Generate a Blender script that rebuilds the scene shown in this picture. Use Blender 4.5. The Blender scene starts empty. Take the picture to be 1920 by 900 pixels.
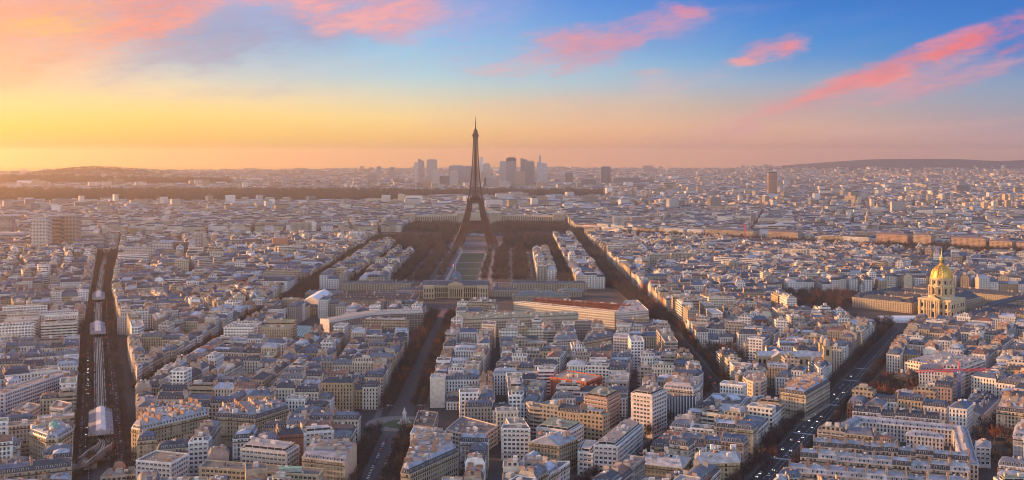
import bpy, math, random
import numpy as np
from mathutils import Vector

random.seed(11)
np.random.seed(11)
R = math.radians
S = bpy.context.scene
COL = S.collection

# ------------------------------------------------------------------ camera
F, EY, H = 2063.0, 290.0, 230.0            # focal length (px of a 1920 px wide frame), eye level row, terrace height
cd = bpy.data.cameras.new("camera")
cam = bpy.data.objects.new("camera", cd)
COL.objects.link(cam)
cam.location = (0, 0, H)
cam.rotation_euler = (R(90), 0, 0)
cd.sensor_width = 36.0
cd.lens = 36.0 * F / 1920.0
cd.shift_y = -(450.0 - EY) / 1920.0
cd.clip_start = 1.0
cd.clip_end = 200000.0
S.camera = cam

# ------------------------------------------------------------------ exposure, sun, sky
S.view_settings.view_transform = 'Standard'
S.view_settings.look = 'None'
S.view_settings.exposure = 0.92
S.view_settings.gamma = 1.0
S.cycles.volume_bounces = 3
S.cycles.max_bounces = 6
S.cycles.diffuse_bounces = 1
S.cycles.use_denoising = True
S.cycles.filter_width = 1.0

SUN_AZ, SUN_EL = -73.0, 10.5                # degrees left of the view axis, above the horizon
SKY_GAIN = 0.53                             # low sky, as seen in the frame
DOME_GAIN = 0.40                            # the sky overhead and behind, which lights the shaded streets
HAZE_DENSITY = 6.4e-5
sd = bpy.data.lights.new("sun", 'SUN')
sd.energy = 5.0
sd.angle = R(0.6)
sd.color = (1.0, 0.47, 0.17)
sun = bpy.data.objects.new("sun", sd)
COL.objects.link(sun)
_sv = Vector((math.sin(R(SUN_AZ)) * math.cos(R(SUN_EL)), math.cos(R(SUN_AZ)) * math.cos(R(SUN_EL)), math.sin(R(SUN_EL))))
sun.rotation_euler = _sv.to_track_quat('Z', 'Y').to_euler()
sun.location = (0, 0, 2000)


def lin(c):
    return tuple(((v / 255.0) / 12.92 if v <= 10.3 else ((v / 255.0 + 0.055) / 1.055) ** 2.4) for v in c[:3])


class NT:
    """small wrapper that makes shader node graphs readable"""
    def __init__(s, tree):
        s.t = tree
        s.n = tree.nodes
        s.l = tree.links

    def new(s, kind, **kw):
        nd = s.n.new(kind)
        for k, v in kw.items():
            setattr(nd, k, v)
        return nd

    def put(s, sock, v):
        if v is None:
            return
        if hasattr(v, 'links') or hasattr(v, 'is_linked'):
            s.l.new(v, sock)
        else:
            if isinstance(v, (tuple, list)) and len(v) == 3 and sock.type == 'RGBA':
                v = (*v, 1.0)
            sock.default_value = v

    def m(s, op, a, b=None, c=None):
        nd = s.n.new('ShaderNodeMath')
        nd.operation = op
        for i, v in enumerate((a, b, c)):
            s.put(nd.inputs[i], v)
        return nd.outputs[0]

    def mix(s, f, a, b, mode='MIX'):
        nd = s.n.new('ShaderNodeMix')
        nd.data_type = 'RGBA'
        nd.blend_type = mode
        s.put(nd.inputs[0], f)
        s.put(nd.inputs[6], a)
        s.put(nd.inputs[7], b)
        return nd.outputs[2]

    def smooth(s, v, lo, hi, a=0.0, b=1.0):
        nd = s.n.new('ShaderNodeMapRange')
        nd.interpolation_type = 'SMOOTHSTEP'
        s.put(nd.inputs[0], v)
        nd.inputs[1].default_value = lo
        nd.inputs[2].default_value = hi
        nd.inputs[3].default_value = a
        nd.inputs[4].default_value = b
        return nd.outputs[0]

    def linr(s, v, lo, hi, a=0.0, b=1.0):
        nd = s.n.new('ShaderNodeMapRange')
        s.put(nd.inputs[0], v)
        nd.inputs[1].default_value = lo
        nd.inputs[2].default_value = hi
        nd.inputs[3].default_value = a
        nd.inputs[4].default_value = b
        return nd.outputs[0]

    def ramp(s, v, stops):
        nd = s.n.new('ShaderNodeValToRGB')
        e = nd.color_ramp.elements
        while len(e) < len(stops):
            e.new(0.5)
        for el, (p, c) in zip(e, sorted(stops)):
            el.position = p
            el.color = (*c[:3], 1.0)
        s.put(nd.inputs[0], v)
        return nd.outputs[0]


W = bpy.data.worlds.new("World")
S.world = W
W.use_nodes = True
n = NT(W.node_tree)
n.n.clear()
tc = n.new('ShaderNodeTexCoord')
sep = n.new('ShaderNodeSeparateXYZ')
n.l.new(tc.outputs['Generated'], sep.inputs[0])
az = n.m('MULTIPLY', n.m('ARCTAN2', sep.outputs[0], sep.outputs[1]), 180 / math.pi)
el = n.m('MULTIPLY', n.m('ARCSINE', sep.outputs[2]), 180 / math.pi)
elr = n.linr(el, -0.5, 8.5)
AZ = lambda px: math.degrees(math.atan((px - 960) / F))
EL = lambda px, py: math.degrees(math.atan((EY - py) / math.hypot(F, px - 960)))
columns = [
    (0, [(300, (255, 190, 80)), (270, (255, 205, 90)), (235, (255, 218, 100)), (195, (254, 218, 140)), (150, (253, 205, 155)), (90, (252, 190, 160)), (0, (240, 170, 160))]),
    (330, [(305, (252, 190, 95)), (265, (253, 198, 92)), (220, (253, 214, 120)), (180, (250, 216, 160)), (150, (222, 208, 185)), (115, (190, 195, 200)), (60, (160, 165, 195)), (0, (160, 160, 200))]),
    (760, [(300, (250, 180, 105)), (260, (252, 196, 110)), (220, (250, 212, 145)), (180, (215, 208, 186)), (140, (172, 203, 216)), (100, (140, 192, 225)), (60, (140, 185, 226)), (0, (140, 165, 215))]),
    (1100, [(300, (238, 165, 118)), (280, (243, 170, 122)), (240, (240, 184, 140)), (200, (212, 186, 165)), (160, (172, 190, 202)), (120, (146, 184, 214)), (60, (96, 152, 216)), (0, (70, 132, 214))]),
    (1500, [(300, (215, 152, 130)), (280, (220, 160, 138)), (240, (218, 170, 150)), (200, (185, 163, 165)), (150, (138, 162, 195)), (100, (66, 140, 208)), (50, (34, 124, 206)), (0, (14, 108, 198))]),
    (1920, [(300, (196, 150, 145)), (270, (200, 160, 160)), (230, (170, 150, 166)), (190, (146, 154, 178)), (150, (126, 150, 188)), (100, (50, 120, 196)), (50, (22, 112, 198)), (0, (8, 102, 194))]),
]
low = None
for i, (cx, stops) in enumerate(columns):
    r_ = n.ramp(elr, [((EL(cx, py) + 0.5) / 9.0, lin(c)) for py, c in stops])
    low = r_ if low is None else n.mix(n.linr(az, AZ(columns[i - 1][0]), AZ(cx)), low, r_)
# away from the frame: a warm glow round the sun, low sky behind brightened to light the facades
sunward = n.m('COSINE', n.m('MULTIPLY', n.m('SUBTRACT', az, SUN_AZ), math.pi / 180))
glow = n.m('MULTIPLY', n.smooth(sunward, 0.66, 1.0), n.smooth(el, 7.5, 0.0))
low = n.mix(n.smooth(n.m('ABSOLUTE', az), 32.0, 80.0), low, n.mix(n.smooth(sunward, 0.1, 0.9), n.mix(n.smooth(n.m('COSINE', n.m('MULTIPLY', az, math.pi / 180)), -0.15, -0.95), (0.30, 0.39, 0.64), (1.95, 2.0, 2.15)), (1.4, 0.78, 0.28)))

# ---- clouds: soft streaks laid out by bearing and elevation on the sky sphere
cmb = n.new('ShaderNodeCombineXYZ')
n.put(cmb.inputs[0], n.m('MULTIPLY', az, 0.50))
n.put(cmb.inputs[1], n.m('MULTIPLY', el, 0.85))


def noise(scale, detail=6.0, rough=0.58, rot=0.0, seed=0.0, stretch=1.0):
    mp = n.new('ShaderNodeMapping', vector_type='TEXTURE')
    n.l.new(cmb.outputs[0], mp.inputs[0])
    mp.inputs['Rotation'].default_value = (0, 0, rot)
    mp.inputs['Location'].default_value = (seed, seed * 0.37, seed * 0.71)
    mp.inputs['Scale'].default_value = (stretch, 1.0, 1.0)
    nz = n.new('ShaderNodeTexNoise')
    n.l.new(mp.outputs[0], nz.inputs['Vector'])
    nz.inputs['Scale'].default_value = scale
    nz.inputs['Detail'].default_value = detail
    nz.inputs['Roughness'].default_value = rough
    nz.inputs['Distortion'].default_value = 0.4
    return nz.outputs[0]


n_soft = noise(0.7, 5, 0.55, 0.22, 3.0, 1.5)
n_mid = noise(1.6, 7, 0.6, 0.26, 11.0, 1.9)
n_fine = noise(3.4, 8, 0.62, 0.28, 19.0, 2.2)
n_wisp = noise(7.0, 8, 0.66, 0.32, 27.0, 3.0)
tex = n.m('ADD', n.m('MULTIPLY', n_soft, 0.38), n.m('ADD', n.m('MULTIPLY', n_mid, 0.34), n.m('ADD', n.m('MULTIPLY', n_fine, 0.18), n.m('MULTIPLY', n_wisp, 0.10))))
inner = n.smooth(n.m('ADD', n.m('MULTIPLY', n_fine, 0.6), n.m('MULTIPLY', n_wisp, 0.4)), 0.30, 0.56, 0.62, 1.0)
inner2 = n.smooth(n.m('ADD', n.m('MULTIPLY', n_mid, 0.6), n.m('MULTIPLY', n_wisp, 0.4)), 0.36, 0.60)


def cloud(base, px, py, rx, ry, tilt, colour, amount, rough=1.0):
    """px, py, rx, ry, tilt: the bearing and elevation the cloud had in the sky, written as rows and columns of the frame"""
    a0, e0 = AZ(px), EL(px, py)
    rx, ry = rx * 1.12, ry * 1.22
    k = 180 / math.pi / F
    dx = n.m('SUBTRACT', az, a0)
    dy = n.m('SUBTRACT', el, e0)
    c, s_ = math.cos(R(tilt)), math.sin(R(tilt))
    u = n.m('ADD', n.m('MULTIPLY', dx, c / (rx * k)), n.m('MULTIPLY', dy, s_ / (rx * k)))
    v = n.m('ADD', n.m('MULTIPLY', dx, -s_ / (ry * k)), n.m('MULTIPLY', dy, c / (ry * k)))
    d2 = n.m('ADD', n.m('MULTIPLY', u, u), n.m('MULTIPLY', v, v))
    f = n.m('ADD', n.m('SUBTRACT', 1.0, d2), n.m('MULTIPLY', n.m('SUBTRACT', tex, 0.5), 6.0 * rough))
    f = n.m('MULTIPLY', f, n.smooth(d2, 3.4, 1.0))
    mask = n.m('MULTIPLY', n.m('MULTIPLY', n.smooth(f, 0.0, 1.7), amount), inner)
    c0 = lin(colour)
    shade = tuple(v * q for v, q in zip(c0, (0.80, 0.84, 1.0)))
    return n.mix(mask, base, n.mix(inner2, shade, c0))


sky = low
for args in [
    (500, 60, 340, 62, 8, (150, 146, 186), 0.95, 0.6),
    (330, 105, 240, 40, 18, (176, 160, 178), 0.7, 0.7),
    (640, 128, 260, 34, 6, (186, 190, 204), 0.5, 0.7),
    (110, 36, 330, 96, 14, (254, 160, 104), 1.0, 0.3),
    (300, 12, 140, 56, 24, (255, 142, 116), 1.0, 0.5),
    (190, 78, 150, 26, 20, (254, 150, 120), 0.8, 0.9),
    (60, 125, 190, 50, 12, (254, 186, 140), 0.7, 0.6),
    (90, 50, 130, 20, 8, (255, 188, 96), 0.7, 1.0),
    (590, 8, 150, 36, -8, (246, 156, 148), 1.0, 0.7),
    (500, -4, 150, 22, 0, (246, 162, 158), 0.8, 0.9),
    (740, 24, 150, 50, 4, (242, 156, 158), 1.0, 0.6),
    (650, 45, 70, 16, 10, (236, 165, 165), 0.8, 1.0),
    (890, 26, 120, 50, 20, (160, 160, 212), 0.55, 0.8),
    (1010, 100, 200, 46, 6, (170, 166, 206), 0.5, 0.8),
    (1085, 92, 130, 44, 4, (244, 138, 132), 1.0, 0.6),
    (1160, 80, 60, 18, 12, (232, 138, 146), 0.85, 1.0),
    (980, 128, 110, 16, 3, (238, 168, 160), 0.7, 0.9),
    (1240, 40, 110, 34, 10, (224, 140, 160), 1.0, 0.7),
    (1290, 22, 44, 14, -10, (242, 128, 136), 0.9, 0.8),
    (1220, 75, 200, 40, 12, (122, 146, 204), 0.4, 0.8),
    (1360, 22, 110, 20, 6, (140, 136, 196), 0.35, 1.0),
    (1440, 98, 80, 22, 12, (228, 140, 152), 0.9, 1.0),
    (1478, 90, 24, 12, 30, (244, 126, 128), 0.9, 0.7),
    (1395, 114, 56, 11, 4, (240, 150, 144), 0.9, 0.8),
    (1500, 60, 230, 16, 12, (98, 130, 196), 0.3, 1.1),
    (1560, 100, 200, 20, 14, (110, 140, 198), 0.25, 1.1),
    (1200, 136, 60, 9, 4, (232, 168, 160), 0.6, 0.9),
    (1520, 196, 360, 44, 16, (220, 164, 160), 0.75, 0.55),
    (1640, 150, 300, 30, 19, (208, 146, 164), 0.85, 0.7),
    (1560, 178, 190, 12, 16, (240, 150, 140), 0.75, 0.7),
    (1700, 116, 230, 24, 20, (240, 122, 126), 1.0, 0.6),
    (1810, 80, 70, 16, 24, (244, 104, 108), 1.0, 0.7),
    (1740, 84, 130, 9, 18, (212, 128, 160), 0.8, 0.9),
    (1895, 62, 80, 22, 20, (226, 104, 130), 0.95, 0.9),
    (1910, 84, 50, 14, 20, (234, 100, 120), 0.9, 0.8),
    (1860, 125, 190, 20, 14, (176, 138, 176), 0.8, 0.9),
    (1760, 160, 190, 18, 14, (214, 150, 162), 0.7, 0.9),
    (1700, 242, 330, 9, 4, (226, 176, 168), 0.55, 0.5),
    (1250, 152, 190, 18, 8, (205, 176, 188), 0.5, 0.9),
    (1060, 205, 320, 30, 3, (238, 190, 165), 0.4, 0.7),
    (420, 176, 240, 14, 2, (206, 190, 182), 0.5, 0.9),
]:
    sky = cloud(sky, *args)
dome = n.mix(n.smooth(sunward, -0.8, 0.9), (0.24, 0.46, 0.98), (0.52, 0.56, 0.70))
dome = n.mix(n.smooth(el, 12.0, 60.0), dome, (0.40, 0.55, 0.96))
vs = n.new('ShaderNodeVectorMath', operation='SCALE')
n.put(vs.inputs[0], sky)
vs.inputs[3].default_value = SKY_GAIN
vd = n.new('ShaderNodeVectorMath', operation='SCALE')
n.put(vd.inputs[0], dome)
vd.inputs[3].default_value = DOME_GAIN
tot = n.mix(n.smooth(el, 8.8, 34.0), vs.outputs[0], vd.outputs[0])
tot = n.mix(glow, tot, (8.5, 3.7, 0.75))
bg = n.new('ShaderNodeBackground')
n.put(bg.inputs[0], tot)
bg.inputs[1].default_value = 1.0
st = n.new('ShaderNodeTexSky', sky_type='NISHITA')
st.sun_disc = False
st.sun_elevation = R(SUN_EL)
st.sun_rotation = R(SUN_AZ)
bg2 = n.new('ShaderNodeBackground')
n.put(bg2.inputs[0], st.outputs[0])
bg2.inputs[1].default_value = 0.010
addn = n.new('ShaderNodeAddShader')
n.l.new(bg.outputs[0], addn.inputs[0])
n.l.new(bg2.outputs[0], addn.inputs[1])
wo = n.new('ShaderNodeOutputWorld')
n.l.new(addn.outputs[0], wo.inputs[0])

# ------------------------------------------------------------------ tools
def G(px, py, z=0.0):
    """where the line of sight through (px, py) meets the level z: a point on the map"""
    d = F * (H - z) / (py - EY)
    return ((px - 960) / F * d, d)


def tag(o, label, cat, group=None, kind=None):
    o['label'] = label
    o['category'] = cat
    if group:
        o['group'] = group
    if kind:
        o['kind'] = kind
    return o


def empty(name, loc, label, cat, group=None, rz=0.0):
    o = bpy.data.objects.new(name, None)
    COL.objects.link(o)
    o.location = loc
    o.rotation_euler = (0, 0, rz)
    return tag(o, label, cat, group)


def link(name, mesh, parent=None, loc=(0, 0, 0), rz=0.0, scale=None):
    o = bpy.data.objects.new(name, mesh)
    COL.objects.link(o)
    o.location = loc
    o.rotation_euler = (0, 0, rz)
    if scale:
        o.scale = scale
    if parent:
        o.parent = parent
    return o


MATS = []


def material(name, build):
    m = bpy.data.materials.new(name)
    m.use_nodes = True
    k = NT(m.node_tree)
    k.n.clear()
    b = k.new('ShaderNodeBsdfPrincipled')
    o = k.new('ShaderNodeOutputMaterial')
    k.l.new(b.outputs[0], o.inputs[0])
    build(k, b)
    MATS.append(m)
    return len(MATS) - 1


def tint_of(k):
    a = k.new('ShaderNodeAttribute')
    a.attribute_name = 'tint'
    return a.outputs['Color']


def obj_noise(k, scale, detail=4.0):
    t = k.new('ShaderNodeNewGeometry')
    z = k.new('ShaderNodeTexNoise')
    k.l.new(t.outputs['Position'], z.inputs['Vector'])
    z.inputs['Scale'].default_value = scale
    z.inputs['Detail'].default_value = detail
    return z.outputs[0]


def weathered(k, col, scale=0.35, amt=0.24):
    nz = obj_noise(k, scale)
    f = k.linr(nz, 0.3, 0.7, 1.0 - amt, 1.0 + amt * 0.6)
    v = k.new('ShaderNodeVectorMath', operation='SCALE')
    k.put(v.inputs[0], col)
    k.put(v.inputs[3], f)
    return v.outputs[0]


def uv_parts(k):
    u = k.new('ShaderNodeUVMap')
    u.uv_map = 'UVMap'
    s_ = k.new('ShaderNodeSeparateXYZ')
    k.l.new(u.outputs[0], s_.inputs[0])
    return s_.outputs[0], s_.outputs[1]


def band(k, v, lo, hi):
    return k.m('MULTIPLY', k.m('GREATER_THAN', v, lo), k.m('LESS_THAN', v, hi))


def b_plain(k, b):
    k.put(b.inputs['Base Color'], weathered(k, tint_of(k)))
    b.inputs['Roughness'].default_value = 0.85


def windows_shader(pitch, storey, lo, hi, vlo, vhi, trim=True):
    def f(k, b):
        u, v = uv_parts(k)
        fu = k.m('FRACT', k.m('DIVIDE', u, pitch))
        fv = k.m('FRACT', k.m('DIVIDE', v, storey))
        win = k.m('MULTIPLY', band(k, fu, lo, hi), band(k, fv, vlo, vhi))
        # each window differs a little: curtains, shutters, open leaves
        cell = k.new('ShaderNodeCombineXYZ')
        k.put(cell.inputs[0], k.m('FLOOR', k.m('DIVIDE', u, pitch)))
        k.put(cell.inputs[1], k.m('FLOOR', k.m('DIVIDE', v, storey)))
        wn = k.new('ShaderNodeTexWhiteNoise')
        k.l.new(cell.outputs[0], wn.inputs['Vector'])
        glass = k.mix(k.smooth(wn.outputs[0], 0.6, 1.0), (0.025, 0.03, 0.04), (0.20, 0.19, 0.17))
        wall = weathered(k, tint_of(k))
        if trim:
            line = band(k, fv, 0.94, 1.0)
            wall = k.mix(k.m('MULTIPLY', line, 0.45), wall, (0.10, 0.09, 0.08))
        k.put(b.inputs['Base Color'], k.mix(win, wall, glass))
        k.put(b.inputs['Roughness'], k.mix(win, (0.85,) * 3, (0.25,) * 3))
    return f


def b_zinc(k, b):
    u, v = uv_parts(k)
    seam = k.m('LESS_THAN', k.m('FRACT', k.m('DIVIDE', u, 0.9)), 0.12)
    c = weathered(k, tint_of(k), 0.22, 0.4)
    dark = k.mix(0.3, c, (0.05, 0.055, 0.065))
    k.put(b.inputs['Base Color'], k.mix(seam, c, dark))
    b.inputs['Roughness'].default_value = 0.55
    b.inputs['Metallic'].default_value = 0.0


def b_glass(k, b):
    b.inputs['Base Color'].default_value = (0.025, 0.03, 0.04, 1)
    b.inputs['Roughness'].default_value = 0.12


def b_gold(k, b):
    u = k.smooth(obj_noise(k, 0.9, 5), 0.38, 0.62)
    k.put(b.inputs['Base Color'], k.mix(u, (0.34, 0.20, 0.05), (1.0, 0.68, 0.18)))
    b.inputs['Metallic'].default_value = 0.75
    b.inputs['Roughness'].default_value = 0.42


def b_lamp(k, b):
    k.put(b.inputs['Base Color'], tint_of(k))
    k.put(b.inputs['Emission Color'], tint_of(k))
    b.inputs['Emission Strength'].default_value = 8.0


def b_twig(k, b):
    k.put(b.inputs['Base Color'], tint_of(k))
    b.inputs['Roughness'].default_value = 0.95


def b_iron(k, b):
    k.put(b.inputs['Base Color'], tint_of(k))
    b.inputs['Roughness'].default_value = 0.6


def b_car(k, b):
    k.put(b.inputs['Base Color'], tint_of(k))
    b.inputs['Roughness'].default_value = 0.3
    b.inputs['Coat Weight'].default_value = 0.4


def b_curtain(k, b):
    k.put(b.inputs['Base Color'], weathered(k, tint_of(k), 0.05, 0.2))
    b.inputs['Roughness'].default_value = 0.25


PLAIN = material('render_and_stone', b_plain)
HAUSS = material('haussmann_facade', windows_shader(2.7, 3.2, 0.27, 0.73, 0.12, 0.80))
GRID = material('square_window_facade', windows_shader(3.4, 3.3, 0.22, 0.80, 0.25, 0.78, False))
BANDW = material('ribbon_window_facade', windows_shader(6.0, 3.2, 0.03, 0.97, 0.35, 0.82, False))
ZINC = material('zinc_sheet', b_zinc)
GLASS = material('window_glass', b_glass)
GOLD = material('gilded_lead', b_gold)
LAMP = material('vehicle_lamp', b_lamp)
TWIG = material('bare_twigs', b_twig)
IRON = material('painted_iron', b_iron)
CARP = material('car_paint', b_car)
CURT = material('curtain_wall', b_curtain)


class MB:
    """collects faces; build() links them as ONE mesh object"""
    def __init__(s):
        s.v, s.fl, s.m, s.uv, s.t = [], [], [], [], []
        s.blocks = []

    def face(s, pts, mat, tint, uvs=None):
        s.v.extend(pts)
        s.fl.append(len(pts))
        s.m.append(mat)
        s.t.append(tint)
        if uvs is None:
            uvs = [(0.0, 0.0)] * len(pts)
        s.uv.extend(uvs)

    def wall(s, a, b, z0, z1, mat, tint, u0=0.0):
        """upright rectangle from map point a to b; seen from outside a is on the left"""
        L = math.hypot(b[0] - a[0], b[1] - a[1])
        s.face([(a[0], a[1], z0), (b[0], b[1], z0), (b[0], b[1], z1), (a[0], a[1], z1)], mat, tint,
               [(u0, 0.0), (u0 + L, 0.0), (u0 + L, z1 - z0), (u0, z1 - z0)])

    def slope(s, a, b, c, d, mat, tint):
        L = math.dist(a, b)
        k = math.dist(a, d)
        s.face([a, b, c, d], mat, tint, [(0, 0), (L, 0), (L, k), (0, k)])

    def prism(s, poly, z0, z1, mat, tint, top=None, toptint=None, cap=True, bottom=False):
        nn = len(poly)
        for i in range(nn):
            s.wall(poly[i], poly[(i + 1) % nn], z0, z1, mat, tint)
        if cap:
            s.face([(p[0], p[1], z1) for p in poly], PLAIN if top is None else top, toptint or tint)
        if bottom:
            s.face([(p[0], p[1], z0) for p in reversed(poly)], PLAIN, toptint or tint)

    def box(s, cx, cy, z0, lx, ly, lz, mat, tint, rz=0.0, top=None, toptint=None, bottom=False):
        c, si = math.cos(rz), math.sin(rz)
        poly = [(cx + x * c - y * si, cy + x * si + y * c) for x, y in ((-lx / 2, -ly / 2), (lx / 2, -ly / 2), (lx / 2, ly / 2), (-lx / 2, ly / 2))]
        s.prism(poly, z0, z0 + lz, mat, tint, top, toptint, bottom=bottom)

    def beam(s, a, b, w, mat, tint, w2=None, caps=False):
        a, b = Vector(a), Vector(b)
        d = (b - a).normalized()
        up = Vector((0, 0, 1)) if abs(d.z) < 0.9 else Vector((1, 0, 0))
        x = d.cross(up).normalized()
        y = d.cross(x).normalized()
        w2 = w if w2 is None else w2
        A = [a + x * (i * w / 2) + y * (j * w / 2) for i, j in ((-1, -1), (1, -1), (1, 1), (-1, 1))]
        B = [b + x * (i * w2 / 2) + y * (j * w2 / 2) for i, j in ((-1, -1), (1, -1), (1, 1), (-1, 1))]
        for i in range(4):
            j = (i + 1) % 4
            s.face([tuple(A[i]), tuple(A[j]), tuple(B[j]), tuple(B[i])], mat, tint)
        if caps:
            s.face([tuple(p) for p in A], mat, tint)
            s.face([tuple(p) for p in reversed(B)], mat, tint)

    def lathe(s, cx, cy, prof, mat, tint, seg=24, rot=0.0):
        for (r0, z0), (r1, z1) in zip(prof, prof[1:]):
            for i in range(seg):
                a0, a1 = rot + 2 * math.pi * i / seg, rot + 2 * math.pi * (i + 1) / seg
                p = [(cx + r0 * math.cos(a0), cy + r0 * math.sin(a0), z0), (cx + r0 * math.cos(a1), cy + r0 * math.sin(a1), z0),
                     (cx + r1 * math.cos(a1), cy + r1 * math.sin(a1), z1), (cx + r1 * math.cos(a0), cy + r1 * math.sin(a0), z1)]
                if r0 < 1e-4:
                    p = [p[0], p[2], p[3]]
                elif r1 < 1e-4:
                    p = [p[0], p[1], p[2]]
                s.face(p, mat, tint, [(a0 * r0, z0), (a1 * r0, z0), (a1 * r0, z1), (a0 * r0, z1)][:len(p)])

    def mesh(s, name, weld=True, smooth=False):
        me = bpy.data.meshes.new(name)
        V = np.array(s.v, dtype=np.float64).reshape(-1, 3)
        fl = np.array(s.fl, dtype=np.int32)
        uv = np.array(s.uv, dtype=np.float32).reshape(-1, 2)
        mt = np.array(s.m, dtype=np.int32)
        ti = np.array(s.t, dtype=np.float32).reshape(-1, 3)
        if s.blocks:
            V, fl, mt, uv, ti = [np.concatenate([own] + [q[i] for q in s.blocks]) for i, own in enumerate((V, fl, mt, uv, ti))]
            fl, mt = fl.astype(np.int32), mt.astype(np.int32)
        idx = np.arange(len(V), dtype=np.int32)
        if weld and len(V):
            q = np.round(V * 500).astype(np.int64)
            _, first, inv = np.unique(q, axis=0, return_index=True, return_inverse=True)
            V = V[first]
            idx = inv.reshape(-1).astype(np.int32)
        used = sorted(set(mt.tolist()))
        remap = np.zeros(max(used) + 1, dtype=np.int32)
        for i, u in enumerate(used):
            remap[u] = i
            me.materials.append(MATS[u])
        me.vertices.add(len(V))
        me.vertices.foreach_set('co', V.astype(np.float32).ravel())
        me.loops.add(len(idx))
        me.loops.foreach_set('vertex_index', idx)
        me.polygons.add(len(fl))
        starts = np.concatenate([[0], np.cumsum(fl)[:-1]]).astype(np.int32)
        me.polygons.foreach_set('loop_start', starts)
        me.polygons.foreach_set('material_index', remap[mt])
        me.polygons.foreach_set('use_smooth', np.full(len(fl), bool(smooth)))
        ul = me.uv_layers.new(name='UVMap')
        ul.data.foreach_set('uv', uv.ravel())
        at = me.attributes.new('tint', 'FLOAT_COLOR', 'FACE')
        at.data.foreach_set('color', np.concatenate([ti, np.ones((len(ti), 1), np.float32)], axis=1).ravel())
        me.update(calc_edges=True)
        return me

    def build(s, name, parent=None, weld=True, smooth=False, loc=(0, 0, 0), rz=0.0):
        return link(name, s.mesh(name, weld, smooth), parent, loc, rz)


def jit(c, a=0.08):
    k = 1 + random.uniform(-a, a)
    return (c[0] * k, c[1] * k * (1 + random.uniform(-.02, .02)), c[2] * k * (1 + random.uniform(-.04, .04)))


# ---- plane geometry on the map
def area(p):
    return 0.5 * sum(p[i][0] * p[(i + 1) % len(p)][1] - p[(i + 1) % len(p)][0] * p[i][1] for i in range(len(p)))


def centre(p):
    return (sum(q[0] for q in p) / len(p), sum(q[1] for q in p) / len(p))


def clip(poly, kinds, nx, ny, c, newkind):
    """keep n.p <= c of a convex polygon whose edges carry kinds"""
    out, ok = [], []
    L = len(poly)
    s_ = [p[0] * nx + p[1] * ny - c for p in poly]
    for i in range(L):
        j = (i + 1) % L
        a, b = poly[i], poly[j]
        if s_[i] <= 0:
            out.append(a)
            if s_[j] > 0:
                ok.append(kinds[i])
                t = s_[i] / (s_[i] - s_[j])
                out.append((a[0] + (b[0] - a[0]) * t, a[1] + (b[1] - a[1]) * t))
                ok.append(newkind)
            else:
                ok.append(kinds[i])
        elif s_[j] <= 0:
            t = s_[i] / (s_[i] - s_[j])
            out.append((a[0] + (b[0] - a[0]) * t, a[1] + (b[1] - a[1]) * t))
            ok.append(kinds[i])
    # drop doubled points
    p2, k2 = [], []
    for i, p in enumerate(out):
        q = out[(i + 1) % len(out)]
        if math.dist(p, q) > 0.05:
            p2.append(p)
            k2.append(ok[i])
    return (p2, k2) if len(p2) >= 3 else ([], [])


def extent(poly, ux, uy):
    t = [p[0] * ux + p[1] * uy for p in poly]
    return min(t), max(t)


def inset(poly, offs):
    L = len(poly)
    lines = []
    for i in range(L):
        a, b = poly[i], poly[(i + 1) % L]
        dx, dy = b[0] - a[0], b[1] - a[1]
        l = math.hypot(dx, dy)
        dx, dy = dx / l, dy / l
        lines.append((a[0] - dy * offs[i], a[1] + dx * offs[i], dx, dy))
    out = []
    for i in range(L):
        x0, y0, dx0, dy0 = lines[i - 1]
        x1, y1, dx1, dy1 = lines[i]
        den = dx0 * dy1 - dy0 * dx1
        if abs(den) < 0.05:
            return None
        t = ((x1 - x0) * dy1 - (y1 - y0) * dx1) / den
        out.append((x0 + dx0 * t, y0 + dy0 * t))
    for i in range(L):
        a, b = out[i], out[(i + 1) % L]
        if (b[0] - a[0]) * lines[i][2] + (b[1] - a[1]) * lines[i][3] < 0.2:
            return None
    return out


def overlap(p, q):
    """do two convex polygons overlap?"""
    for a, b in ((p, q), (q, p)):
        for i in range(len(a)):
            x0, y0 = a[i]
            x1, y1 = a[(i + 1) % len(a)]
            nx, ny = y1 - y0, x0 - x1
            if min((v[0] - x0) * nx + (v[1] - y0) * ny for v in b) >= -1e-6:
                return False
    return True


def rect(cx, cy, lx, ly, rz=0.0):
    c, s_ = math.cos(rz), math.sin(rz)
    return [(cx + x * c - y * s_, cy + x * s_ + y * c) for x, y in ((-lx / 2, -ly / 2), (lx / 2, -ly / 2), (lx / 2, ly / 2), (-lx / 2, ly / 2))]


RESERVED = []          # ground the generic street blocks must leave free


def reserve(poly):
    RESERVED.append(poly if area(poly) > 0 else poly[::-1])


def is_free(poly):
    x0, x1 = min(p[0] for p in poly), max(p[0] for p in poly)
    y0, y1 = min(p[1] for p in poly), max(p[1] for p in poly)
    for q in RESERVED:
        if max(p[0] for p in q) < x0 or min(p[0] for p in q) > x1 or max(p[1] for p in q) < y0 or min(p[1] for p in q) > y1:
            continue
        if overlap(poly, q):
            return False
    return True


ORD = ['first', 'second', 'third', 'fourth', 'fifth', 'sixth', 'seventh', 'eighth', 'ninth', 'tenth', 'eleventh', 'twelfth', 'thirteenth', 'fourteenth', 'fifteenth',
       'sixteenth', 'seventeenth', 'eighteenth', 'nineteenth', 'twentieth']
ORD += ['twenty-' + o for o in ORD[:9]] + ['thirtieth'] + ['thirty-' + o for o in ORD[:9]] + ['fortieth'] + ['forty-' + o for o in ORD[:9]] + ['fiftieth'] + ['fifty-' + o for o in ORD[:9]]

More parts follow.
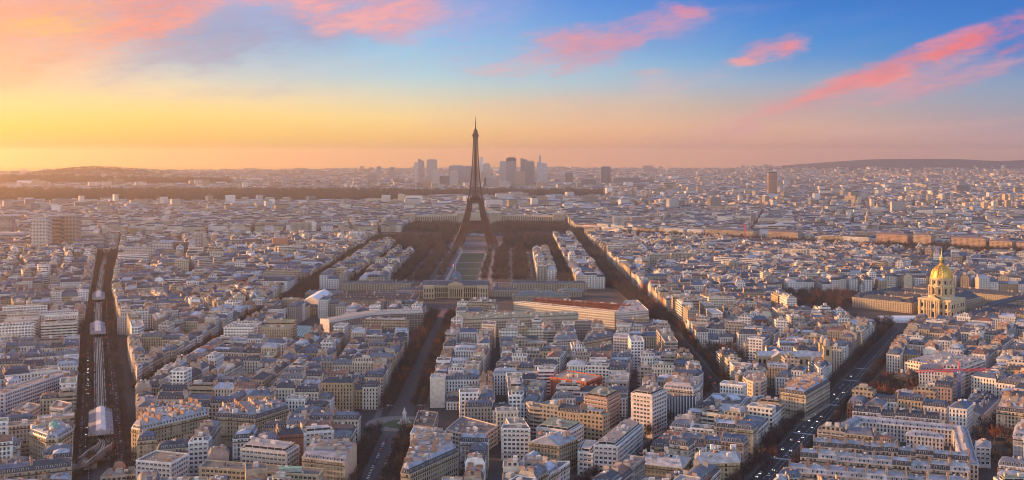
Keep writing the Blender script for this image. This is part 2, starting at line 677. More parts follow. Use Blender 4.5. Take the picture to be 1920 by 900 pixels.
# ------------------------------------------------------------------ one Paris house
STONES = [('cream', (0.52, 0.45, 0.33)), ('cream', (0.56, 0.48, 0.37)), ('pale stone', (0.63, 0.58, 0.49)), ('grey stone', (0.38, 0.35, 0.31)),
          ('tan stone', (0.43, 0.35, 0.25)), ('white', (0.80, 0.79, 0.77)), ('white', (0.74, 0.73, 0.70)), ('ochre', (0.46, 0.35, 0.22)), ('pinkish', (0.50, 0.36, 0.30)),
          ('brick red', (0.32, 0.13, 0.08))]
STONE_W = [5, 5, 5, 3, 3, 5, 4, 2, 1, 0.9]
ROOFS = [('pale-roofed', (0.40, 0.44, 0.51)), ('grey-roofed', (0.13, 0.15, 0.19)), ('blue-roofed', (0.085, 0.12, 0.185)), ('slate-roofed', (0.05, 0.058, 0.075)), ('rusty-roofed', (0.24, 0.12, 0.08))]
ROOF_W = [3, 4.5, 5, 5, 1.4]
BRICKS = [(0.40, 0.26, 0.18), (0.44, 0.33, 0.25), (0.50, 0.43, 0.34), (0.34, 0.21, 0.15), (0.44, 0.40, 0.35), (0.40, 0.36, 0.31)]
POT = (0.40, 0.18, 0.10)
SLATE = (0.05, 0.058, 0.075)
FLATROOF = [(0.24, 0.23, 0.22), (0.34, 0.33, 0.32), (0.16, 0.15, 0.15), (0.20, 0.24, 0.18), (0.42, 0.42, 0.43)]
BULK = MB()            # all the generic buildings that are not objects of their own

_wm = MB()
_wm.box(0, 0.02, -0.10, 1.5, 0.16, 0.10, PLAIN, (0.55, 0.52, 0.46), bottom=True)
for sx in (-0.70, 0.70):
    _wm.box(sx, 0.02, 0, 0.08, 0.14, 2.1, PLAIN, (0.50, 0.47, 0.42))
_wm.box(0, 0.02, 2.02, 1.32, 0.14, 0.10, PLAIN, (0.50, 0.47, 0.42), bottom=True)
_wm.box(0, 0.06, 0.0, 1.32, 0.06, 2.02, GLASS, (0.03, 0.03, 0.04))
WINDOW_MESH = _wm.mesh('window')
_wm = MB()
_wm.box(0, 0.05, 0, 2.0, 0.08, 1.6, GLASS, (0.03, 0.03, 0.04), bottom=True)
_wm.box(0, 0.02, 1.6, 2.2, 0.14, 0.08, PLAIN, (0.6, 0.6, 0.6), bottom=True)
_wm.box(0, 0.02, -0.08, 2.2, 0.14, 0.08, PLAIN, (0.6, 0.6, 0.6), bottom=True)
_wm.box(0, 0.0, 0, 0.08, 0.10, 1.6, PLAIN, (0.6, 0.6, 0.6))
WIDE_WINDOW_MESH = _wm.mesh('wide_window')


def dormer_faces(mb, p, t, nrm, z, zinc):
    """a dormer at map point p on a roof slope: t along the eave, nrm outward"""
    w, hh, dep = 0.75, 1.9, 1.6
    P = lambda a, o, zz: (p[0] + t[0] * a + nrm[0] * o, p[1] + t[1] * a + nrm[1] * o, z + zz)
    mb.face([P(-w, 0, 0), P(w, 0, 0), P(w, 0, hh), P(-w, 0, hh)], PLAIN, (0.55, 0.54, 0.52))
    mb.face([P(-w * .62, .03, .25), P(w * .62, .03, .25), P(w * .62, .03, hh - .2), P(-w * .62, .03, hh - .2)], GLASS, (0.03, 0.03, 0.04))
    mb.face([P(-w - .1, .12, hh), P(w + .1, .12, hh), P(w + .1, -dep, hh + .25), P(-w - .1, -dep, hh + .25)], ZINC, zinc)
    mb.face([P(w, 0, 0), P(w, -dep, hh), P(w, 0, hh)], ZINC, zinc)
    mb.face([P(-w, 0, hh), P(-w, -dep, hh), P(-w, 0, 0)], ZINC, zinc)


_dm = {}
for _nm, _c in (('light', (0.33, 0.36, 0.41)), ('dark', (0.10, 0.11, 0.13))):
    _b = MB()
    dormer_faces(_b, (0, 0), (1, 0), (0, -1), 0, _c)
    _dm[_nm] = _b.mesh('dormer')
_chim = {}


def chimney_mesh(L, hh, i):
    key = (round(L * 2) / 2, round(hh * 2) / 2, i)
    if key not in _chim:
        b = MB()
        chimney_faces(b, 0, 0, 0, key[0], key[1], 0.0, BRICKS[i], True)
        _chim[key] = b.mesh('chimney')
    return _chim[key]


def chimney_faces(mb, x, y, z, L, hh, rz, tint, pots):
    mb.box(x, y, z, L, 0.75, hh, PLAIN, tint, rz)
    if pots:
        k = max(2, int(L / 0.55))
        c, s_ = math.cos(rz), math.sin(rz)
        for i in range(k):
            o = (i + 0.5) / k * L - L / 2
            mb.box(x + c * o, y + s_ * o, z + hh, 0.26, 0.26, 0.6, PLAIN, POT, rz)
    else:
        mb.box(x, y, z + hh, L * 0.9, 0.26, 0.5, PLAIN, POT, rz)


def edges(poly, kinds):
    for i in range(len(poly)):
        a, b = poly[i], poly[(i + 1) % len(poly)]
        L = math.dist(a, b)
        if L < 0.3:
            continue
        t = ((b[0] - a[0]) / L, (b[1] - a[1]) / L)
        yield a, b, L, t, (t[1], -t[0]), kinds[i]


def clutter(roof, poly, kinds, top, style, root):
    """what stands on a large roof: chimney walls across it, huts, skylights, vents"""
    e = max(edges(poly, kinds), key=lambda q: q[2])
    t, nr = e[3], e[4]
    lo, hi = extent(poly, *t)
    wlo, whi = extent(poly, -nr[0], -nr[1])
    rz = math.atan2(t[1], t[0])
    P = lambda u, v: (t[0] * u - nr[0] * v, t[1] * u - nr[1] * v)
    def inside(p):
        return all((b[0] - a[0]) * (p[1] - a[1]) - (b[1] - a[1]) * (p[0] - a[0]) > 1.8 * math.dist(a, b) for a, b in zip(poly, poly[1:] + poly[:1]))
    z = top - (1.2 if style != 'flat' else 0)
    if style == 'mansard':
        u = lo + random.uniform(6, 9)
        while u < hi - 5:
            tints = random.randrange(len(BRICKS))
            for v in np.arange(wlo + 4, whi - 3, 7.5):
                if inside(P(u, v)) and random.random() < .8:
                    p = P(u, v)
                    ll = random.uniform(3.5, 6)
                    if root is not None:
                        link('chimney', chimney_mesh(ll, random.choice((2.5, 3.0, 3.5)), tints), root, (p[0], p[1], z), rz + math.pi / 2)
                    else:
                        chimney_faces(BULK, p[0], p[1], z, ll, 3.0, rz + math.pi / 2, BRICKS[tints], False)
            u += random.uniform(8.5, 13)
    for k in range(int(area(poly) / (55 if style == 'flat' else 40))):
        u, v = random.uniform(lo, hi), random.uniform(wlo, whi)
        p = P(u, v)
        if not inside(p):
            continue
        kind = random.random()
        if kind < .35:
            roof.box(p[0], p[1], z, random.uniform(1.5, 4), random.uniform(1.2, 3), random.uniform(1.2, 2.4) + (1.2 if style != 'flat' else 0), PLAIN, jit(random.choice([(.5, .48, .45), (.25, .26, .28), (.62, .6, .58), (.33, .2, .14)]), .2), rz)
        elif kind < .7:
            roof.box(p[0], p[1], z, random.uniform(.6, 1.4), random.uniform(.6, 1.4), random.uniform(.8, 2.0) + (1.0 if style != 'flat' else 0), PLAIN, jit(random.choice([(.4, .4, .4), (.15, .15, .16), (.6, .6, .6)]), .2), rz)
        else:
            roof.box(p[0], p[1], z, random.uniform(1.2, 3.5), random.uniform(.8, 1.5), .5 + (1.2 if style != 'flat' else 0), GLASS if kind > .85 else ZINC, jit((.3, .33, .37), .4), rz)


def seen_from_terrace(p, nrm):
    return -(p[0] * nrm[0] + p[1] * nrm[1]) > 0.05 * math.hypot(*p)


def house(poly, kinds, spec, root=None, explicit=False, lod=0):
    """spec: dict(h, rise, wall, roof, style). With root, each part is an object under it; otherwise everything goes into BULK."""
    h, rise, wt, rt, style = spec['h'], spec['rise'], spec['wall'], spec['roof'], spec['style']
    own = root is not None
    ox, oy = (root.location.x, root.location.y) if own else (0.0, 0.0)
    poly = [(p[0] - ox, p[1] - oy) for p in poly]
    wall = MB() if own else BULK
    roof = MB() if own else BULK
    blank = jit(wt, 0.1) if random.random() < 0.6 else jit((0.50, 0.43, 0.34), 0.15)
    fmat = spec.get('mat', HAUSS)
    storey = 3.2
    if style == 'flat':
        kinds = ['street' if k_ == 'party' and random.random() < .7 else k_ for k_ in kinds]
    for a, b, L, t, nr, kd in edges(poly, kinds):
        mid = ((a[0] + b[0]) / 2 + ox, (a[1] + b[1]) / 2 + oy)
        seen = seen_from_terrace(mid, nr)
        if not seen and not own and lod >= 1:
            wall.wall(a, b, 0, h, PLAIN, wt)
            continue
        if kd == 'party':
            wall.wall(a, b, 0, h, PLAIN, blank)
        elif explicit:
            wall.wall(a, b, 0, h, PLAIN, wt)
        else:
            wall.wall(a, b, 0.0, h, fmat, wt, random.uniform(0, 2.7))
        if lod == 0 and kd != 'party':
            # cornice
            q = [(a[0] + nr[0] * .35, a[1] + nr[1] * .35), (b[0] + nr[0] * .35, b[1] + nr[1] * .35)]
            wall.wall(q[0], q[1], h - .5, h + .05, PLAIN, jit(wt, .05))
            wall.face([(q[0][0], q[0][1], h + .05), (q[1][0], q[1][1], h + .05), (b[0], b[1], h + .05), (a[0], a[1], h + .05)], PLAIN, wt)
    top = h
    if style == 'mansard':
        p1 = inset(poly, [0 if k == 'party' else 1.5 for k in kinds])
        lower = SLATE if spec.get('slate') else rt
        if p1 is None:
            style = 'flat'
        else:
            h1 = h + rise
            L_ = len(poly)
            for i in range(L_):
                j = (i + 1) % L_
                mt, tn = (PLAIN, blank) if kinds[i] == 'party' else (ZINC, lower)
                roof.slope((*poly[i], h), (*poly[j], h), (*p1[j], h1), (*p1[i], h1), mt, tn)
            ee = max(edges(p1, kinds), key=lambda q: q[2])
            wmin = min(extent(p1, *ee[4])[1] - extent(p1, *ee[4])[0], ee[2])
            deep = min(5.5, wmin * .40)
            p2 = inset(p1, [0.0 if k == 'party' else deep for k in kinds]) or inset(p1, [0.0 if k == 'party' else min(2.0, wmin * .2) for k in kinds])
            top = h1
            if p2 is not None and lod < 2:
                h2 = h1 + random.uniform(1.0, 2.0)
                for i in range(L_):
                    j = (i + 1) % L_
                    mt, tn = (PLAIN, blank) if kinds[i] == 'party' else (ZINC, rt)
                    roof.slope((*p1[i], h1), (*p1[j], h1), (*p2[j], h2), (*p2[i], h2), mt, tn)
                roof.face([(*p, h2) for p in p2], ZINC, rt)
                top = h2
            else:
                roof.face([(*p, h1) for p in p1], ZINC, rt, [(p[0], p[1]) for p in p1])
            if lod == 0:
                for a, b, L, t, nr, kd in edges(poly, kinds):
                    if kd == 'party' or L < 4:
                        continue
                    mid = ((a[0] + b[0]) / 2 + ox, (a[1] + b[1]) / 2 + oy)
                    if not seen_from_terrace(mid, nr):
                        continue
                    k = int((L - 1.5) / 2.8)
                    for i in range(k):
                        o = (L - (k - 1) * 2.8) / 2 + i * 2.8
                        p = (a[0] + t[0] * o - nr[0] * .42, a[1] + t[1] * o - nr[1] * .42)
                        if own and explicit:
                            link('dormer', _dm['dark' if spec.get('slate') else 'light'], root, (p[0], p[1], h + .5), math.atan2(nr[0], -nr[1]))
                        else:
                            dormer_faces(roof, p, t, nr, h + .5, jit(rt, .1))
    if style == 'flat':
        roof.face([(*p, h) for p in poly], PLAIN, spec.get('flatcol', FLATROOF[0]))
        pi = inset(poly, [0.35] * len(poly))
        if pi is not None and lod == 0:
            for i in range(len(poly)):
                j = (i + 1) % len(poly)
                roof.wall(poly[i], poly[j], h, h + .8, PLAIN, wt)
                roof.wall(pi[j], pi[i], h, h + .8, PLAIN, wt)
                roof.face([(*poly[i], h + .8), (*poly[j], h + .8), (*pi[j], h + .8), (*pi[i], h + .8)], PLAIN, wt)
        c = centre(poly)
        if lod < 2:
            e = max(edges(poly, kinds), key=lambda q: q[2])
            rz = math.atan2(e[3][1], e[3][0])
            pm = inset(poly, [2.6] * len(poly))
            if spec.get('penthouse') and pm is not None:
                roof.prism(pm, h, h + 2.9, fmat, wt, PLAIN, random.choice(FLATROOF))
                top = h + 2.9
            for q in range(random.randint(1, 3)):
                dx = random.uniform(-.25, .25) * e[2]
                roof.box(c[0] + e[3][0] * dx, c[1] + e[3][1] * dx, top if spec.get('penthouse') and pm else h, random.uniform(2, 4.5), random.uniform(2, 3.5), random.uniform(1.6, 3.0), PLAIN, jit((0.5, 0.48, 0.45), .3), rz)
    if style == 'pitched':
        # ridge along the longest edge
        e = max(edges(poly, kinds), key=lambda q: q[2])
        c = centre(poly)
        lo, hi = extent(poly, *e[3])
        wlo, whi = extent(poly, -e[4][0], -e[4][1])
        rr = [(c[0] + e[3][0] * o, c[1] + e[3][1] * o) for o in (-(hi - lo) * .32, (hi - lo) * .32)]
        zt = h + min(4.5, (whi - wlo) * .3)
        for a, b, L, t, nr, kd in edges(poly, kinds):
            da = [(r_[0] - a[0]) * t[0] + (r_[1] - a[1]) * t[1] for r_ in rr]
            if abs(da[0] - da[1]) > (hi - lo) * .3:
                r0, r1 = (rr[0], rr[1]) if da[0] < da[1] else (rr[1], rr[0])
                roof.slope((*a, h), (*b, h), (*r1, zt), (*r0, zt), ZINC, rt)
            else:
                m_ = ((a[0] + b[0]) / 2, (a[1] + b[1]) / 2)
                r0 = min(rr, key=lambda r_: math.dist(r_, m_))
                roof.face([(*a, h), (*b, h), (*r0, zt)], ZINC, rt)
        top = zt
    # chimney stacks on the party walls
    if lod < 2 and style != 'flat':
        tints = random.randrange(len(BRICKS))
        for a, b, L, t, nr, kd in edges(poly, kinds):
            if kd != 'party' or L < 5:
                continue
            for o in ((0.28, 0.72) if L > 10 and lod == 0 else (0.5,)):
                ll = min(5.0, L * random.uniform(.22, .36))
                x, y = a[0] + t[0] * L * o - nr[0] * .45, a[1] + t[1] * L * o - nr[1] * .45
                z0, hh = top - 1.6, random.choice((2.5, 3.0, 3.5, 4.0))
                if own:
                    link('chimney', chimney_mesh(ll, hh, tints), root, (x, y, z0), math.atan2(t[1], t[0]))
                else:
                    chimney_faces(BULK, x, y, z0, ll, hh, math.atan2(t[1], t[0]), BRICKS[tints], lod == 0 and random.random() < .5)
    if lod == 0 and area(poly) > 380:
        clutter(roof, poly, kinds, top, style, root)
    if lod == 0 and style != 'flat' and random.random() < .8:
        c = centre(poly)
        for q in range(random.randint(2, 5)):
            roof.box(c[0] + random.uniform(-3, 3), c[1] + random.uniform(-2, 2), top - .3, random.uniform(.8, 2.2), random.uniform(.8, 1.6), random.uniform(.6, 1.6), PLAIN, jit(random.choice([(.45, .44, .43), (.25, .27, .30), (.6, .6, .6), (.4, .2, .12)]), .2), random.random())
    # windows and balconies as parts of their own
    if own and explicit:
        cnt, rest = 0, MB()
        wide = fmat in (BANDW, GRID)
        pitch = 3.2 if wide else 2.6
        for a, b, L, t, nr, kd in sorted(edges(poly, kinds), key=lambda e: e[0][1] + e[1][1]):
            mid = ((a[0] + b[0]) / 2 + ox, (a[1] + b[1]) / 2 + oy)
            if (kd == 'party' and not spec.get('allwin')) or L < 3 or not seen_from_terrace(mid, nr):
                continue
            k = max(1, int((L - .8) / pitch))
            nf = int((h - 1.0) / storey)
            rz = math.atan2(nr[0], -nr[1])
            for f in range(nf - 1, -1, -1):
                zz = h - (nf - f) * storey + (.75 if wide else .55)
                if not spec.get('nobal') and f in (1, nf - 1, nf - 2 if wide else nf - 1) and L > 5:
                    bal = MB()
                    q = [(a[0] + nr[0] * .75, a[1] + nr[1] * .75), (b[0] + nr[0] * .75, b[1] + nr[1] * .75)]
                    bal.face([(*a, zz - .2), (*b, zz - .2), (*q[1], zz - .2), (*q[0], zz - .2)][::-1], PLAIN, wt)
                    bal.wall(q[0], q[1], zz - .3, zz - .05, PLAIN, wt)
                    bal.wall(q[0], q[1], zz - .05, zz + .75, PLAIN, (0.07, 0.065, 0.06) if not wide else (0.5, 0.5, 0.5))
                    bal.build('balcony', root)
                for i in range(k):
                    o = (L - (k - 1) * pitch) / 2 + i * pitch
                    p = (a[0] + t[0] * o + nr[0] * .03, a[1] + t[1] * o + nr[1] * .03)
                    if cnt < 96:
                        link('window', WIDE_WINDOW_MESH if wide else WINDOW_MESH, root, (p[0], p[1], zz), rz)
                        cnt += 1
                    else:
                        w = 1.0 if wide else .6
                        rest.face([(p[0] - t[0] * w + nr[0] * .03, p[1] - t[1] * w + nr[1] * .03, zz), (p[0] + t[0] * w + nr[0] * .03, p[1] + t[1] * w + nr[1] * .03, zz),
                                   (p[0] + t[0] * w + nr[0] * .03, p[1] + t[1] * w + nr[1] * .03, zz + 1.8), (p[0] - t[0] * w + nr[0] * .03, p[1] - t[1] * w + nr[1] * .03, zz + 1.8)], GLASS, (.03, .03, .04))
        if rest.v:
            rest.build('window_rows', root)['kind'] = 'stuff'
    if own:
        wall.build('wall', root)
        roof.build('roof', root)
    return top


# ------------------------------------------------------------------ street blocks
def subdivide(poly, target, street, out):
    ar = area(poly)
    if ar < 120:
        return
    if ar < target * random.uniform(.8, 1.35):
        out.append(poly)
        return
    k = ['s'] * len(poly)
    e = max(edges(poly, k), key=lambda q: q[2])
    t = e[3]
    lo, hi = extent(poly, *t)
    nn = (-t[1], t[0])
    wlo, whi = extent(poly, *nn)
    if (hi - lo) > (whi - wlo):
        ang = random.uniform(-.10, .10)
        u = (t[0] * math.cos(ang) - t[1] * math.sin(ang), t[0] * math.sin(ang) + t[1] * math.cos(ang))
        lo, hi = extent(poly, *u)
    else:
        ang = random.uniform(-.10, .10)
        u = (nn[0] * math.cos(ang) - nn[1] * math.sin(ang), nn[0] * math.sin(ang) + nn[1] * math.cos(ang))
        lo, hi = extent(poly, *u)
    c = lo + (hi - lo) * random.uniform(.42, .58)
    w = street * random.uniform(.75, 1.3) / 2
    a, _ = clip(poly, k, u[0], u[1], c - w, 's')
    b, _ = clip(poly, k, -u[0], -u[1], -(c + w), 's')
    for p in (a, b):
        if p:
            subdivide(p, target, street, out)


LOTS = []


def cut_lots(strip, kinds, t, front, zone, blk, low=False):
    lo, hi = extent(strip, *t)
    k = max(1, round((hi - lo) / front))
    if front > 18.5 and zone is None and random.random() < .3:
        k = max(1, k // 2)
    cuts = [lo + (hi - lo) * (i + (random.uniform(-.18, .18) if 0 < i < k else 0)) / k for i in range(k + 1)]
    for i in range(k):
        p, kd = clip(strip, kinds, t[0], t[1], cuts[i + 1], 'party')
        if p:
            p, kd = clip(p, kd, -t[0], -t[1], -cuts[i], 'party')
        if p and area(p) > 45:
            c = centre(p)
            LOTS.append(dict(poly=p, kinds=kd, zone=zone, blk=blk, c=c, low=low))


def fill_block(poly, zone, blk, front, depth):
    kinds = ['street'] * len(poly)
    es = sorted(edges(poly, kinds), key=lambda q: -q[2])
    t = es[0][3]
    nn = (-t[1], t[0])
    wlo, whi = extent(poly, *nn)
    if whi - wlo < depth * 1.5:
        cut_lots(poly, kinds, t, front, zone, blk)
        return
    if whi - wlo < depth * 2.6:
        m_ = (wlo + whi) / 2
        for s_ in (1, -1):
            p, kd = clip(poly, kinds, nn[0] * s_, nn[1] * s_, m_ * s_ - .6, 'court')
            if p:
                cut_lots(p, kd, t, front, zone, blk)
        return
    rem, rk = poly, kinds
    for a, b, L, tt, nr, kd in es:
        if L < 6 or not rem:
            continue
        c = a[0] * nr[0] + a[1] * nr[1] - depth
        strip, sk = clip(rem, rk, -nr[0], -nr[1], -c, 'court')
        rem, rk = clip(rem, rk, nr[0], nr[1], c, 'court')
        if strip and area(strip) > 60:
            cut_lots(strip, sk, tt, front, zone, blk)
    if rem and area(rem) > 220:
        # the courtyard: a few lower buildings
        lo, hi = extent(rem, *nn)
        k = max(1, int((hi - lo) / 15))
        for i in range(k):
            c0, c1 = lo + (hi - lo) * i / k, lo + (hi - lo) * (i + 1) / k
            p, kd = clip(rem, rk, nn[0], nn[1], c1 - random.uniform(1, 5), 'court')
            if p:
                p, kd = clip(p, kd, -nn[0], -nn[1], -c0 - random.uniform(1, 4), 'court')
            if p and area(p) > 60 and random.random() < .8:
                cut_lots(p, kd, t, front * .8, zone, blk, low=True)


def fill_zone(poly, zone, target=5200, street=12, front=17, depth=13):
    if area(poly) < 0:
        poly = poly[::-1]
    blocks = []
    subdivide(poly, target, street, blocks)
    blocks.sort(key=lambda p: centre(p)[1])
    for i, b in enumerate(blocks):
        c = centre(b)
        fr = front * random.uniform(.8, 1.2)
        if random.random() < .07 and c[1] > 1100:
            # a post-war block: long pale slabs in a garden
            e = max(edges(b, ['s'] * len(b)), key=lambda q: q[2])
            lo, hi = extent(b, *e[3])
            nn = (-e[3][1], e[3][0])
            wlo, whi = extent(b, *nn)
            for q in ((wlo + whi) / 2 - (whi - wlo) * .27, (wlo + whi) / 2 + (whi - wlo) * .27):
                p, kd = clip(b, ['street'] * len(b), nn[0], nn[1], q + 7, 'street')
                if p:
                    p, kd = clip(p, kd, -nn[0], -nn[1], -(q - 7), 'street')
                if not p:
                    continue
                s0, s1 = extent(p, *e[3])
                k_ = max(1, round((s1 - s0) / 52))
                for j in range(k_):
                    c0, c1 = s0 + (s1 - s0) * j / k_ + 4, s0 + (s1 - s0) * (j + 1) / k_ - 4
                    p2, k2 = clip(p, kd, e[3][0], e[3][1], c1, 'street')
                    if p2:
                        p2, k2 = clip(p2, k2, -e[3][0], -e[3][1], -c0, 'street')
                    if p2 and area(p2) > 150:
                        LOTS.append(dict(poly=p2, kinds=['street'] * len(p2), zone=zone, blk=i, c=centre(p2), low=False, slab=True))
            continue
        fill_block(b, zone, i, fr, depth)


def make_spec(lot):
    d = lot['c'][1]
    nm, w = random.choices(STONES, STONE_W)[0]
    rn, r_ = random.choices(ROOFS, ROOF_W)[0]
    nf = random.choice((6, 6, 7, 7, 7, 8)) if not lot['low'] else random.choice((2, 3, 4, 5))
    modern = {'right of the roundabout avenue': 5.0, 'around the twin-towered church': 3.0, 'right of the boulevard': 1.5, 'left of the viaduct': 3.0}.get(lot['zone'], 1.6)
    style = random.choices(['mansard', 'flat', 'pitched'], [7.2, modern, 0.9])[0]
    if lot['c'][0] > -70 and random.random() < .42:
        nm, w = random.choice(STONES[5:7])
    if lot['low']:
        style = random.choices(['mansard', 'flat', 'pitched'], [2, 3, 5])[0]
    if lot.get('slab'):
        style, nf = 'flat', random.choice((8, 9, 9))
    sp = dict(h=1.0 + 3.2 * nf - 3.2 * (style == 'mansard'), rise=3.0, wall=jit(w), roof=jit(r_, .15), style=style, nf=nf, wname=nm, rname=rn, slate=(random.random() < .35))
    if sp['slate'] and style == 'mansard':
        sp['rname'] = 'slate-edged'
    if style == 'flat':
        sp['flatcol'] = random.choice(FLATROOF)
        sp['rname'] = 'flat-topped'
        nm, w = random.choice(STONES[2:7])
        sp['wall'], sp['wname'] = jit(w), nm
        sp['h'] = 1.0 + 3.2 * nf + (random.choice((0, 0, 3.2)) if not lot['low'] else 0)
        sp['penthouse'] = random.random() < .5
        sp['mat'] = random.choice((GRID, GRID, BANDW, HAUSS))
    return sp

# ------------------------------------------------------------------ the ground, far hills and the air
def bump(x, y, cx, cy, sx, sy, h):
    return h * np.exp(-((x - cx) / sx) ** 2 - ((y - cy) / sy) ** 2)


def ground_z(x, y):
    d = np.hypot(x, y)
    z = -np.maximum(d - 6000.0, 0) ** 2 / 1.48e7
    f = np.clip((d - 5200) / 1500, 0, 1)
    f2 = (d > 5000)
    z = z + f2 * (bump(x, y, -3850, 10000, 480, 900, 56) + bump(x, y, -3700, 10100, 900, 1200, 50) + bump(x, y, -3000, 10200, 700, 900, 16))
    z = z + f2 * (bump(x, y, 4900, 14500, 1000, 1300, 165) + bump(x, y, 6000, 14600, 700, 1300, 110) + bump(x, y, 3700, 14500, 700, 1300, 55) + bump(x, y, 7100, 14500, 700, 1300, 160))
    z = z + f2 * (bump(x, y, 1500, 16500, 2500, 2000, 25) + bump(x, y, -1500, 17000, 3000, 2500, 20))
    return z


def build_ground():
    rr = [1.0, 300, 600] + list(np.arange(800, 4200, 200)) + list(np.geomspace(4200, 16300, 100))
    aa = list(np.arange(-180, -32, 8)) + list(np.arange(-32, 32, 0.5)) + list(np.arange(32, 180, 8))
    rr, aa = np.array(rr), np.radians(np.array(aa))
    X = np.outer(rr, np.sin(aa))
    Y = np.outer(rr, np.cos(aa))
    Z = ground_z(X, Y)
    Z[:19] = 0.0
    nr, na = X.shape
    V = np.stack([X, Y, Z], -1).reshape(-1, 3)
    V = np.concatenate([V, [[0, 0, 0]]])
    i, j = np.meshgrid(np.arange(nr - 1), np.arange(na), indexing='ij')
    j2 = (j + 1) % na
    q = np.stack([i * na + j, i * na + j2, (i + 1) * na + j2, (i + 1) * na + j], -1).reshape(-1, 4)
    me = bpy.data.meshes.new('ground')
    tri = [(len(V) - 1, (k + 1) % na, k) for k in range(na)]
    me.from_pydata(V.tolist(), [], q[:, ::-1].tolist() + tri)
    m = bpy.data.materials.new('city_ground')
    m.use_nodes = True
    k = NT(m.node_tree)
    b = k.n['Principled BSDF']
    a1 = obj_noise(k, 0.01, 8)
    a2 = obj_noise(k, 0.15, 5)
    c = k.mix(k.smooth(a1, .35, .65), (0.045, 0.041, 0.040), (0.07, 0.062, 0.058))
    c = k.mix(k.m('MULTIPLY', k.smooth(a2, .45, .7), .5), c, (0.055, 0.05, 0.045))
    k.put(b.inputs['Base Color'], c)
    b.inputs['Roughness'].default_value = 0.95
    me.materials.append(m)
    o = link('ground', me)
    tag(o, 'dark ground of the whole city running out to low hills on the horizon', 'ground', kind='structure')


build_ground()

hb = MB()
hb.box(0, 0, -30, 52000, 52000, 376, PLAIN, (1, 1, 1), bottom=True)
haze = hb.build('haze')
hm = bpy.data.materials.new('haze_air')
hm.use_nodes = True
k = NT(hm.node_tree)
k.n.clear()
pv = k.new('ShaderNodeVolumePrincipled')
pv.inputs['Color'].default_value = (1.0, 0.86, 0.72, 1)
pv.inputs['Density'].default_value = HAZE_DENSITY
pv.inputs['Anisotropy'].default_value = 0.84
k.l.new(pv.outputs[0], k.new('ShaderNodeOutputMaterial').inputs['Volume'])
haze.data.materials.clear()
haze.data.materials.append(hm)
tag(haze, 'warm evening haze lying over the whole city', 'haze', kind='stuff')

# ------------------------------------------------------------------ avenues
ASPHALT = (0.040, 0.038, 0.040)
PAVE = (0.12, 0.11, 0.105)
_XA = [(600, -222), (804, -300), (1157, -434), (1438, -542), (1757, -660), (2157, -803), (2636, -965), (3200, -1150)]


def xA(d):
    for (d0, x0), (d1, x1) in zip(_XA, _XA[1:]):
        if d <= d1:
            return x0 + (x1 - x0) * (d - d0) / (d1 - d0)
    return _XA[-1][1]


xE = lambda d: 188 + .496 * (d - 791)


def off(p, q, o):
    L = math.dist(p, q)
    return ((q[1] - p[1]) / L * o, -(q[0] - p[0]) / L * o)


def ribbon(mb, pts, o0, o1, z, mat, tint, z0=None):
    """strip along a polyline between two side offsets (right positive); with z0 a raised slab"""
    nrm = []
    for i in range(len(pts)):
        a = pts[max(i - 1, 0)]
        b = pts[min(i + 1, len(pts) - 1)]
        nrm.append(off(a, b, 1.0))
    for i in range(len(pts) - 1):
        q = [(pts[i][0] + nrm[i][0] * o0, pts[i][1] + nrm[i][1] * o0), (pts[i][0] + nrm[i][0] * o1, pts[i][1] + nrm[i][1] * o1),
             (pts[i + 1][0] + nrm[i + 1][0] * o1, pts[i + 1][1] + nrm[i + 1][1] * o1), (pts[i + 1][0] + nrm[i + 1][0] * o0, pts[i + 1][1] + nrm[i + 1][1] * o0)]
        mb.face([(*p, z) for p in q], mat, tint)
        if z0 is not None:
            mb.wall(q[1], q[2], z0, z, mat, tint)
            mb.wall(q[3], q[0], z0, z, mat, tint)


def dashes(mb, pts, o, z, every, length, w, tint):
    for (a, b) in zip(pts, pts[1:]):
        L = math.dist(a, b)
        t = ((b[0] - a[0]) / L, (b[1] - a[1]) / L)
        nn = off(a, b, 1)
        s_ = 0.0
        while s_ + length < L:
            p = [(a[0] + t[0] * u + nn[0] * (o + v), a[1] + t[1] * u + nn[1] * (o + v)) for u, v in ((s_, -w), (s_, w), (s_ + length, w), (s_ + length, -w))]
            mb.face([(*q, z) for q in p], PLAIN, tint)
            s_ += every


def avenue(pts, half, walk, label, walk_label, lines=(0,), median=None):
    road, pv_, mk = MB(), MB(), MB()
    ribbon(road, pts, -half, half, 0.03, PLAIN, ASPHALT)
    for s_ in (-1, 1):
        o0, o1 = sorted((s_ * (half - walk), s_ * half))
        ribbon(pv_, pts, o0, o1, 0.15, PLAIN, PAVE, 0.0)
    if median:
        ribbon(pv_, pts, median[0], median[1], 0.15, PLAIN, median[2], 0.0)
    for o in lines:
        dashes(mk, pts, o, 0.05, 7.0, 3.5, 0.16, (0.75, 0.75, 0.72))
    tag(road.build('avenue'), label, 'road', kind='structure')
    tag(pv_.build('pavement'), walk_label, 'pavement', kind='structure')
    if mk.v:
        tag(mk.build('lane_markings'), 'white dashed lane lines painted on the ' + label.split(',')[0].replace('dark ', '')[:40].strip(), 'lane markings', kind='structure')


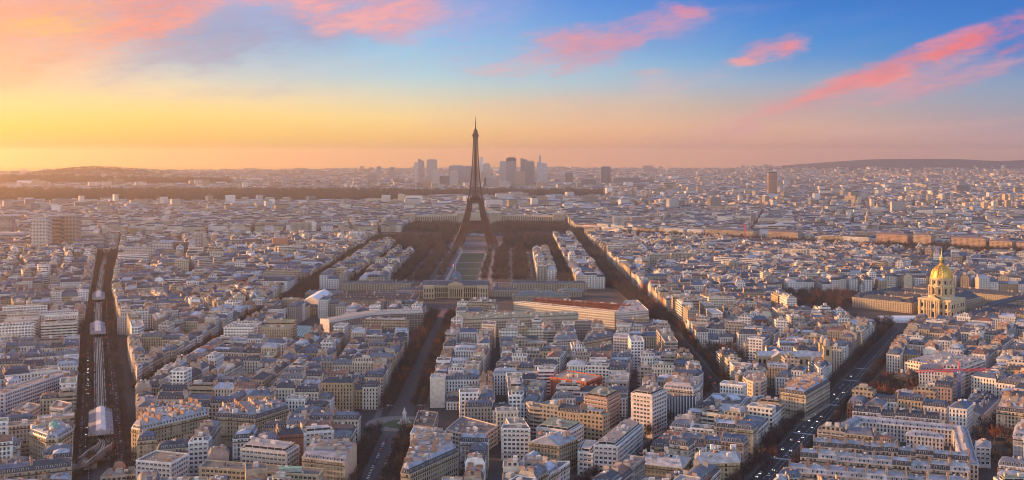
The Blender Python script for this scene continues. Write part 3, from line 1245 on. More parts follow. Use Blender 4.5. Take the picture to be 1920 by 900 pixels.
LA = [(xA(d), d) for d in (640, 804, 1157, 1438, 1757, 2157, 2500)]
LB = [(-352, 1060), (-345, 1700), (-345, 2950)]
LC = [(-98, 640), (-98, 1440), (-96, 1560)]
LD = [(8, 640), (69, 775), (200, 1054), (207, 1480), (180, 2000), (176, 3150)]
LE = [(xE(660), 660), (xE(1460), 1460)]
avenue(LA, 20, 4, 'dark boulevard under the elevated railway, busy with cars', 'pavements along the boulevard under the elevated railway', (-9, 12), (-6, 6, (0.07, 0.064, 0.063)))
avenue(LB, 13, 4, 'narrow dark avenue of trees left of the park', 'pavements along the avenue left of the park')
avenue(LC, 23, 5, 'wide tree-lined avenue leading to the domed palace', 'pavements and middle walk of the wide tree-lined avenue', (-16, 16), (-11, 11, (0.07, 0.064, 0.063)))
avenue(LD, 13, 4, 'straight dark avenue right of the park', 'pavements along the straight avenue right of the park')
avenue(LE, 20, 7, 'broad blue-grey boulevard crossing the lower right', 'pavements along the broad boulevard at lower right', (-4, 0, 4))

# zebra crossings
def crossing(x, y, along, width, label):
    b = MB()
    t = (math.cos(along), math.sin(along))
    nn = (-t[1], t[0])
    k_ = int(width / 1.1)
    for i in range(k_):
        o = -width / 2 + (i + .25) * width / k_
        q = [(x + nn[0] * (o + u) + t[0] * v, y + nn[1] * (o + u) + t[1] * v) for u, v in ((0, -2), (.55, -2), (.55, 2), (0, 2))]
        q = q if area(q) > 0 else q[::-1]
        b.face([(*p, .055) for p in q], PLAIN, (.72, .72, .70))
    tag(b.build('zebra_crossing'), label, 'crossing', kind='structure')


aE = math.atan2(1, .496)
for i, d in enumerate((830, 905, 1010, 1118, 1180)):
    crossing(xE(d), d, aE, 26, f'white zebra crossing on the broad boulevard, {["first", "second", "third", "fourth", "fifth"][i]} from near end')
for i, (x, y) in enumerate(((-98, 885), (-98, 1010), (-98, 1180))):
    crossing(x, y, math.pi / 2, 36, f'white zebra crossing on the wide avenue, {["first", "second", "third"][i]} from near end')
for i, d in enumerate((845, 950, 1080)):
    for o in (-10, 10):
        crossing(xA(d) + o, d, math.pi / 2 + .35, 8, f'white zebra crossing {"left" if o < 0 else "right"} of the viaduct, {["first", "second", "third"][i]} from near end')

# the round place where the wide avenue widens
RX, RY = -98.0, 945.0
b = MB()
b.lathe(RX, RY, [(52, 0.06), (0.0, 0.06)], PLAIN, ASPHALT, 40)
tag(b.build('roundabout_road'), 'dark asphalt circle round the small green place', 'road', kind='structure')
b = MB()
b.lathe(RX, RY - 4, [(27, 0.0), (27, 0.18), (0, 0.18)], PLAIN, (0.20, 0.17, 0.15), 36)
tag(b.build('pavement'), 'pale gravel circle in the middle of the round place', 'pavement', kind='structure')
b = MB()
b.lathe(RX + 5, RY - 6, [(16, 0.18), (16, 0.3), (0, 0.4)], PLAIN, (0.05, 0.085, 0.03), 30)
tag(b.build('lawn'), 'small round green lawn about the white monument', 'lawn', kind='structure')
reserve([(RX + 50 * math.cos(a), RY + 50 * math.sin(a)) for a in np.linspace(0, 2 * math.pi, 16, endpoint=False)])

# the Champ-de-Mars lawns, paths and cross walks
b = MB()
b.face([(-214, 1890, .07), (40, 1890, .07), (40, 2700, .07), (-214, 2700, .07)], PLAIN, (0.10, 0.085, 0.078))
tag(b.build('park_ground'), 'brown winter ground of the long park', 'ground', kind='structure')
b = MB()
for y0, y1, hw in ((1985, 2085, 22), (2100, 2205, 24), (2225, 2330, 24), (2350, 2560, 26)):
    b.face([(-90 - hw, y0, .12), (-90 + hw, y0, .12), (-90 + hw, y1, .12), (-90 - hw, y1, .12)], PLAIN, (0.040, 0.068, 0.026))
tag(b.build('park_lawn'), 'row of rectangular green lawns before the iron tower', 'lawn', kind='structure')
b = MB()
for s_ in (-1, 1):
    for o0, o1, tn in ((27, 33, (0.36, 0.32, 0.30)), (46, 54, (0.28, 0.24, 0.22)), (88, 92, (0.2, 0.17, 0.15))):
        x0, x1 = sorted((-90 + s_ * o0, -90 + s_ * o1))
        b.face([(x0, 1960, .1), (x1, 1960, .1), (x1, 2660, .1), (x0, 2660, .1)], PLAIN, tn)
for y0, w in ((2090, 4), (2213, 6), (2338, 8), (2570, 20), (1972, 8)):
    b.face([(-210, y0, .11), (40, y0, .11), (40, y0 + w, .11), (-210, y0 + w, .11)], PLAIN, (0.34, 0.31, 0.29))
tag(b.build('park_path'), 'pale gravel walks running through the long park', 'path', kind='structure')
b = MB()
b.face([(-200, 2595, .09), (20, 2595, .09), (20, 2900, .09), (-200, 2900, .09)], PLAIN, (0.16, 0.145, 0.15))
tag(b.build('esplanade'), 'grey paved esplanade under the iron tower', 'pavement', kind='structure')
b = MB()
b.face([(-215, 1560, .05), (170, 1560, .05), (170, 1625, .05), (-215, 1625, .05)], PLAIN, (0.13, 0.10, 0.10))
tag(b.build('square'), 'dark open square before the domed palace', 'square', kind='structure')
b = MB()
b.lathe(-88, 1606, [(46, 0.1), (0.0, 0.14)], PLAIN, (0.17, 0.085, 0.085), 40)
tag(b.build('sports_ground'), 'reddish oval ground before the domed palace', 'ground', kind='structure')
# the river
b = MB()
b.face([(-1500, 3010, .06), (150, 3120, .06), (150, 3240, .06), (-1500, 3130, .06)], CURT, (0.05, 0.06, 0.07))
b.face([(150, 3120, .06), (1700, 1860, .06), (1780, 1960, .06), (150, 3240, .06)], CURT, (0.05, 0.06, 0.07))
tag(b.build('river'), 'dark river crossing the city behind the iron tower', 'river', kind='structure')

# ------------------------------------------------------------------ the iron tower
def interp(tab, z):
    for (z0, v0), (z1, v1) in zip(tab, tab[1:]):
        if z <= z1:
            t = (z - z0) / (z1 - z0)
            return v0 + (v1 - v0) * t
    return tab[-1][1]


def eiffel():
    TX, TY = -90.5, 2727.0
    IR = (0.15, 0.066, 0.040)
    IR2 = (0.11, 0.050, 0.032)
    hw = [(0, 61), (14, 53.5), (28, 47), (42, 40.8), (57, 35.2), (75, 29.2), (95, 23.6), (115, 19.2), (135, 15.6), (160, 12.4), (190, 9.7), (225, 7.4), (255, 5.9), (278, 5.0)]
    lw = [(0, 25), (57, 15.8), (115, 10.5)]
    root = empty('iron_lattice_tower', (TX, TY, 0), 'tall brown iron lattice tower standing on four legs at the end of the park', 'tower')
    root.scale = (.95, .95, 1)
    for sx in (-1, 1):
        for sy in (-1, 1):
            b = MB()
            def corner(z, i, j):
                o, w = interp(hw, z), interp(lw, z)
                return (sx * (o - w * i), sy * (o - w * j), z)
            zs = list(np.linspace(3, 57, 8)) + list(np.linspace(57, 115, 10))[1:]
            for z0, z1 in zip(zs, zs[1:]):
                for i in (0, 1):
                    for j in (0, 1):
                        b.beam(corner(z0, i, j), corner(z1, i, j), 1.9, IRON, IR)
                for (i0, j0), (i1, j1) in (((0, 0), (1, 0)), ((1, 0), (1, 1)), ((1, 1), (0, 1)), ((0, 1), (0, 0))):
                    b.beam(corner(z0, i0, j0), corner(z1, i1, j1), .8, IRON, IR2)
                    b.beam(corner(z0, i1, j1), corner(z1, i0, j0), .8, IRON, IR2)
                    b.beam(corner(z1, i0, j0), corner(z1, i1, j1), .9, IRON, IR)
                    m0 = [(p + q) / 2 for p, q in zip(corner(z0, i0, j0), corner(z0, i1, j1))]
                    m1 = [(p + q) / 2 for p, q in zip(corner(z1, i0, j0), corner(z1, i1, j1))]
                    b.beam(m0, m1, .6, IRON, IR)
            c0 = corner(0, .5, .5)
            leg = b.build('leg', root)
            for i in (0, 1):
                for j in (0, 1):
                    f = MB()
                    p = corner(0, i, j)
                    f.box(p[0], p[1], 0, 8, 8, 4.5, PLAIN, (0.42, 0.38, 0.32))
                    f.build('masonry_foot', leg)
    for k_ in range(4):                      # the great arches
        b = MB()
        a = k_ * math.pi / 2
        c, s_ = math.cos(a), math.sin(a)
        def P(x, z, inward=0.0):
            o = interp(hw, z) - .5 - inward
            return (x * c + o * s_, x * s_ - o * c, z)
        N = 26
        for i in range(N):
            t0, t1 = math.pi * i / N, math.pi * (i + 1) / N
            for r_, w in ((37.0, 2.0), (40.5, 1.6)):
                p = [(r_ * math.cos(t), 10 + (r_ - .5) * math.sin(t)) for t in (t0, t1)]
                if max(abs(q[0]) for q in p) < 40.5 and p[0][1] < 56 and p[1][1] < 56:
                    b.beam(P(*p[0]), P(*p[1]), w, IRON, IR)
            q0 = (37.0 * math.cos(t0), 10 + 36.5 * math.sin(t0))
            q1 = (40.5 * math.cos(t1), 10 + 40 * math.sin(t1))
            if q1[1] < 56:
                b.beam(P(*q0), P(*q1), .9, IRON, IR2)
        b.build('arch', root)

    def deck(name, z, half, hh, posts, inner):
        b = MB()
        for s_ in range(4):
            a = s_ * math.pi / 2
            c, si = math.cos(a), math.sin(a)
            T = lambda x, y, zz: (x * c - y * si, x * si + y * c, zz)
            # outer girder face with a frieze, a row of posts and a rail
            b.face([T(-half, -half, z - hh), T(half, -half, z - hh), T(half, -half, z), T(-half, -half, z)], IRON, IR)
            b.face([T(-half - 1, -half - 1, z), T(half + 1, -half - 1, z), T(half + 1, -half - 1, z + .9), T(-half - 1, -half - 1, z + .9)], IRON, (0.17, 0.09, 0.055))
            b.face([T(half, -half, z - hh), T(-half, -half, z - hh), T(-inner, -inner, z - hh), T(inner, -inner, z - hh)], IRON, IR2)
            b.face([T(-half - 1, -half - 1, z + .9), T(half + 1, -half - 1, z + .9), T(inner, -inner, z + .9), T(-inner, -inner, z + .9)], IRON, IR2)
            for i in range(posts + 1):
                x = -half + 2 * half * i / posts
                b.beam(T(x, -half - .4, z + .9), T(x, -half - .4, z + 4.2), .55, IRON, IR)
                b.beam(T(x, -half - .3, z - hh), T(x, -half - .3, z), .7, IRON, IR2)
            b.face([T(-half - .8, -half - .8, z + 4.2), T(half + .8, -half - .8, z + 4.2), T(half + .8, -half - .8, z + 5.2), T(-half - .8, -half - .8, z + 5.2)], IRON, IR)
            b.face([T(-half - .8, -half - .8, z + 5.2), T(half + .8, -half - .8, z + 5.2), T(half - 9, -half + 9, z + 5.2), T(-half + 9, -half + 9, z + 5.2)], IRON, IR2)
        return b.build(name, root)

    d1 = deck('first_platform', 57.5, 35.5, 6.5, 24, 17)
    b = MB()
    for s_ in range(4):                      # pavilions on the first platform
        a = s_ * math.pi / 2
        b.box(26 * math.sin(a), -26 * math.cos(a), 58.4, 30, 9, 6.5, IRON, (0.10, 0.045, 0.04), a)
    b.build('pavilion', d1)
    d2 = deck('second_platform', 116, 20.5, 5.0, 16, 5)
    b = MB()
    b.box(0, 0, 117, 26, 26, 7.5, IRON, IR2)
    b.box(0, 0, 124.5, 18, 18, 4.5, IRON, IR)
    b.build('pavilion', d2)
    b = MB()                                 # the single shaft above
    zs = [117]
    while zs[-1] < 276:
        zs.append(min(276, zs[-1] + max(4.2, interp(hw, zs[-1]) * .62)))
    for z0, z1 in zip(zs, zs[1:]):
        o0, o1 = interp(hw, z0), interp(hw, z1)
        for i in range(4):
            a = math.pi / 2 * i
            c, s_ = math.cos(a), math.sin(a)
            T = lambda x, y, zz: (x * c - y * s_, x * s_ + y * c, zz)
            b.beam(T(-o0, -o0, z0), T(-o1, -o1, z1), 1.9 if z0 < 190 else 1.5, IRON, IR)
            g0, g1 = max(.45, .5 - (z0 - 117) * 0.0) * o0, .5 * o1
            b.beam(T(-o0 * .3, -o0, z0), T(-o1 * .3, -o1, z1), .9, IRON, IR)
            b.beam(T(o0 * .3, -o0, z0), T(o1 * .3, -o1, z1), .9, IRON, IR)
            b.beam(T(-o0, -o0, z0), T(-o1 * .3, -o1, z1), .7, IRON, IR2)
            b.beam(T(-o0 * .3, -o0, z0), T(-o1, -o1, z1), .7, IRON, IR2)
            b.beam(T(o0, -o0, z0), T(o1 * .3, -o1, z1), .7, IRON, IR2)
            b.beam(T(o0 * .3, -o0, z0), T(o1, -o1, z1), .7, IRON, IR2)
            b.beam(T(-o0 * .3, -o0, z0), T(o1 * .3, -o1, z1), .5, IRON, IR2)
            b.beam(T(-o1, -o1, z1), T(o1, -o1, z1), .8, IRON, IR)
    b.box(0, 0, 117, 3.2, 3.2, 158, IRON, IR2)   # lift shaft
    b.build('shaft', root)
    b = MB()
    b.box(0, 0, 272, 13.5, 13.5, 3, IRON, IR, bottom=True)
    b.box(0, 0, 275, 16.5, 16.5, 5, IRON, IR2, bottom=True)
    b.box(0, 0, 280, 12, 12, 5, IRON, IR)
    b.lathe(0, 0, [(6, 285), (5.4, 289), (3.6, 292.5), (1.8, 294.5), (1.6, 298)], IRON, IR2, 12)
    b.build('top_cabin', root)
    b = MB()
    b.beam((0, 0, 297), (0, 0, 312), 2.4, IRON, IR2, 1.6)
    b.beam((0, 0, 312), (0, 0, 325), 1.1, IRON, IR2, .6, True)
    for z in (300, 304, 308, 313):
        b.box(0, 0, z, 3.4, 3.4, .8, IRON, IR, bottom=True)
    b.build('antenna', root)


eiffel()


# ------------------------------------------------------------------ long stone ranges with slate roofs
def ranges(root, rects, h, wall, roofc, rise=6.0, mat=HAUSS, dorm=True, ridge=True):
    """rects: (cx, cy, length, width, rz) relative to the root; pitched slate roofs with dormers"""
    for cx, cy, L, w, rz in rects:
        c, s_ = math.cos(rz), math.sin(rz)
        P = lambda x, y: (cx + x * c - y * s_, cy + x * s_ + y * c)
        q = [P(-L / 2, -w / 2), P(L / 2, -w / 2), P(L / 2, w / 2), P(-L / 2, w / 2)]
        b = MB()
        b.prism(q, 0, h, mat, wall, cap=False)
        e = [P(x, y) for x, y in ((-L / 2 - .5, -w / 2 - .5), (L / 2 + .5, -w / 2 - .5), (L / 2 + .5, w / 2 + .5), (-L / 2 - .5, w / 2 + .5))]
        b.prism(e, h - .7, h + .1, PLAIN, jit(wall, .05), bottom=True)
        b.build('wall', root)
        r_ = MB()
        i_ = min(w * .45, L * .3)
        R0, R1 = P(-L / 2 + i_, 0), P(L / 2 - i_, 0)
        z1 = h + rise
        r_.slope((*q[0], h + .1), (*q[1], h + .1), (*R1, z1), (*R0, z1), ZINC, roofc)
        r_.slope((*q[2], h + .1), (*q[3], h + .1), (*R0, z1), (*R1, z1), ZINC, roofc)
        r_.face([(*q[1], h + .1), (*q[2], h + .1), (*R1, z1)], ZINC, roofc)
        r_.face([(*q[3], h + .1), (*q[0], h + .1), (*R0, z1)], ZINC, roofc)
        if dorm:
            k = int(L / 6)
            for s2 in (-1, 1):
                for i in range(k):
                    x = -L / 2 + i_ + (L - 2 * i_) * (i + .5) / k
                    p = P(x, s2 * (w / 2 - .8))
                    dormer_faces(r_, p, (c * -s2, s_ * -s2), (-s_ * s2, c * s2), h + .3, roofc)
            for i in range(int(L / 18)):
                x = -L / 2 + i_ + (L - 2 * i_) * random.random()
                p = P(x, random.uniform(-1, 1))
                r_.box(p[0], p[1], z1 - 1.5, 2.4, .9, 3.6, PLAIN, random.choice(BRICKS), rz)
        r_.build('roof', root)


def invalides():
    CX, CY = 609.0, 1560.0
    n1 = (-.72, -.694)
    n2 = (.694, -.72)
    rz = math.atan2(n2[1], n2[0])            # local +x points along n2, local -y along n1
    LIME = (0.62, 0.49, 0.31)
    LIME2 = (0.52, 0.41, 0.26)
    SL = (0.055, 0.065, 0.085)
    root = empty('domed_church', (CX, CY, 0), 'golden-domed church of pale stone with a tall lantern and spire', 'church', rz=rz)
    b = MB()
    hb_ = 26.0
    b.prism(rect(0, 0, 47, 47), 0, hb_, PLAIN, LIME)
    b.prism(rect(0, 0, 49, 49), 0, 2.5, PLAIN, LIME2)
    for z in (12.3, hb_ - 1):
        b.prism(rect(0, 0, 48.6, 48.6), z, z + 1.2, PLAIN, LIME, bottom=True)
    b.prism(rect(0, 0, 47.4, 47.4), hb_ + .2, hb_ + 1.6, PLAIN, LIME)
    b.build('body', root)
    b = MB()                                  # the front: projecting bay with two orders and a pediment
    b.prism(rect(0, -24.6, 19, 3.4), 0, hb_ + 2, PLAIN, LIME)
    for z in (12.3, hb_ + .8):
        b.prism(rect(0, -25, 20.4, 4.6), z, z + 1.3, PLAIN, LIME, bottom=True)
    q = [(-9.8, -27.2), (9.8, -27.2)]
    b.face([(-9.8, -27.2, hb_ + 2.1), (9.8, -27.2, hb_ + 2.1), (0, -27.2, hb_ + 6.5)], PLAIN, LIME)
    b.face([(9.8, -27.2, hb_ + 2.1), (9.8, -20, hb_ + 2.1), (0, -20, hb_ + 6.5), (0, -27.2, hb_ + 6.5)], ZINC, SL)
    b.face([(-9.8, -20, hb_ + 2.1), (-9.8, -27.2, hb_ + 2.1), (0, -27.2, hb_ + 6.5), (0, -20, hb_ + 6.5)], ZINC, SL)
    b.build('portico', root)
    for z0, z1 in ((2.5, 12), (13.7, 25)):
        for x in (-8.8, -6.2, -3.0, 3.0, 6.2, 8.8, -14, -20.5, 14, 20.5):
            y = -27.0 if abs(x) < 9.5 else -24.1
            c = MB()
            c.lathe(x, y, [(.95, z0), (.8, z1)], PLAIN, LIME, 10)
            c.build('column', root, smooth=True)
    for side in range(4):
        a = side * math.pi / 2
        for z, hh in ((4, 6.0), (15.5, 5.5)):
            for x in (-17.2, -10.6, 0, 10.6, 17.2):
                if side == 0 and abs(x) < 2 and z < 10:
                    c = MB()
                    c.box(0, -26.4, 2.5, 3.6, .5, 7.2, GLASS, (.03, .03, .03))
                    c.build('door', root)
                    continue
                y = -23.6 if not (side == 0 and abs(x) < 9) else -26.4
                c = MB()
                c.box(0, 0, 0, 2.7, .35, hh, GLASS, (0.03, .03, .04))
                c.box(0, .05, hh, 3.5, .5, .5, PLAIN, LIME, bottom=True)
                px_, py_ = x * math.cos(a) - y * math.sin(a), x * math.sin(a) + y * math.cos(a)
                c.build('window', root, loc=(px_, py_, z), rz=a)
    b = MB()                                  # drum in two stages
    b.lathe(0, 0, [(17.5, hb_), (17.5, 31), (15.6, 31.5), (15.6, 44), (17.0, 44), (17.0, 45.6), (14.3, 45.6), (14.3, 54.5), (15.2, 54.5), (15.2, 56), (13.6, 56)], PLAIN, LIME, 32)
    drum = b.build('drum', root)
    for i in range(12):
        a = 2 * math.pi * (i + .5) / 12
        c = MB()
        c.box(0, 0, 0, 2.5, .5, 8.0, GLASS, (.03, .03, .04))
        c.build('window', drum, loc=(15.55 * math.sin(a), -15.55 * math.cos(a), 33.5), rz=a)
        c = MB()
        c.box(0, 0, 0, 2.1, .5, 5.2, GLASS, (.03, .03, .04))
        c.build('window', drum, loc=(14.2 * math.sin(a), -14.2 * math.cos(a), 47.5), rz=a)
    for i in range(12):
        a = 2 * math.pi * i / 12
        c = MB()
        for s_ in (-.09, .09):
            x, y = 16.6 * math.sin(a + s_), -16.6 * math.cos(a + s_)
            c.lathe(x, y, [(.85, 31.5), (.75, 44)], PLAIN, LIME, 8)
        c.box(14.9 * math.sin(a), -14.9 * math.cos(a), 45.6, 2.6, 3.2, 8.0, PLAIN, LIME, a)
        c.build('buttress', drum)
    b = MB()
    prof = [(14.0, 56)]
    for i in range(1, 15):
        t = i / 14 * math.pi / 2 * .91
        prof.append((14.0 * math.cos(t) ** .9, 56 + 17.5 * math.sin(t)))
    b.lathe(0, 0, prof, GOLD, (1, 1, 1), 48)
    dome = b.build('dome', root, smooth=True)
    b = MB()
    for i in range(12):
        a = 2 * math.pi * i / 12
        for (r0, z0), (r1, z1) in zip(prof, prof[1:]):
            b.beam(((r0 + .12) * math.sin(a), -(r0 + .12) * math.cos(a), z0), ((r1 + .12) * math.sin(a), -(r1 + .12) * math.cos(a), z1), 1.15, GOLD, (1, 1, 1))
    b.build('gilded_ribs', dome)
    b = MB()
    zt = prof[-1][1]
    b.lathe(0, 0, [(3.6, zt - .6), (3.8, zt + 1.5), (2.7, zt + 1.6), (2.7, zt + 8.2), (3.3, zt + 8.3), (3.0, zt + 9.2), (1.7, zt + 10.5), (1.1, zt + 13), (.75, zt + 15), (.28, zt + 24), (0, zt + 24.5)], GOLD, (1, 1, 1), 16)
    lan = b.build('lantern', root, smooth=False)
    for i in range(8):
        a = 2 * math.pi * i / 8
        c = MB()
        c.box(0, 0, 0, 1.1, .5, 4.8, GLASS, (.03, .02, .02))
        c.build('opening', lan, loc=(2.62 * math.sin(a), -2.62 * math.cos(a), zt + 2.6), rz=a)
    reserve([(CX + p[0], CY + p[1]) for p in rect(0, 0, 64, 64, rz)])

    def local(x, y):
        return (CX + n2[0] * x - n1[0] * y, CY + n2[1] * x - n1[1] * y)

    def group(name, label, cx, cy, rects, h, rise=6.0, wall=(0.46, 0.40, 0.31)):
        px_, py_ = local(cx, cy)
        r_ = empty(name, (px_, py_, 0), label, 'palace wing', rz=rz)
        ranges(r_, rects, h, wall, SL, rise)
        for x, y, L, w, a in rects:
            p = local(cx + x, cy + y)
            reserve(rect(p[0], p[1], L + 6, w + 6, rz + a))
    q = math.pi / 2
    group('church_nave', 'long nave with steep blue slate roof behind the golden dome', 0, 62, [(0, 0, 76, 24, q)], 20, 10)
    group('palace_court', 'slate-roofed stone ranges round the court right of the golden dome', 92, 88, [(-40, 0, 116, 14, q), (40, 0, 116, 14, q), (0, -51, 66, 14, 0), (0, 51, 66, 14, 0)], 17)
    group('palace_court', 'nearer slate-roofed ranges in front of the court right of the golden dome', 98, -14, [(-36, 0, 76, 13, q), (36, 0, 76, 13, q), (0, -32, 59, 13, 0), (0, 32, 59, 13, 0)], 13)
    group('palace_court', 'slate-roofed stone ranges round the court left of the golden dome', -92, 66, [(-40, 0, 130, 14, q), (40, 0, 130, 14, q), (0, -58, 66, 14, 0), (0, 0, 66, 12, 0), (0, 58, 66, 14, 0)], 15)
    group('palace_range', 'long slate-roofed range closing the palace behind the golden dome', 0, 160, [(0, 0, 230, 16, 0), (-60, -24, 40, 13, q), (60, -24, 40, 13, q)], 19)
    for cx, cy, sx, sy in ((0, 50, 330, 260), (0, -48, 150, 40)):
        p = local(cx, cy)
        reserve(rect(p[0], p[1], sx, sy, rz))
    # white marquee before the church
    mx, my = G(1683, 603, 0)
    r_ = empty('marquee', (mx, my, 0), 'large white marquee with curved blue-white roof before the golden dome', 'marquee')
    b = MB()
    W_, L_ = 26.0, 50.0
    for i in range(8):
        t0, t1 = math.pi * i / 8, math.pi * (i + 1) / 8
        b.slope((-L_ / 2, -W_ / 2 * math.cos(t0), 3 + 5 * math.sin(t0)), (L_ / 2, -W_ / 2 * math.cos(t0), 3 + 5 * math.sin(t0)), (L_ / 2, -W_ / 2 * math.cos(t1), 3 + 5 * math.sin(t1)), (-L_ / 2, -W_ / 2 * math.cos(t1), 3 + 5 * math.sin(t1)), PLAIN, (0.72, 0.74, 0.78))
    for x in (-L_ / 2, L_ / 2):
        pts = [(x, -W_ / 2 * math.cos(math.pi * i / 8), 3 + 5 * math.sin(math.pi * i / 8)) for i in range(9)]
        b.face(pts if x < 0 else pts[::-1], PLAIN, (0.7, 0.7, 0.72))
    b.build('canopy', r_)
    b = MB()
    b.prism(rect(0, 0, L_ - .2, W_ - .2), 0, 3, PLAIN, (0.66, 0.66, 0.68), cap=False)
    b.build('side_wall', r_)
    reserve(rect(mx, my, 66, 46))
    reserve([G(1645, 634), G(1712, 634), G(1722, 603), G(1640, 603)])


invalides()


def palace():
    """the domed palace at the near end of the park"""
    TX, TY = -90.0, 1770.0
    ST = (0.50, 0.40, 0.27)
    SL = (0.09, 0.10, 0.13)
    root = empty('domed_palace', (TX, TY, 0), 'long stone palace with a colonnaded front and square blue-slate dome', 'palace')
    b = MB()
    W_, D_, h = 104.0, 20.0, 20.0
    b.prism(rect(0, 4, W_, D_), 0, h, PLAIN, ST)
    b.prism(rect(0, 4, W_ + 1.2, D_ + 1.2), h - 1.0, h + .2, PLAIN, ST, bottom=True)
    for x in (-43, 43):
        b.prism(rect(x, 0, 18, 27), 0, h + .6, PLAIN, ST)
    b.prism(rect(0, -3, 24, 14), 0, h + 3, PLAIN, ST)
    b.face([(-12, -10.1, h + 3), (12, -10.1, h + 3), (0, -10.1, h + 7.5)], PLAIN, ST)
    b.face([(12, -10.1, h + 3), (12, 4, h + 3), (0, 4, h + 7.5), (0, -10.1, h + 7.5)], ZINC, SL)
    b.face([(-12, 4, h + 3), (-12, -10.1, h + 3), (0, -10.1, h + 7.5), (0, 4, h + 7.5)], ZINC, SL)
    b.build('wall', root)
    for f, (z0, z1) in enumerate(((1.5, 8), (9.5, 17))):
        for i in range(22):
            x = -33 + 66 * i / 21
            if abs(x) < 12:
                continue
            c = MB()
            c.box(0, 0, 0, 1.7, .3, z1 - z0, GLASS, (.03, .03, .03))
            c.build('window', root, loc=(x, -6.1, z0))
            c = MB()
            c.lathe(0, 0, [(.55, 0), (.5, z1 - z0 + 1)], PLAIN, ST, 8)
            c.build('column', root, loc=(x + 1.57, -7.0, z0 - .5))
        for x0 in (-43, 43):
            for i in range(4):
                c = MB()
                c.box(0, 0, 0, 1.7, .3, z1 - z0 - 1.5, GLASS, (.03, .03, .03))
                c.build('window', root, loc=(x0 - 6 + i * 4, -13.6, z0 + .5))
    for i in range(8):
        x = -10.5 + 21 * i / 7
        c = MB()
        c.lathe(0, 0, [(.85, 0), (.75, h - .5)], PLAIN, ST, 8)
        c.build('column', root, loc=(x, -11.2, 1.5))
        if i < 7:
            c = MB()
            c.box(0, 0, 0, 1.6, .3, 12, GLASS, (.025, .025, .025))
            c.build('window', root, loc=(x + 1.5, -10.1, 3))
    b = MB()
    for x0, w in ((-27, 34), (27, 34)):
        q = rect(x0, 4, 54, 20)
        p = inset(q, [4, 1, 4, 1])
        for i in range(4):
            j = (i + 1) % 4
            b.slope((*q[i], h + .2), (*q[j], h + .2), (*p[j], h + 7), (*p[i], h + 7), ZINC, SL)
        b.face([(*v, h + 7) for v in p], ZINC, SL)
        for i in range(10):
            dormer_faces(b, (x0 - 22 + i * 4.8, -5), (1, 0), (0, -1), h + .6, (.2, .22, .26))
    b.build('roof', root)
    b = MB()
    prof = [(12.5, h + 3), (12.5, h + 6.5), (12.0, h + 8), (11.2, h + 12), (9.6, h + 16), (7.2, h + 19), (4.4, h + 20.6), (4.4, h + 22), (0, h + 22)]
    b.lathe(0, 4, prof, ZINC, (0.12, 0.16, 0.26), 4, math.pi / 4)
    dome = b.build('dome', root)
    c = MB()
    c.box(0, -4.4, h + 6, 4, 1.2, 6, PLAIN, ST)
    c.box(0, -5.1, h + 7, 2.2, .3, 4, GLASS, (.03, .03, .03))
    c.build('dormer', dome)
    b = MB()
    b.beam((-1, 4, h + 22), (-1, 4, h + 34), .35, IRON, (.6, .6, .6))
    b.build('flagpole', root)
    fl = MB()
    for i, cc in enumerate(((0.03, 0.06, 0.35), (0.8, 0.8, 0.8), (0.6, 0.03, 0.04))):
        fl.box(-1 - 1.3 - i * 2.2, 4, h + 29.2, 2.2, .12, 4.4, PLAIN, cc, bottom=True)
    tag(fl.build('flag', loc=(TX, TY, 0)), 'small blue, white and red flag flying above the slate dome', 'flag')
    reserve(rect(TX, TY + 4, 118, 60))
    # low wings either side, and the barrack courts to the left
    for lab, rects, h_, wl, rf in [
        ('low slate-roofed wing with a square pavilion left of the domed palace', [(-232, 1868, 120, 12, 0), (-238, 1866, 20, 18, 0)], 12, (0.42, 0.36, 0.27), (0.10, 0.11, 0.14)),
        ('low slate-roofed wing with a square pavilion right of the domed palace', [(62, 1868, 130, 12, 0), (66, 1866, 20, 18, 0)], 12, (0.42, 0.36, 0.27), (0.10, 0.11, 0.14)),
        ('narrow ranges joined to the left side of the domed palace', [(-165, 1782, 44, 11, 0), (-150, 1830, 11, 70, 0)], 11, (0.40, 0.34, 0.26), (0.12, 0.12, 0.15)),
        ('narrow ranges joined to the right side of the domed palace', [(-12, 1782, 44, 11, 0), (-28, 1830, 11, 70, 0)], 11, (0.40, 0.34, 0.26), (0.12, 0.12, 0.15)),
        ('brown-roofed barrack ranges round a long court behind the curved office', [(-215, 1705, 120, 13, 0), (-215, 1650, 120, 13, 0), (-279, 1678, 13, 56, 0), (-150, 1678, 13, 56, 0), (-215, 1678, 110, 9, 0)], 12, (0.40, 0.33, 0.24), (0.115, 0.075, 0.065)),
        ('long low barrack range with many dormers left of the curved office', [(-335, 1575, 120, 13, .12)], 11, (0.40, 0.33, 0.24), (0.10, 0.08, 0.075)),
        ('low greenish-roofed sheds right of the domed palace', [(40, 1765, 60, 22, 0), (95, 1790, 40, 22, 0), (45, 1725, 90, 12, 0)], 9, (0.38, 0.33, 0.27), (0.16, 0.20, 0.20)),
        ('low pale ranges beside the square left of the domed palace', [(-190, 1745, 70, 10, 0), (-300, 1760, 60, 10, 0.1)], 9, (0.42, 0.36, 0.28), (0.2, 0.2, 0.22)),
    ]:
        x0, y0 = rects[0][0], rects[0][1]
        r_ = empty('barrack_wing', (x0, y0, 0), lab, 'barracks')
        rs = [(x - x0, y - y0, max(a, c_), min(a, c_), z if a >= c_ else math.pi / 2) for x, y, a, c_, z in rects]
        ranges(r_, rs, h_, wl, rf, 4.0)
        for x, y, a, c_, z in rects:
            reserve(rect(x, y, a + 6, c_ + 6, z))
    reserve([(-345, 1560), (170, 1560), (170, 1885), (-345, 1885)])


palace()

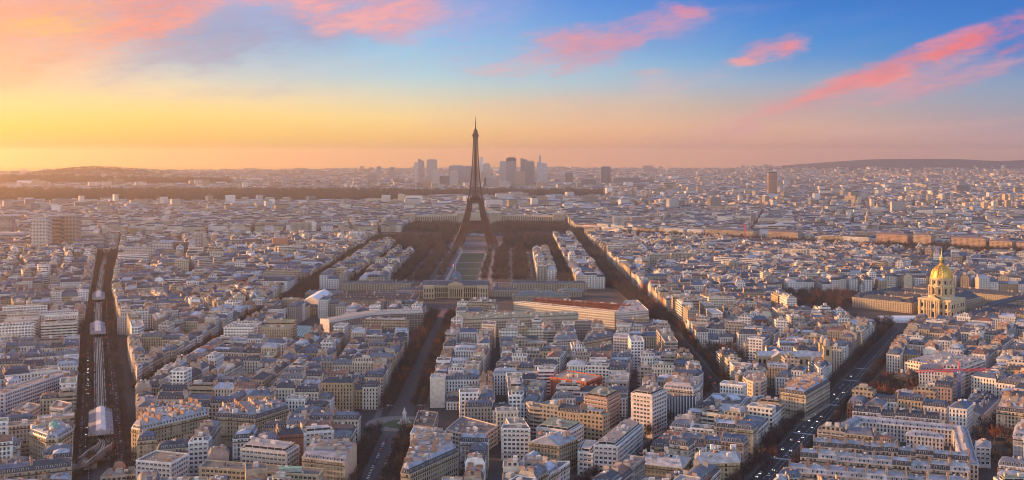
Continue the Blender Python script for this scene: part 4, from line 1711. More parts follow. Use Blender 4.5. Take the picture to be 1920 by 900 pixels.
# ------------------------------------------------------------------ single buildings that stand out
def custom(name, label, cat, corners, h, style='flat', mat=GRID, wall=(0.66, 0.64, 0.60), roofc=None, explicit=True, flatcol=None, slate=False, rise=3.0, kinds=None, nobal=False, pent=False, extra=None, wings=(), ground=False):
    """corners: eave corners (front left, front right, back right, back left ...) as map points"""
    poly = [G(*c, h) if not ground else c for c in corners]
    if area(poly) < 0:
        poly = poly[::-1]
    cx, cy = centre(poly)
    root = empty(name, (cx, cy, 0), label, cat)
    for pl, hh in [(poly, h)] + [([G(*c, w[1]) for c in w[0]], w[1]) for w in wings]:
        if area(pl) < 0:
            pl = pl[::-1]
        spec = dict(h=hh, rise=rise, wall=wall, roof=roofc or (0.3, 0.33, 0.38), style=style, mat=mat, slate=slate, flatcol=flatcol or random.choice(FLATROOF), nobal=nobal, penthouse=pent)
        house(pl, kinds or ['street'] * len(pl), spec, root, explicit)
        g = inset(pl, [-4] * len(pl))
        reserve(g or pl)
    if extra:
        extra(root, cx, cy)
    return root


WHITE, OFFW, BEIGE = (0.72, 0.71, 0.69), (0.60, 0.57, 0.52), (0.50, 0.42, 0.31)


def green_dome(root, cx, cy):
    x, y = G(97, 815, 24)
    b = MB()
    b.lathe(x - cx, y - cy + 3, [(4.4, 23.5), (4.4, 26), (4.1, 28.5), (3.1, 31), (1.6, 32.6), (.5, 33.2), (.3, 35), (0, 35.2)], PLAIN, (0.20, 0.42, 0.33), 20)
    b.build('corner_dome', root, smooth=False)


def front_depth(a, b, h, depth):
    """eave line a-b (left to right) and a depth behind it -> four map points"""
    A, B = G(*a, h), G(*b, h)
    L = math.dist(A, B)
    nx, ny = -(B[1] - A[1]) / L, (B[0] - A[0]) / L
    return [A, B, (B[0] + nx * depth, B[1] + ny * depth), (A[0] + nx * depth, A[1] + ny * depth)]


random.seed(5)
B_ = lambda *a, **k: custom(*a, **k)
B_('corner_apartment_building', 'cream corner apartment building with a small green dome, left of the viaduct', 'apartment building', [(54, 811), (86, 823), (108, 823), (137, 806), (112, 793), (70, 797)], 24, 'mansard', HAUSS, (0.50, 0.41, 0.28), (0.36, 0.39, 0.44), slate=False, extra=green_dome)
B_('apartment_building', 'long ochre stone apartment building with zinc roof, right of the near station', 'apartment building', [(246, 803), (262, 807), (392, 777), (372, 758), (268, 775)], 24, 'mansard', HAUSS, (0.48, 0.38, 0.24), (0.38, 0.40, 0.44), kinds=['street', 'street', 'street', 'court', 'street'])
B_('town_house', 'small bluish-white house between two tall stone buildings', 'house', [(394, 812), (419, 806), (415, 796), (392, 800)], 12, 'pitched', HAUSS, (0.60, 0.63, 0.68))
B_('apartment_building', 'wide ochre apartment building with dark roof cap, right of the small bluish house', 'apartment building', [(402, 781), (478, 786), (541, 766), (520, 752), (420, 762)], 23, 'mansard', HAUSS, (0.47, 0.38, 0.26), (0.22, 0.24, 0.28), slate=True)
B_('office_building', 'white flat-roofed office with dark balcony bands at the lower left edge', 'office', [(255, 864), (321, 870), (353, 852), (292, 846)], 22, 'flat', BANDW, WHITE, flatcol=(0.20, 0.18, 0.15))
B_('office_building', 'low beige office with a green-topped hut on its long flat roof', 'office', [(373, 877), (598, 893), (606, 880), (388, 864)], 19, 'flat', BANDW, (0.55, 0.45, 0.29), flatcol=(0.14, 0.14, 0.13), nobal=True,
   extra=lambda r, cx, cy: [(_b.box(G(545, 884, 19)[0] - cx, G(545, 884, 19)[1] - cy, 19.2, 15, 4.5, 2.6, PLAIN, (0.4, 0.45, 0.4), .1, None, (0.18, 0.42, 0.30)), _b.build('roof_hut', r)) for _b in [MB()]])
B_('apartment_building', 'stepped white apartment building with rust-red balconies', 'apartment building', [(451, 842), (538, 851), (561, 836), (474, 824)], 23, 'flat', BANDW, (0.64, 0.58, 0.52), flatcol=(0.3, 0.27, 0.25), pent=True)
B_('apartment_building', 'stone apartment building with lead-blue mansard and white blank side, left of the parking avenue', 'apartment building', [(566, 858), (647, 868), (669, 838), (588, 826)], 22, 'mansard', HAUSS, (0.48, 0.39, 0.28), (0.27, 0.30, 0.36), kinds=['street', 'party', 'court', 'street'])
B_('flatiron_building', 'wedge-shaped stone apartment building with slate dormers, right of the parking avenue', 'apartment building', [(-72, 712), (-66, 709), (-37, 762), (-47, 806), (-72, 806)], 24, 'mansard', HAUSS, (0.47, 0.39, 0.28), (0.30, 0.33, 0.38), slate=True, ground=True)
B_('school_building', 'low flat building with dark roof right of the round place', 'school', [(775, 798), (812, 803), (821, 774), (785, 770)], 18, 'flat', GRID, (0.35, 0.30, 0.26), flatcol=(0.07, 0.065, 0.065))
B_('apartment_building', 'small white flat-roofed block in front of the dark flat roof', 'apartment building', [(769, 813), (806, 817), (812, 805), (776, 801)], 20, 'flat', GRID, WHITE)
B_('school_building', 'low white-walled school with a brick-red glazed side', 'school', [(836, 806), (899, 822), (934, 799), (866, 781)], 14, 'flat', GRID, (0.58, 0.52, 0.46), flatcol=(0.17, 0.15, 0.14), nobal=True)
B_('apartment_building', 'bright brick-red apartment building with flat roof', 'apartment building', [(1032, 708), (1099, 718), (1129, 706), (1060, 695)], 24, 'flat', HAUSS, (0.52, 0.13, 0.06), flatcol=(0.35, 0.28, 0.24))
B_('apartment_tower', 'dark brown tower block with white balcony fronts', 'tower block', [(1095, 743), (1139, 750), (1163, 737), (1120, 727)], 27, 'flat', BANDW, (0.40, 0.30, 0.26), flatcol=(0.2, 0.18, 0.17), pent=True)
B_('apartment_tower', 'tallest white and brown tower block with stepped top', 'tower block', [(1183, 738), (1223, 744), (1251, 732), (1212, 721)], 34, 'flat', BANDW, (0.66, 0.62, 0.60), flatcol=(0.3, 0.26, 0.24), pent=True)
B_('office_building', 'narrow office with vertical white and dark blue stripes', 'office', [(1249, 745), (1304, 744), (1304, 734), (1251, 734)], 22, 'flat', CURT, (0.09, 0.11, 0.16), explicit=False, flatcol=(.2, .2, .22), nobal=True,
   extra=lambda r, cx, cy: [(_b.box(G(1249 + 5.5 * i, 745, 22)[0] - cx, G(1249 + 5.5 * i, 745, 22)[1] - cy - .25, 0, .7, .7, 22.5, PLAIN, (.7, .7, .72)), _b.build('pier', r)) for i in range(11) for _b in [MB()]])
B_('apartment_building', 'white apartment building with curved corner behind the striped office', 'apartment building', [(1243, 727), (1300, 733), (1312, 727), (1318, 717), (1262, 706)], 27, 'mansard', HAUSS, (0.66, 0.60, 0.53), (0.50, 0.44, 0.40))
B_('office_building', 'white office with two long skylights on its flat roof', 'office', [(1317, 756), (1387, 760), (1402, 743), (1338, 738)], 17, 'flat', GRID, (0.66, 0.68, 0.70), flatcol=(0.16, 0.14, 0.13), nobal=True,
   extra=lambda r, cx, cy: [(_b.box(G(x, 748, 17)[0] - cx, G(x, 748, 17)[1] - cy, 17.5, 8, 16, 1.6, PLAIN, (.55, .62, .72), .1), _b.build('skylight', r)) for x in (1346, 1376) for _b in [MB()]], wings=[([(1389, 764), (1430, 757), (1432, 742), (1404, 746)], 18)])
B_('apartment_building', 'large terraced white apartment building stepping back at the top with dark balcony bands', 'apartment building', [(1113, 836), (1158, 839), (1206, 798), (1170, 789)], 23, 'flat', BANDW, (0.64, 0.65, 0.66), flatcol=(0.25, 0.26, 0.22), pent=True, wings=[([(1083, 848), (1112, 852), (1126, 832), (1092, 829)], 17)])
B_('apartment_building', 'stepped white modern apartment building with a black-framed roof terrace', 'apartment building', [(1005, 803), (1068, 812), (1094, 797), (1035, 785)], 20, 'flat', BANDW, (0.68, 0.66, 0.64), flatcol=(.4, .38, .36), pent=True)
B_('apartment_building', 'tan stone building with shallow zinc roof below the stepped white building', 'apartment building', [(992, 829), (1048, 836), (1084, 822), (1030, 812)], 21, 'pitched', HAUSS, (0.46, 0.37, 0.25), (0.36, 0.38, 0.42))
B_('town_house', 'small white villa with zinc gable roof near the bottom edge', 'house', [(973, 866), (1004, 871), (1018, 856), (990, 849)], 14, 'pitched', GRID, (0.70, 0.72, 0.75), (0.36, 0.42, 0.48))
B_('institution', 'pale yellow institution with white zinc roofs at the bottom edge', 'institution', [(1190, 868), (1280, 878), (1296, 858), (1212, 848)], 17, 'pitched', HAUSS, (0.60, 0.48, 0.29), (0.48, 0.47, 0.46), wings=[([(1300, 870), (1388, 867), (1388, 848), (1304, 849)], 17)])
B_('apartment_building', 'tall white facade of big square dark windows', 'apartment building', [(1150, 632), (1178, 634), (1180, 628), (1152, 626)], 26, 'flat', GRID, (0.68, 0.66, 0.64), nobal=True)
B_('apartment_building', 'long dark-roofed building with orange-tinted gable beside the big-windowed facade', 'apartment building', [(1094, 642), (1148, 632), (1148, 624), (1100, 628)], 21, 'mansard', HAUSS, (0.56, 0.48, 0.36), (0.10, 0.12, 0.16))
B_('apartment_building', 'square white block with small slate roof and beige blank side', 'apartment building', [(1038, 638), (1083, 636), (1080, 627), (1042, 628)], 20, 'mansard', HAUSS, (0.70, 0.69, 0.68), (0.2, 0.23, 0.28))
B_('apartment_building', 'round-fronted apartment building with stepped balconies', 'apartment building', [(1393, 707), (1400, 713), (1412, 717), (1426, 717), (1438, 711), (1432, 700), (1402, 698)], 21, 'flat', BANDW, (0.62, 0.52, 0.42), flatcol=(.4, .25, .18))
B_('apartment_building', 'large pale corner apartment building with slate dormers on the broad boulevard', 'apartment building', [(1465, 735), (1511, 742), (1556, 716), (1512, 706)], 22, 'mansard', HAUSS, (0.55, 0.49, 0.39), (0.34, 0.37, 0.43), slate=True)
B_('curved_institution', 'big white curved building with flat roof right of the broad boulevard', 'institution', [(1695, 680), (1745, 690), (1800, 694), (1848, 676), (1762, 662)], 21, 'flat', GRID, (0.70, 0.66, 0.60), flatcol=(.45, .36, .28), nobal=True, pent=True)
B_('gabled_house', 'cream gabled house with steep dark roof by the boulevard', 'house', [(1675, 706), (1704, 711), (1722, 700), (1692, 696)], 12, 'pitched', PLAIN, (0.56, 0.47, 0.34), (0.07, 0.06, 0.06), explicit=False)
B_('warehouse', 'white hall with long dark pitched roof near the crane', 'hall', [(1800, 762), (1843, 778), (1874, 747), (1833, 733)], 12, 'pitched', PLAIN, (0.66, 0.65, 0.64), (0.09, 0.10, 0.13), explicit=False)
B_('gate_house', 'small white pavilion with dark porch in the garden at lower right', 'house', [(1828, 838), (1858, 840), (1857, 828), (1830, 826)], 15, 'pitched', GRID, (0.70, 0.71, 0.74), (.3, .33, .38))
B_('apartment_building', 'sunlit pale apartment building with slate roof at the right edge', 'apartment building', [(1868, 769), (1925, 776), (1932, 756), (1880, 745)], 22, 'mansard', HAUSS, (0.60, 0.50, 0.38), (.45, .36, .33), slate=True)
B_('apartment_building', 'narrow white apartment building at the lower right edge', 'apartment building', [(1899, 818), (1938, 822), (1938, 800), (1904, 798)], 22, 'mansard', HAUSS, (0.66, 0.66, 0.67), (.3, .33, .4))
B_('tall_slab', 'tall white slab of grid windows facing the viaduct boulevard', 'apartment building', front_depth((8, 739), (132, 697), 24, 14), 24, 'flat', GRID, (0.66, 0.64, 0.66), ground=True, nobal=True, flatcol=(.3, .25, .22))
B_('office_building', 'beige blank-sided block with brown balconies left of the viaduct', 'office', [(22, 769), (52, 774), (76, 760), (48, 754)], 18, 'flat', BANDW, (0.50, 0.42, 0.34), flatcol=(.28, .24, .21))
B_('apartment_building', 'white apartment building with red-brown roof terrace left of the viaduct', 'apartment building', [(93, 765), (120, 768), (135, 757), (106, 751)], 22, 'flat', HAUSS, (0.66, 0.62, 0.57), flatcol=(.32, .18, .13))
B_('terrace_house', 'white row of houses with brown roof in the lower left corner', 'house', front_depth((-16, 893), (62, 864), 15, 11), 15, 'mansard', HAUSS, (0.66, 0.66, 0.68), (.2, .17, .16), ground=True)


def market_dome(root, cx, cy):
    x, y = G(224, 879, 9)
    b = MB()
    b.lathe(x - cx, y - cy, [(4.6, 8.5), (4.6, 9.8), (4.2, 11.4), (3.1, 13), (1.6, 14), (0, 14.3)], CURT, (0.30, 0.14, 0.08), 24)
    b.build('dome', root, smooth=True)


B_('corner_hall', 'low beige hall with a round copper-brown dome beside the viaduct bend', 'hall', [(188, 896), (258, 890), (252, 876), (204, 880)], 8.5, 'flat', GRID, (0.52, 0.42, 0.32), flatcol=(.3, .25, .2), extra=market_dome, nobal=True)


# the curved office with a dark facade
def curved_office():
    h = 27.0
    front = [(617, 600), (640, 596.5), (662, 592.5), (682, 588.5), (700, 585.5), (730, 584), (762, 583), (793, 582)]
    fp = [G(*p, h) for p in front]
    cx, cy = centre(fp)
    root = empty('curved_office', (cx, cy, 0), 'long concave modern office with a dark gridded facade and white end walls', 'office')
    bp = []
    for i in range(len(fp)):
        a, b = fp[max(i - 1, 0)], fp[min(i + 1, len(fp) - 1)]
        o = off(a, b, -17)
        bp.append((fp[i][0] + o[0], fp[i][1] + o[1]))
    fp = [(p[0] - cx, p[1] - cy) for p in fp]
    bp = [(p[0] - cx, p[1] - cy) for p in bp]
    w, r_, g = MB(), MB(), MB()
    for i in range(len(fp) - 1):
        w.wall(fp[i], fp[i + 1], 0, h - 3.5, PLAIN, (0.13, 0.11, 0.105))
        w.wall(fp[i], fp[i + 1], h - 3.5, h, PLAIN, (0.60, 0.57, 0.54))
        w.wall(bp[i + 1], bp[i], 0, h, GRID, (0.5, 0.48, 0.45))
        r_.face([(*fp[i], h), (*fp[i + 1], h), (*bp[i + 1], h), (*bp[i], h)], PLAIN, (0.36, 0.33, 0.31))
        L = math.dist(fp[i], fp[i + 1])
        t = ((fp[i + 1][0] - fp[i][0]) / L, (fp[i + 1][1] - fp[i][1]) / L)
        nr = (t[1], -t[0])
        k_ = int(L / 3.2)
        for j in range(k_ + 1):
            p = (fp[i][0] + t[0] * L * j / k_ + nr[0] * .5, fp[i][1] + t[1] * L * j / k_ + nr[1] * .5)
            g.box(p[0], p[1], 2, .4, .9, h - 5.5, PLAIN, (0.42, 0.38, 0.36), math.atan2(t[1], t[0]))
        for f in range(7):
            z = 3 + f * 3.1
            q = [(fp[i][0] + nr[0] * .8, fp[i][1] + nr[1] * .8), (fp[i + 1][0] + nr[0] * .8, fp[i + 1][1] + nr[1] * .8)]
            g.wall(q[0], q[1], z, z + .55, PLAIN, (0.42, 0.38, 0.36))
    for a, b in ((bp[0], fp[0]), (fp[-1], bp[-1])):
        w.wall(a, b, 0, h + .6, PLAIN, (0.70, 0.66, 0.62))
    w.build('wall', root)
    r_.build('roof', root)
    g.build('sunscreen', root)
    for i in range(12):
        q = MB()
        u = (i + .5) / 12
        p = (fp[4][0] + (fp[-1][0] - fp[4][0]) * u, fp[4][1] + (fp[-1][1] - fp[4][1]) * u + 6)
        q.box(p[0], p[1], h, 3, 3, 2, PLAIN, (0.6, 0.56, 0.52))
        q.build('roof_hut', root)
    for i in range(len(fp) - 1):
        reserve([(p[0] + cx, p[1] + cy) for p in (fp[i], fp[i + 1], bp[i + 1], bp[i])])


curved_office()
B_('office_building', 'square white office with dark window bands before the curved office', 'office', [(624, 620), (680, 618), (683, 611), (630, 612)], 17, 'flat', BANDW, (0.62, 0.57, 0.50), nobal=True)


def tent_hall():
    P = [G(*c, 15) for c in ((570, 562), (603, 566), (624, 551), (594, 547))]
    cx, cy = centre(P)
    root = empty('tent_hall', (cx, cy, 0), 'tall white tent-like hall with a pale pitched roof', 'hall')
    P = [(p[0] - cx, p[1] - cy) for p in P]
    w, r_ = MB(), MB()
    w.prism(P, 0, 15, PLAIN, (0.45, 0.43, 0.45), cap=False)
    m0 = ((P[0][0] + P[1][0]) / 2, (P[0][1] + P[1][1]) / 2)
    m1 = ((P[2][0] + P[3][0]) / 2, (P[2][1] + P[3][1]) / 2)
    r_.slope((*P[1], 15), (*P[2], 15), (*m1, 21), (*m0, 21), PLAIN, (0.74, 0.76, 0.80))
    r_.slope((*P[3], 15), (*P[0], 15), (*m0, 21), (*m1, 21), PLAIN, (0.74, 0.76, 0.80))
    w.face([(*P[0], 15), (*P[1], 15), (*m0, 21)], PLAIN, (0.5, 0.48, 0.5))
    w.face([(*P[2], 15), (*P[3], 15), (*m1, 21)], PLAIN, (0.5, 0.48, 0.5))
    w.build('wall', root)
    r_.build('roof', root)
    for i in range(8):
        q = MB()
        t = (i + .5) / 8
        q.box(P[1][0] + (P[2][0] - P[1][0]) * t + .4, P[1][1] + (P[2][1] - P[1][1]) * t, 0, 1, 1, 15, PLAIN, (.66, .65, .66))
        q.build('pier', root)
    reserve([(p[0] * 1.3 + cx, p[1] * 1.3 + cy) for p in P])


tent_hall()


def striped_courts():
    P = [G(*c, 4) for c in ((534, 628), (574, 632), (586, 611), (548, 609))]
    cx, cy = centre(P)
    root = empty('covered_courts', (cx, cy, 0), 'low green and white striped canopy roofs left of the curved office', 'canopy')
    P = [(p[0] - cx, p[1] - cy) for p in P]
    L = lambda p, q, t: (p[0] + (q[0] - p[0]) * t, p[1] + (q[1] - p[1]) * t)
    for i in range(9):
        b = MB()
        q = [L(P[0], P[1], i / 9), L(P[0], P[1], (i + .55) / 9), L(P[3], P[2], (i + .55) / 9), L(P[3], P[2], i / 9)]
        m0, m1 = L(q[0], q[1], .5), L(q[3], q[2], .5)
        b.slope((*q[0], 3.4), (*m0, 4.6), (*m1, 4.6), (*q[3], 3.4), PLAIN, (.70, .74, .74))
        b.slope((*m0, 4.6), (*q[1], 3.4), (*q[2], 3.4), (*m1, 4.6), PLAIN, (.70, .74, .74))
        b.build('canopy_roof', root)
        b = MB()
        q = [L(P[0], P[1], (i + .55) / 9), L(P[0], P[1], (i + 1) / 9), L(P[3], P[2], (i + 1) / 9), L(P[3], P[2], (i + .55) / 9)]
        b.face([(*v, 3.3) for v in q], PLAIN, (.05, .25, .17))
        b.build('gutter_panel', root)
    b = MB()
    b.prism([(v[0] * .98, v[1] * .98) for v in P], 0, 3.2, PLAIN, (.35, .36, .34), cap=False)
    b.build('side_wall', root)
    reserve([(p[0] * 1.5 + cx, p[1] * 1.5 + cy) for p in P])


striped_courts()
B_('glass_hall', 'low fan-shaped hall with shiny metal roof catching the sun', 'hall', [(655, 577), (676, 587), (694, 577), (668, 568)], 12, 'pitched', PLAIN, (0.55, 0.40, 0.28), (0.60, 0.52, 0.46), explicit=False)
B_('ministry_building', 'very long pale yellow ministry building with two rows of windows and flat roof', 'ministry', front_depth((963, 567), (1152, 586), 22, 14), 22, 'flat', GRID, (0.74, 0.68, 0.55), ground=True, explicit=False, flatcol=(.3, .25, .22))
B_('ministry_building', 'pale end wing of the ministry with flat roof by the tree avenue', 'ministry', [(1155, 587), (1216, 582), (1195, 563), (1172, 564)], 22, 'flat', GRID, (0.66, 0.62, 0.56), explicit=False, flatcol=(.4, .36, .34))
B_('brick_range', 'dark red brick range with flat roof behind the ministry building', 'office', front_depth((1000, 560), (1180, 573), 23, 11), 23, 'flat', GRID, (0.20, 0.06, 0.045), ground=True, explicit=False, flatcol=(.17, .12, .11))
B_('office_building', 'long cream office with rows of square dark windows and rounded left end', 'office', [(853, 599), (866, 603), (1084, 594), (1084, 587), (866, 589), (856, 593)], 21, 'flat', GRID, (0.52, 0.45, 0.34), explicit=False, flatcol=(.35, .31, .28), pent=True)
B_('apartment_building', 'white block of square windows before the long cream office', 'apartment building', [(903, 608), (929, 610), (930, 604), (906, 602)], 27, 'flat', GRID, (0.66, 0.62, 0.55), nobal=True)

# rows of narrow houses at the lower right, cut into single houses
def terrace(n_, label, a, b, h, depth, wall, roofc, slate, name='terrace_house', grp=None):
    P = front_depth(a, b, h, depth)
    for i in range(n_):
        t0, t1 = i / n_, (i + 1) / n_
        L = lambda p, q, t: (p[0] + (q[0] - p[0]) * t, p[1] + (q[1] - p[1]) * t)
        q = [L(P[0], P[1], t0), L(P[0], P[1], t1), L(P[3], P[2], t1), L(P[3], P[2], t0)]
        c = custom(name, f'{label}, {ORD[i]} house from the left', 'house', q, h + random.choice((0, 0, .6, -1.0)), 'mansard', HAUSS, jit(wall, .12), jit(roofc, .25), ground=True, slate=slate or random.random() < .3, kinds=['street', 'party', 'street', 'party'])
        if grp:
            c['group'] = grp


terrace(9, 'pink-grey house in the nearest row at lower right', (1478, 884), (1818, 916), 21, 13, (0.52, 0.46, 0.40), (0.32, 0.33, 0.37), False, grp='nearest row of houses at lower right')
terrace(9, 'house in the middle row at lower right', (1500, 858), (1818, 886), 20, 12, (0.55, 0.48, 0.40), (0.36, 0.38, 0.42), False, grp='middle row of houses at lower right')
terrace(9, 'slate-fronted house in the row below the courtyard', (1524, 836), (1818, 862), 19, 11, (0.54, 0.46, 0.38), (0.36, 0.38, 0.42), True, grp='row of houses below the courtyard')
terrace(6, 'white house with black dormer roof above the courtyard', (1598, 772), (1762, 787), 14, 11, (0.68, 0.68, 0.70), (0.05, 0.055, 0.07), True, grp='row of white houses above the courtyard')


def courtyard():
    h = 13
    pts = dict(bl=G(1606, 787, h), br=G(1800, 805, h), fl=G(1560, 818, h), fr=G(1818, 868, h))
    cx, cy = centre(list(pts.values()))
    root = empty('courtyard_institution', (cx, cy, 0), 'white-walled institution with grey zinc roofs round a long inner court', 'institution')
    rects = []
    for a, b in (('bl', 'br'), ('fl', 'bl'), ('fr', 'br')):
        p, q = pts[a], pts[b]
        rects.append(((p[0] + q[0]) / 2 - cx, (p[1] + q[1]) / 2 - cy, math.dist(p, q) + 6, 11, math.atan2(q[1] - p[1], q[0] - p[0])))
    p, q = G(1700, 815, 12), G(1770, 822, 12)
    rects.append(((p[0] + q[0]) / 2 - cx, (p[1] + q[1]) / 2 - cy, math.dist(p, q), 10, math.atan2(q[1] - p[1], q[0] - p[0])))
    ranges(root, rects, h, (0.62, 0.60, 0.60), (0.34, 0.37, 0.43), 3.6)
    reserve([pts['fl'], pts['fr'], pts['br'], pts['bl']])
    for r_ in rects:
        reserve(rect(r_[0] + cx, r_[1] + cy, r_[2] + 4, r_[3] + 4, r_[4]))


courtyard()


def twin_tower_church():
    x0, x1 = G(1424, 711)[0], G(1546, 711)[0]
    y0 = G(1484, 711)[1]
    CX, CY = (x0 + x1) / 2, y0 + 13
    ST = (0.46, 0.36, 0.23)
    ZR = (0.42, 0.44, 0.48)
    root = empty('twin_towered_church', (CX, CY, 0), 'ochre stone church with a rose window and two square bell towers', 'church', rz=R(-3))
    L = x1 - x0
    w, r_ = MB(), MB()
    w.prism(rect(0, 0, L, 13), 0, 22, PLAIN, ST, cap=False)
    w.prism(rect(0, -9.5, L, 6), 0, 9.5, PLAIN, ST, cap=False)
    w.prism(rect(0, 9.5, L, 6), 0, 9.5, PLAIN, ST, cap=False)
    w.prism(rect(-L * .17, 0, 16, 26), 0, 22, PLAIN, ST, cap=False)
    w.build('wall', root)
    for s_ in (-1, 1):
        y_ = s_ * 6.9
        q = [(-L / 2 - .4, y_), (L / 2 + .4, y_)]
        if s_ > 0:
            q = q[::-1]
        r_.slope((*q[0], 22), (*q[1], 22), (q[1][0], 0, 26.5), (q[0][0], 0, 26.5), ZINC, ZR)
        a_ = [(-L / 2, s_ * 13), (L / 2, s_ * 13)]
        if s_ > 0:
            a_ = a_[::-1]
        r_.slope((*a_[0], 9.5), (*a_[1], 9.5), (a_[1][0], s_ * 6.5, 12.5), (a_[0][0], s_ * 6.5, 12.5), ZINC, (.30, .34, .42))
        tx = -L * .17
        r_.slope((tx + s_ * 8.3, -13.4, 22), (tx + s_ * 8.3, 13.4, 22), (tx, 13.4, 26.8), (tx, -13.4, 26.8), ZINC, ZR)
    tx = -L * .17
    r_.face([(tx - 8.2, -13.05, 22), (tx + 8.2, -13.05, 22), (tx, -13.05, 26.6)], PLAIN, ST)
    r_.build('roof', root)
    for x in [-L * .46, -L * .39, -L * .32, -L * .01, L * .08, L * .17, L * .26, L * .35]:
        q = MB()
        q.box(0, 0, 0, 2.5, .4, 4.2, GLASS, (.03, .02, .02))
        q.lathe(0, 0, [(1.25, 4.2), (0, 5.4)], GLASS, (.03, .02, .02), 10)
        q.build('arched_window', root, loc=(x, -6.5, 14.2))
        if x > -L * .05:
            q = MB()
            q.box(0, 0, 0, 2.2, .4, 4, GLASS, (.03, .02, .02))
            q.build('arched_window', root, loc=(x, -12.55, 3))
    q = MB()
    N = 24
    for r0, r1, yy, tn, mt in ((0, 2.6, -.05, (.03, .03, .03), GLASS), (2.6, 3.5, -.12, (.62, .52, .38), PLAIN)):
        for i in range(N):
            a0, a1 = 2 * math.pi * i / N, 2 * math.pi * (i + 1) / N
            pts = [(r0 * math.cos(a0), yy, r0 * math.sin(a0)), (r1 * math.cos(a0), yy, r1 * math.sin(a0)), (r1 * math.cos(a1), yy, r1 * math.sin(a1)), (r0 * math.cos(a1), yy, r0 * math.sin(a1))]
            q.face(pts if r0 > 0 else pts[1:3] + [pts[0]], mt, tn)
    for i in range(6):
        a = math.pi * i / 6
        q.beam((-2.6 * math.cos(a), -.15, -2.6 * math.sin(a)), (2.6 * math.cos(a), -.15, 2.6 * math.sin(a)), .25, PLAIN, (.5, .42, .3))
    q.build('rose_window', root, loc=(tx, -13.05, 16.8))
    for yy in (-8.5, 8.5):
        t = MB()
        t.prism(rect(L / 2 + 3.5, yy, 8, 8), 0, 34, PLAIN, ST)
        for z in (22, 33):
            t.prism(rect(L / 2 + 3.5, yy, 9, 9), z, z + 1, PLAIN, ST, bottom=True)
        tower = t.build('bell_tower', root)
        d = MB()
        d.lathe(L / 2 + 3.5, yy, [(3.4, 34), (3.4, 37), (3.0, 39.5), (1.6, 41.3), (.3, 42), (.2, 44), (0, 44.2)], PLAIN, (0.36, 0.33, 0.30), 12)
        d.build('cupola', tower)
        for k_ in range(2):
            q = MB()
            q.box(0, 0, 0, 2.6, .4, 6.0, GLASS, (.03, .02, .02))
            q.build('belfry_opening', tower, loc=(L / 2 + 3.5, yy - 4.05, 24.5) if k_ == 0 else (L / 2 - .55, yy, 24.5), rz=0 if k_ == 0 else -math.pi / 2)
    reserve(rect(CX, CY, L + 24, 36))


twin_tower_church()


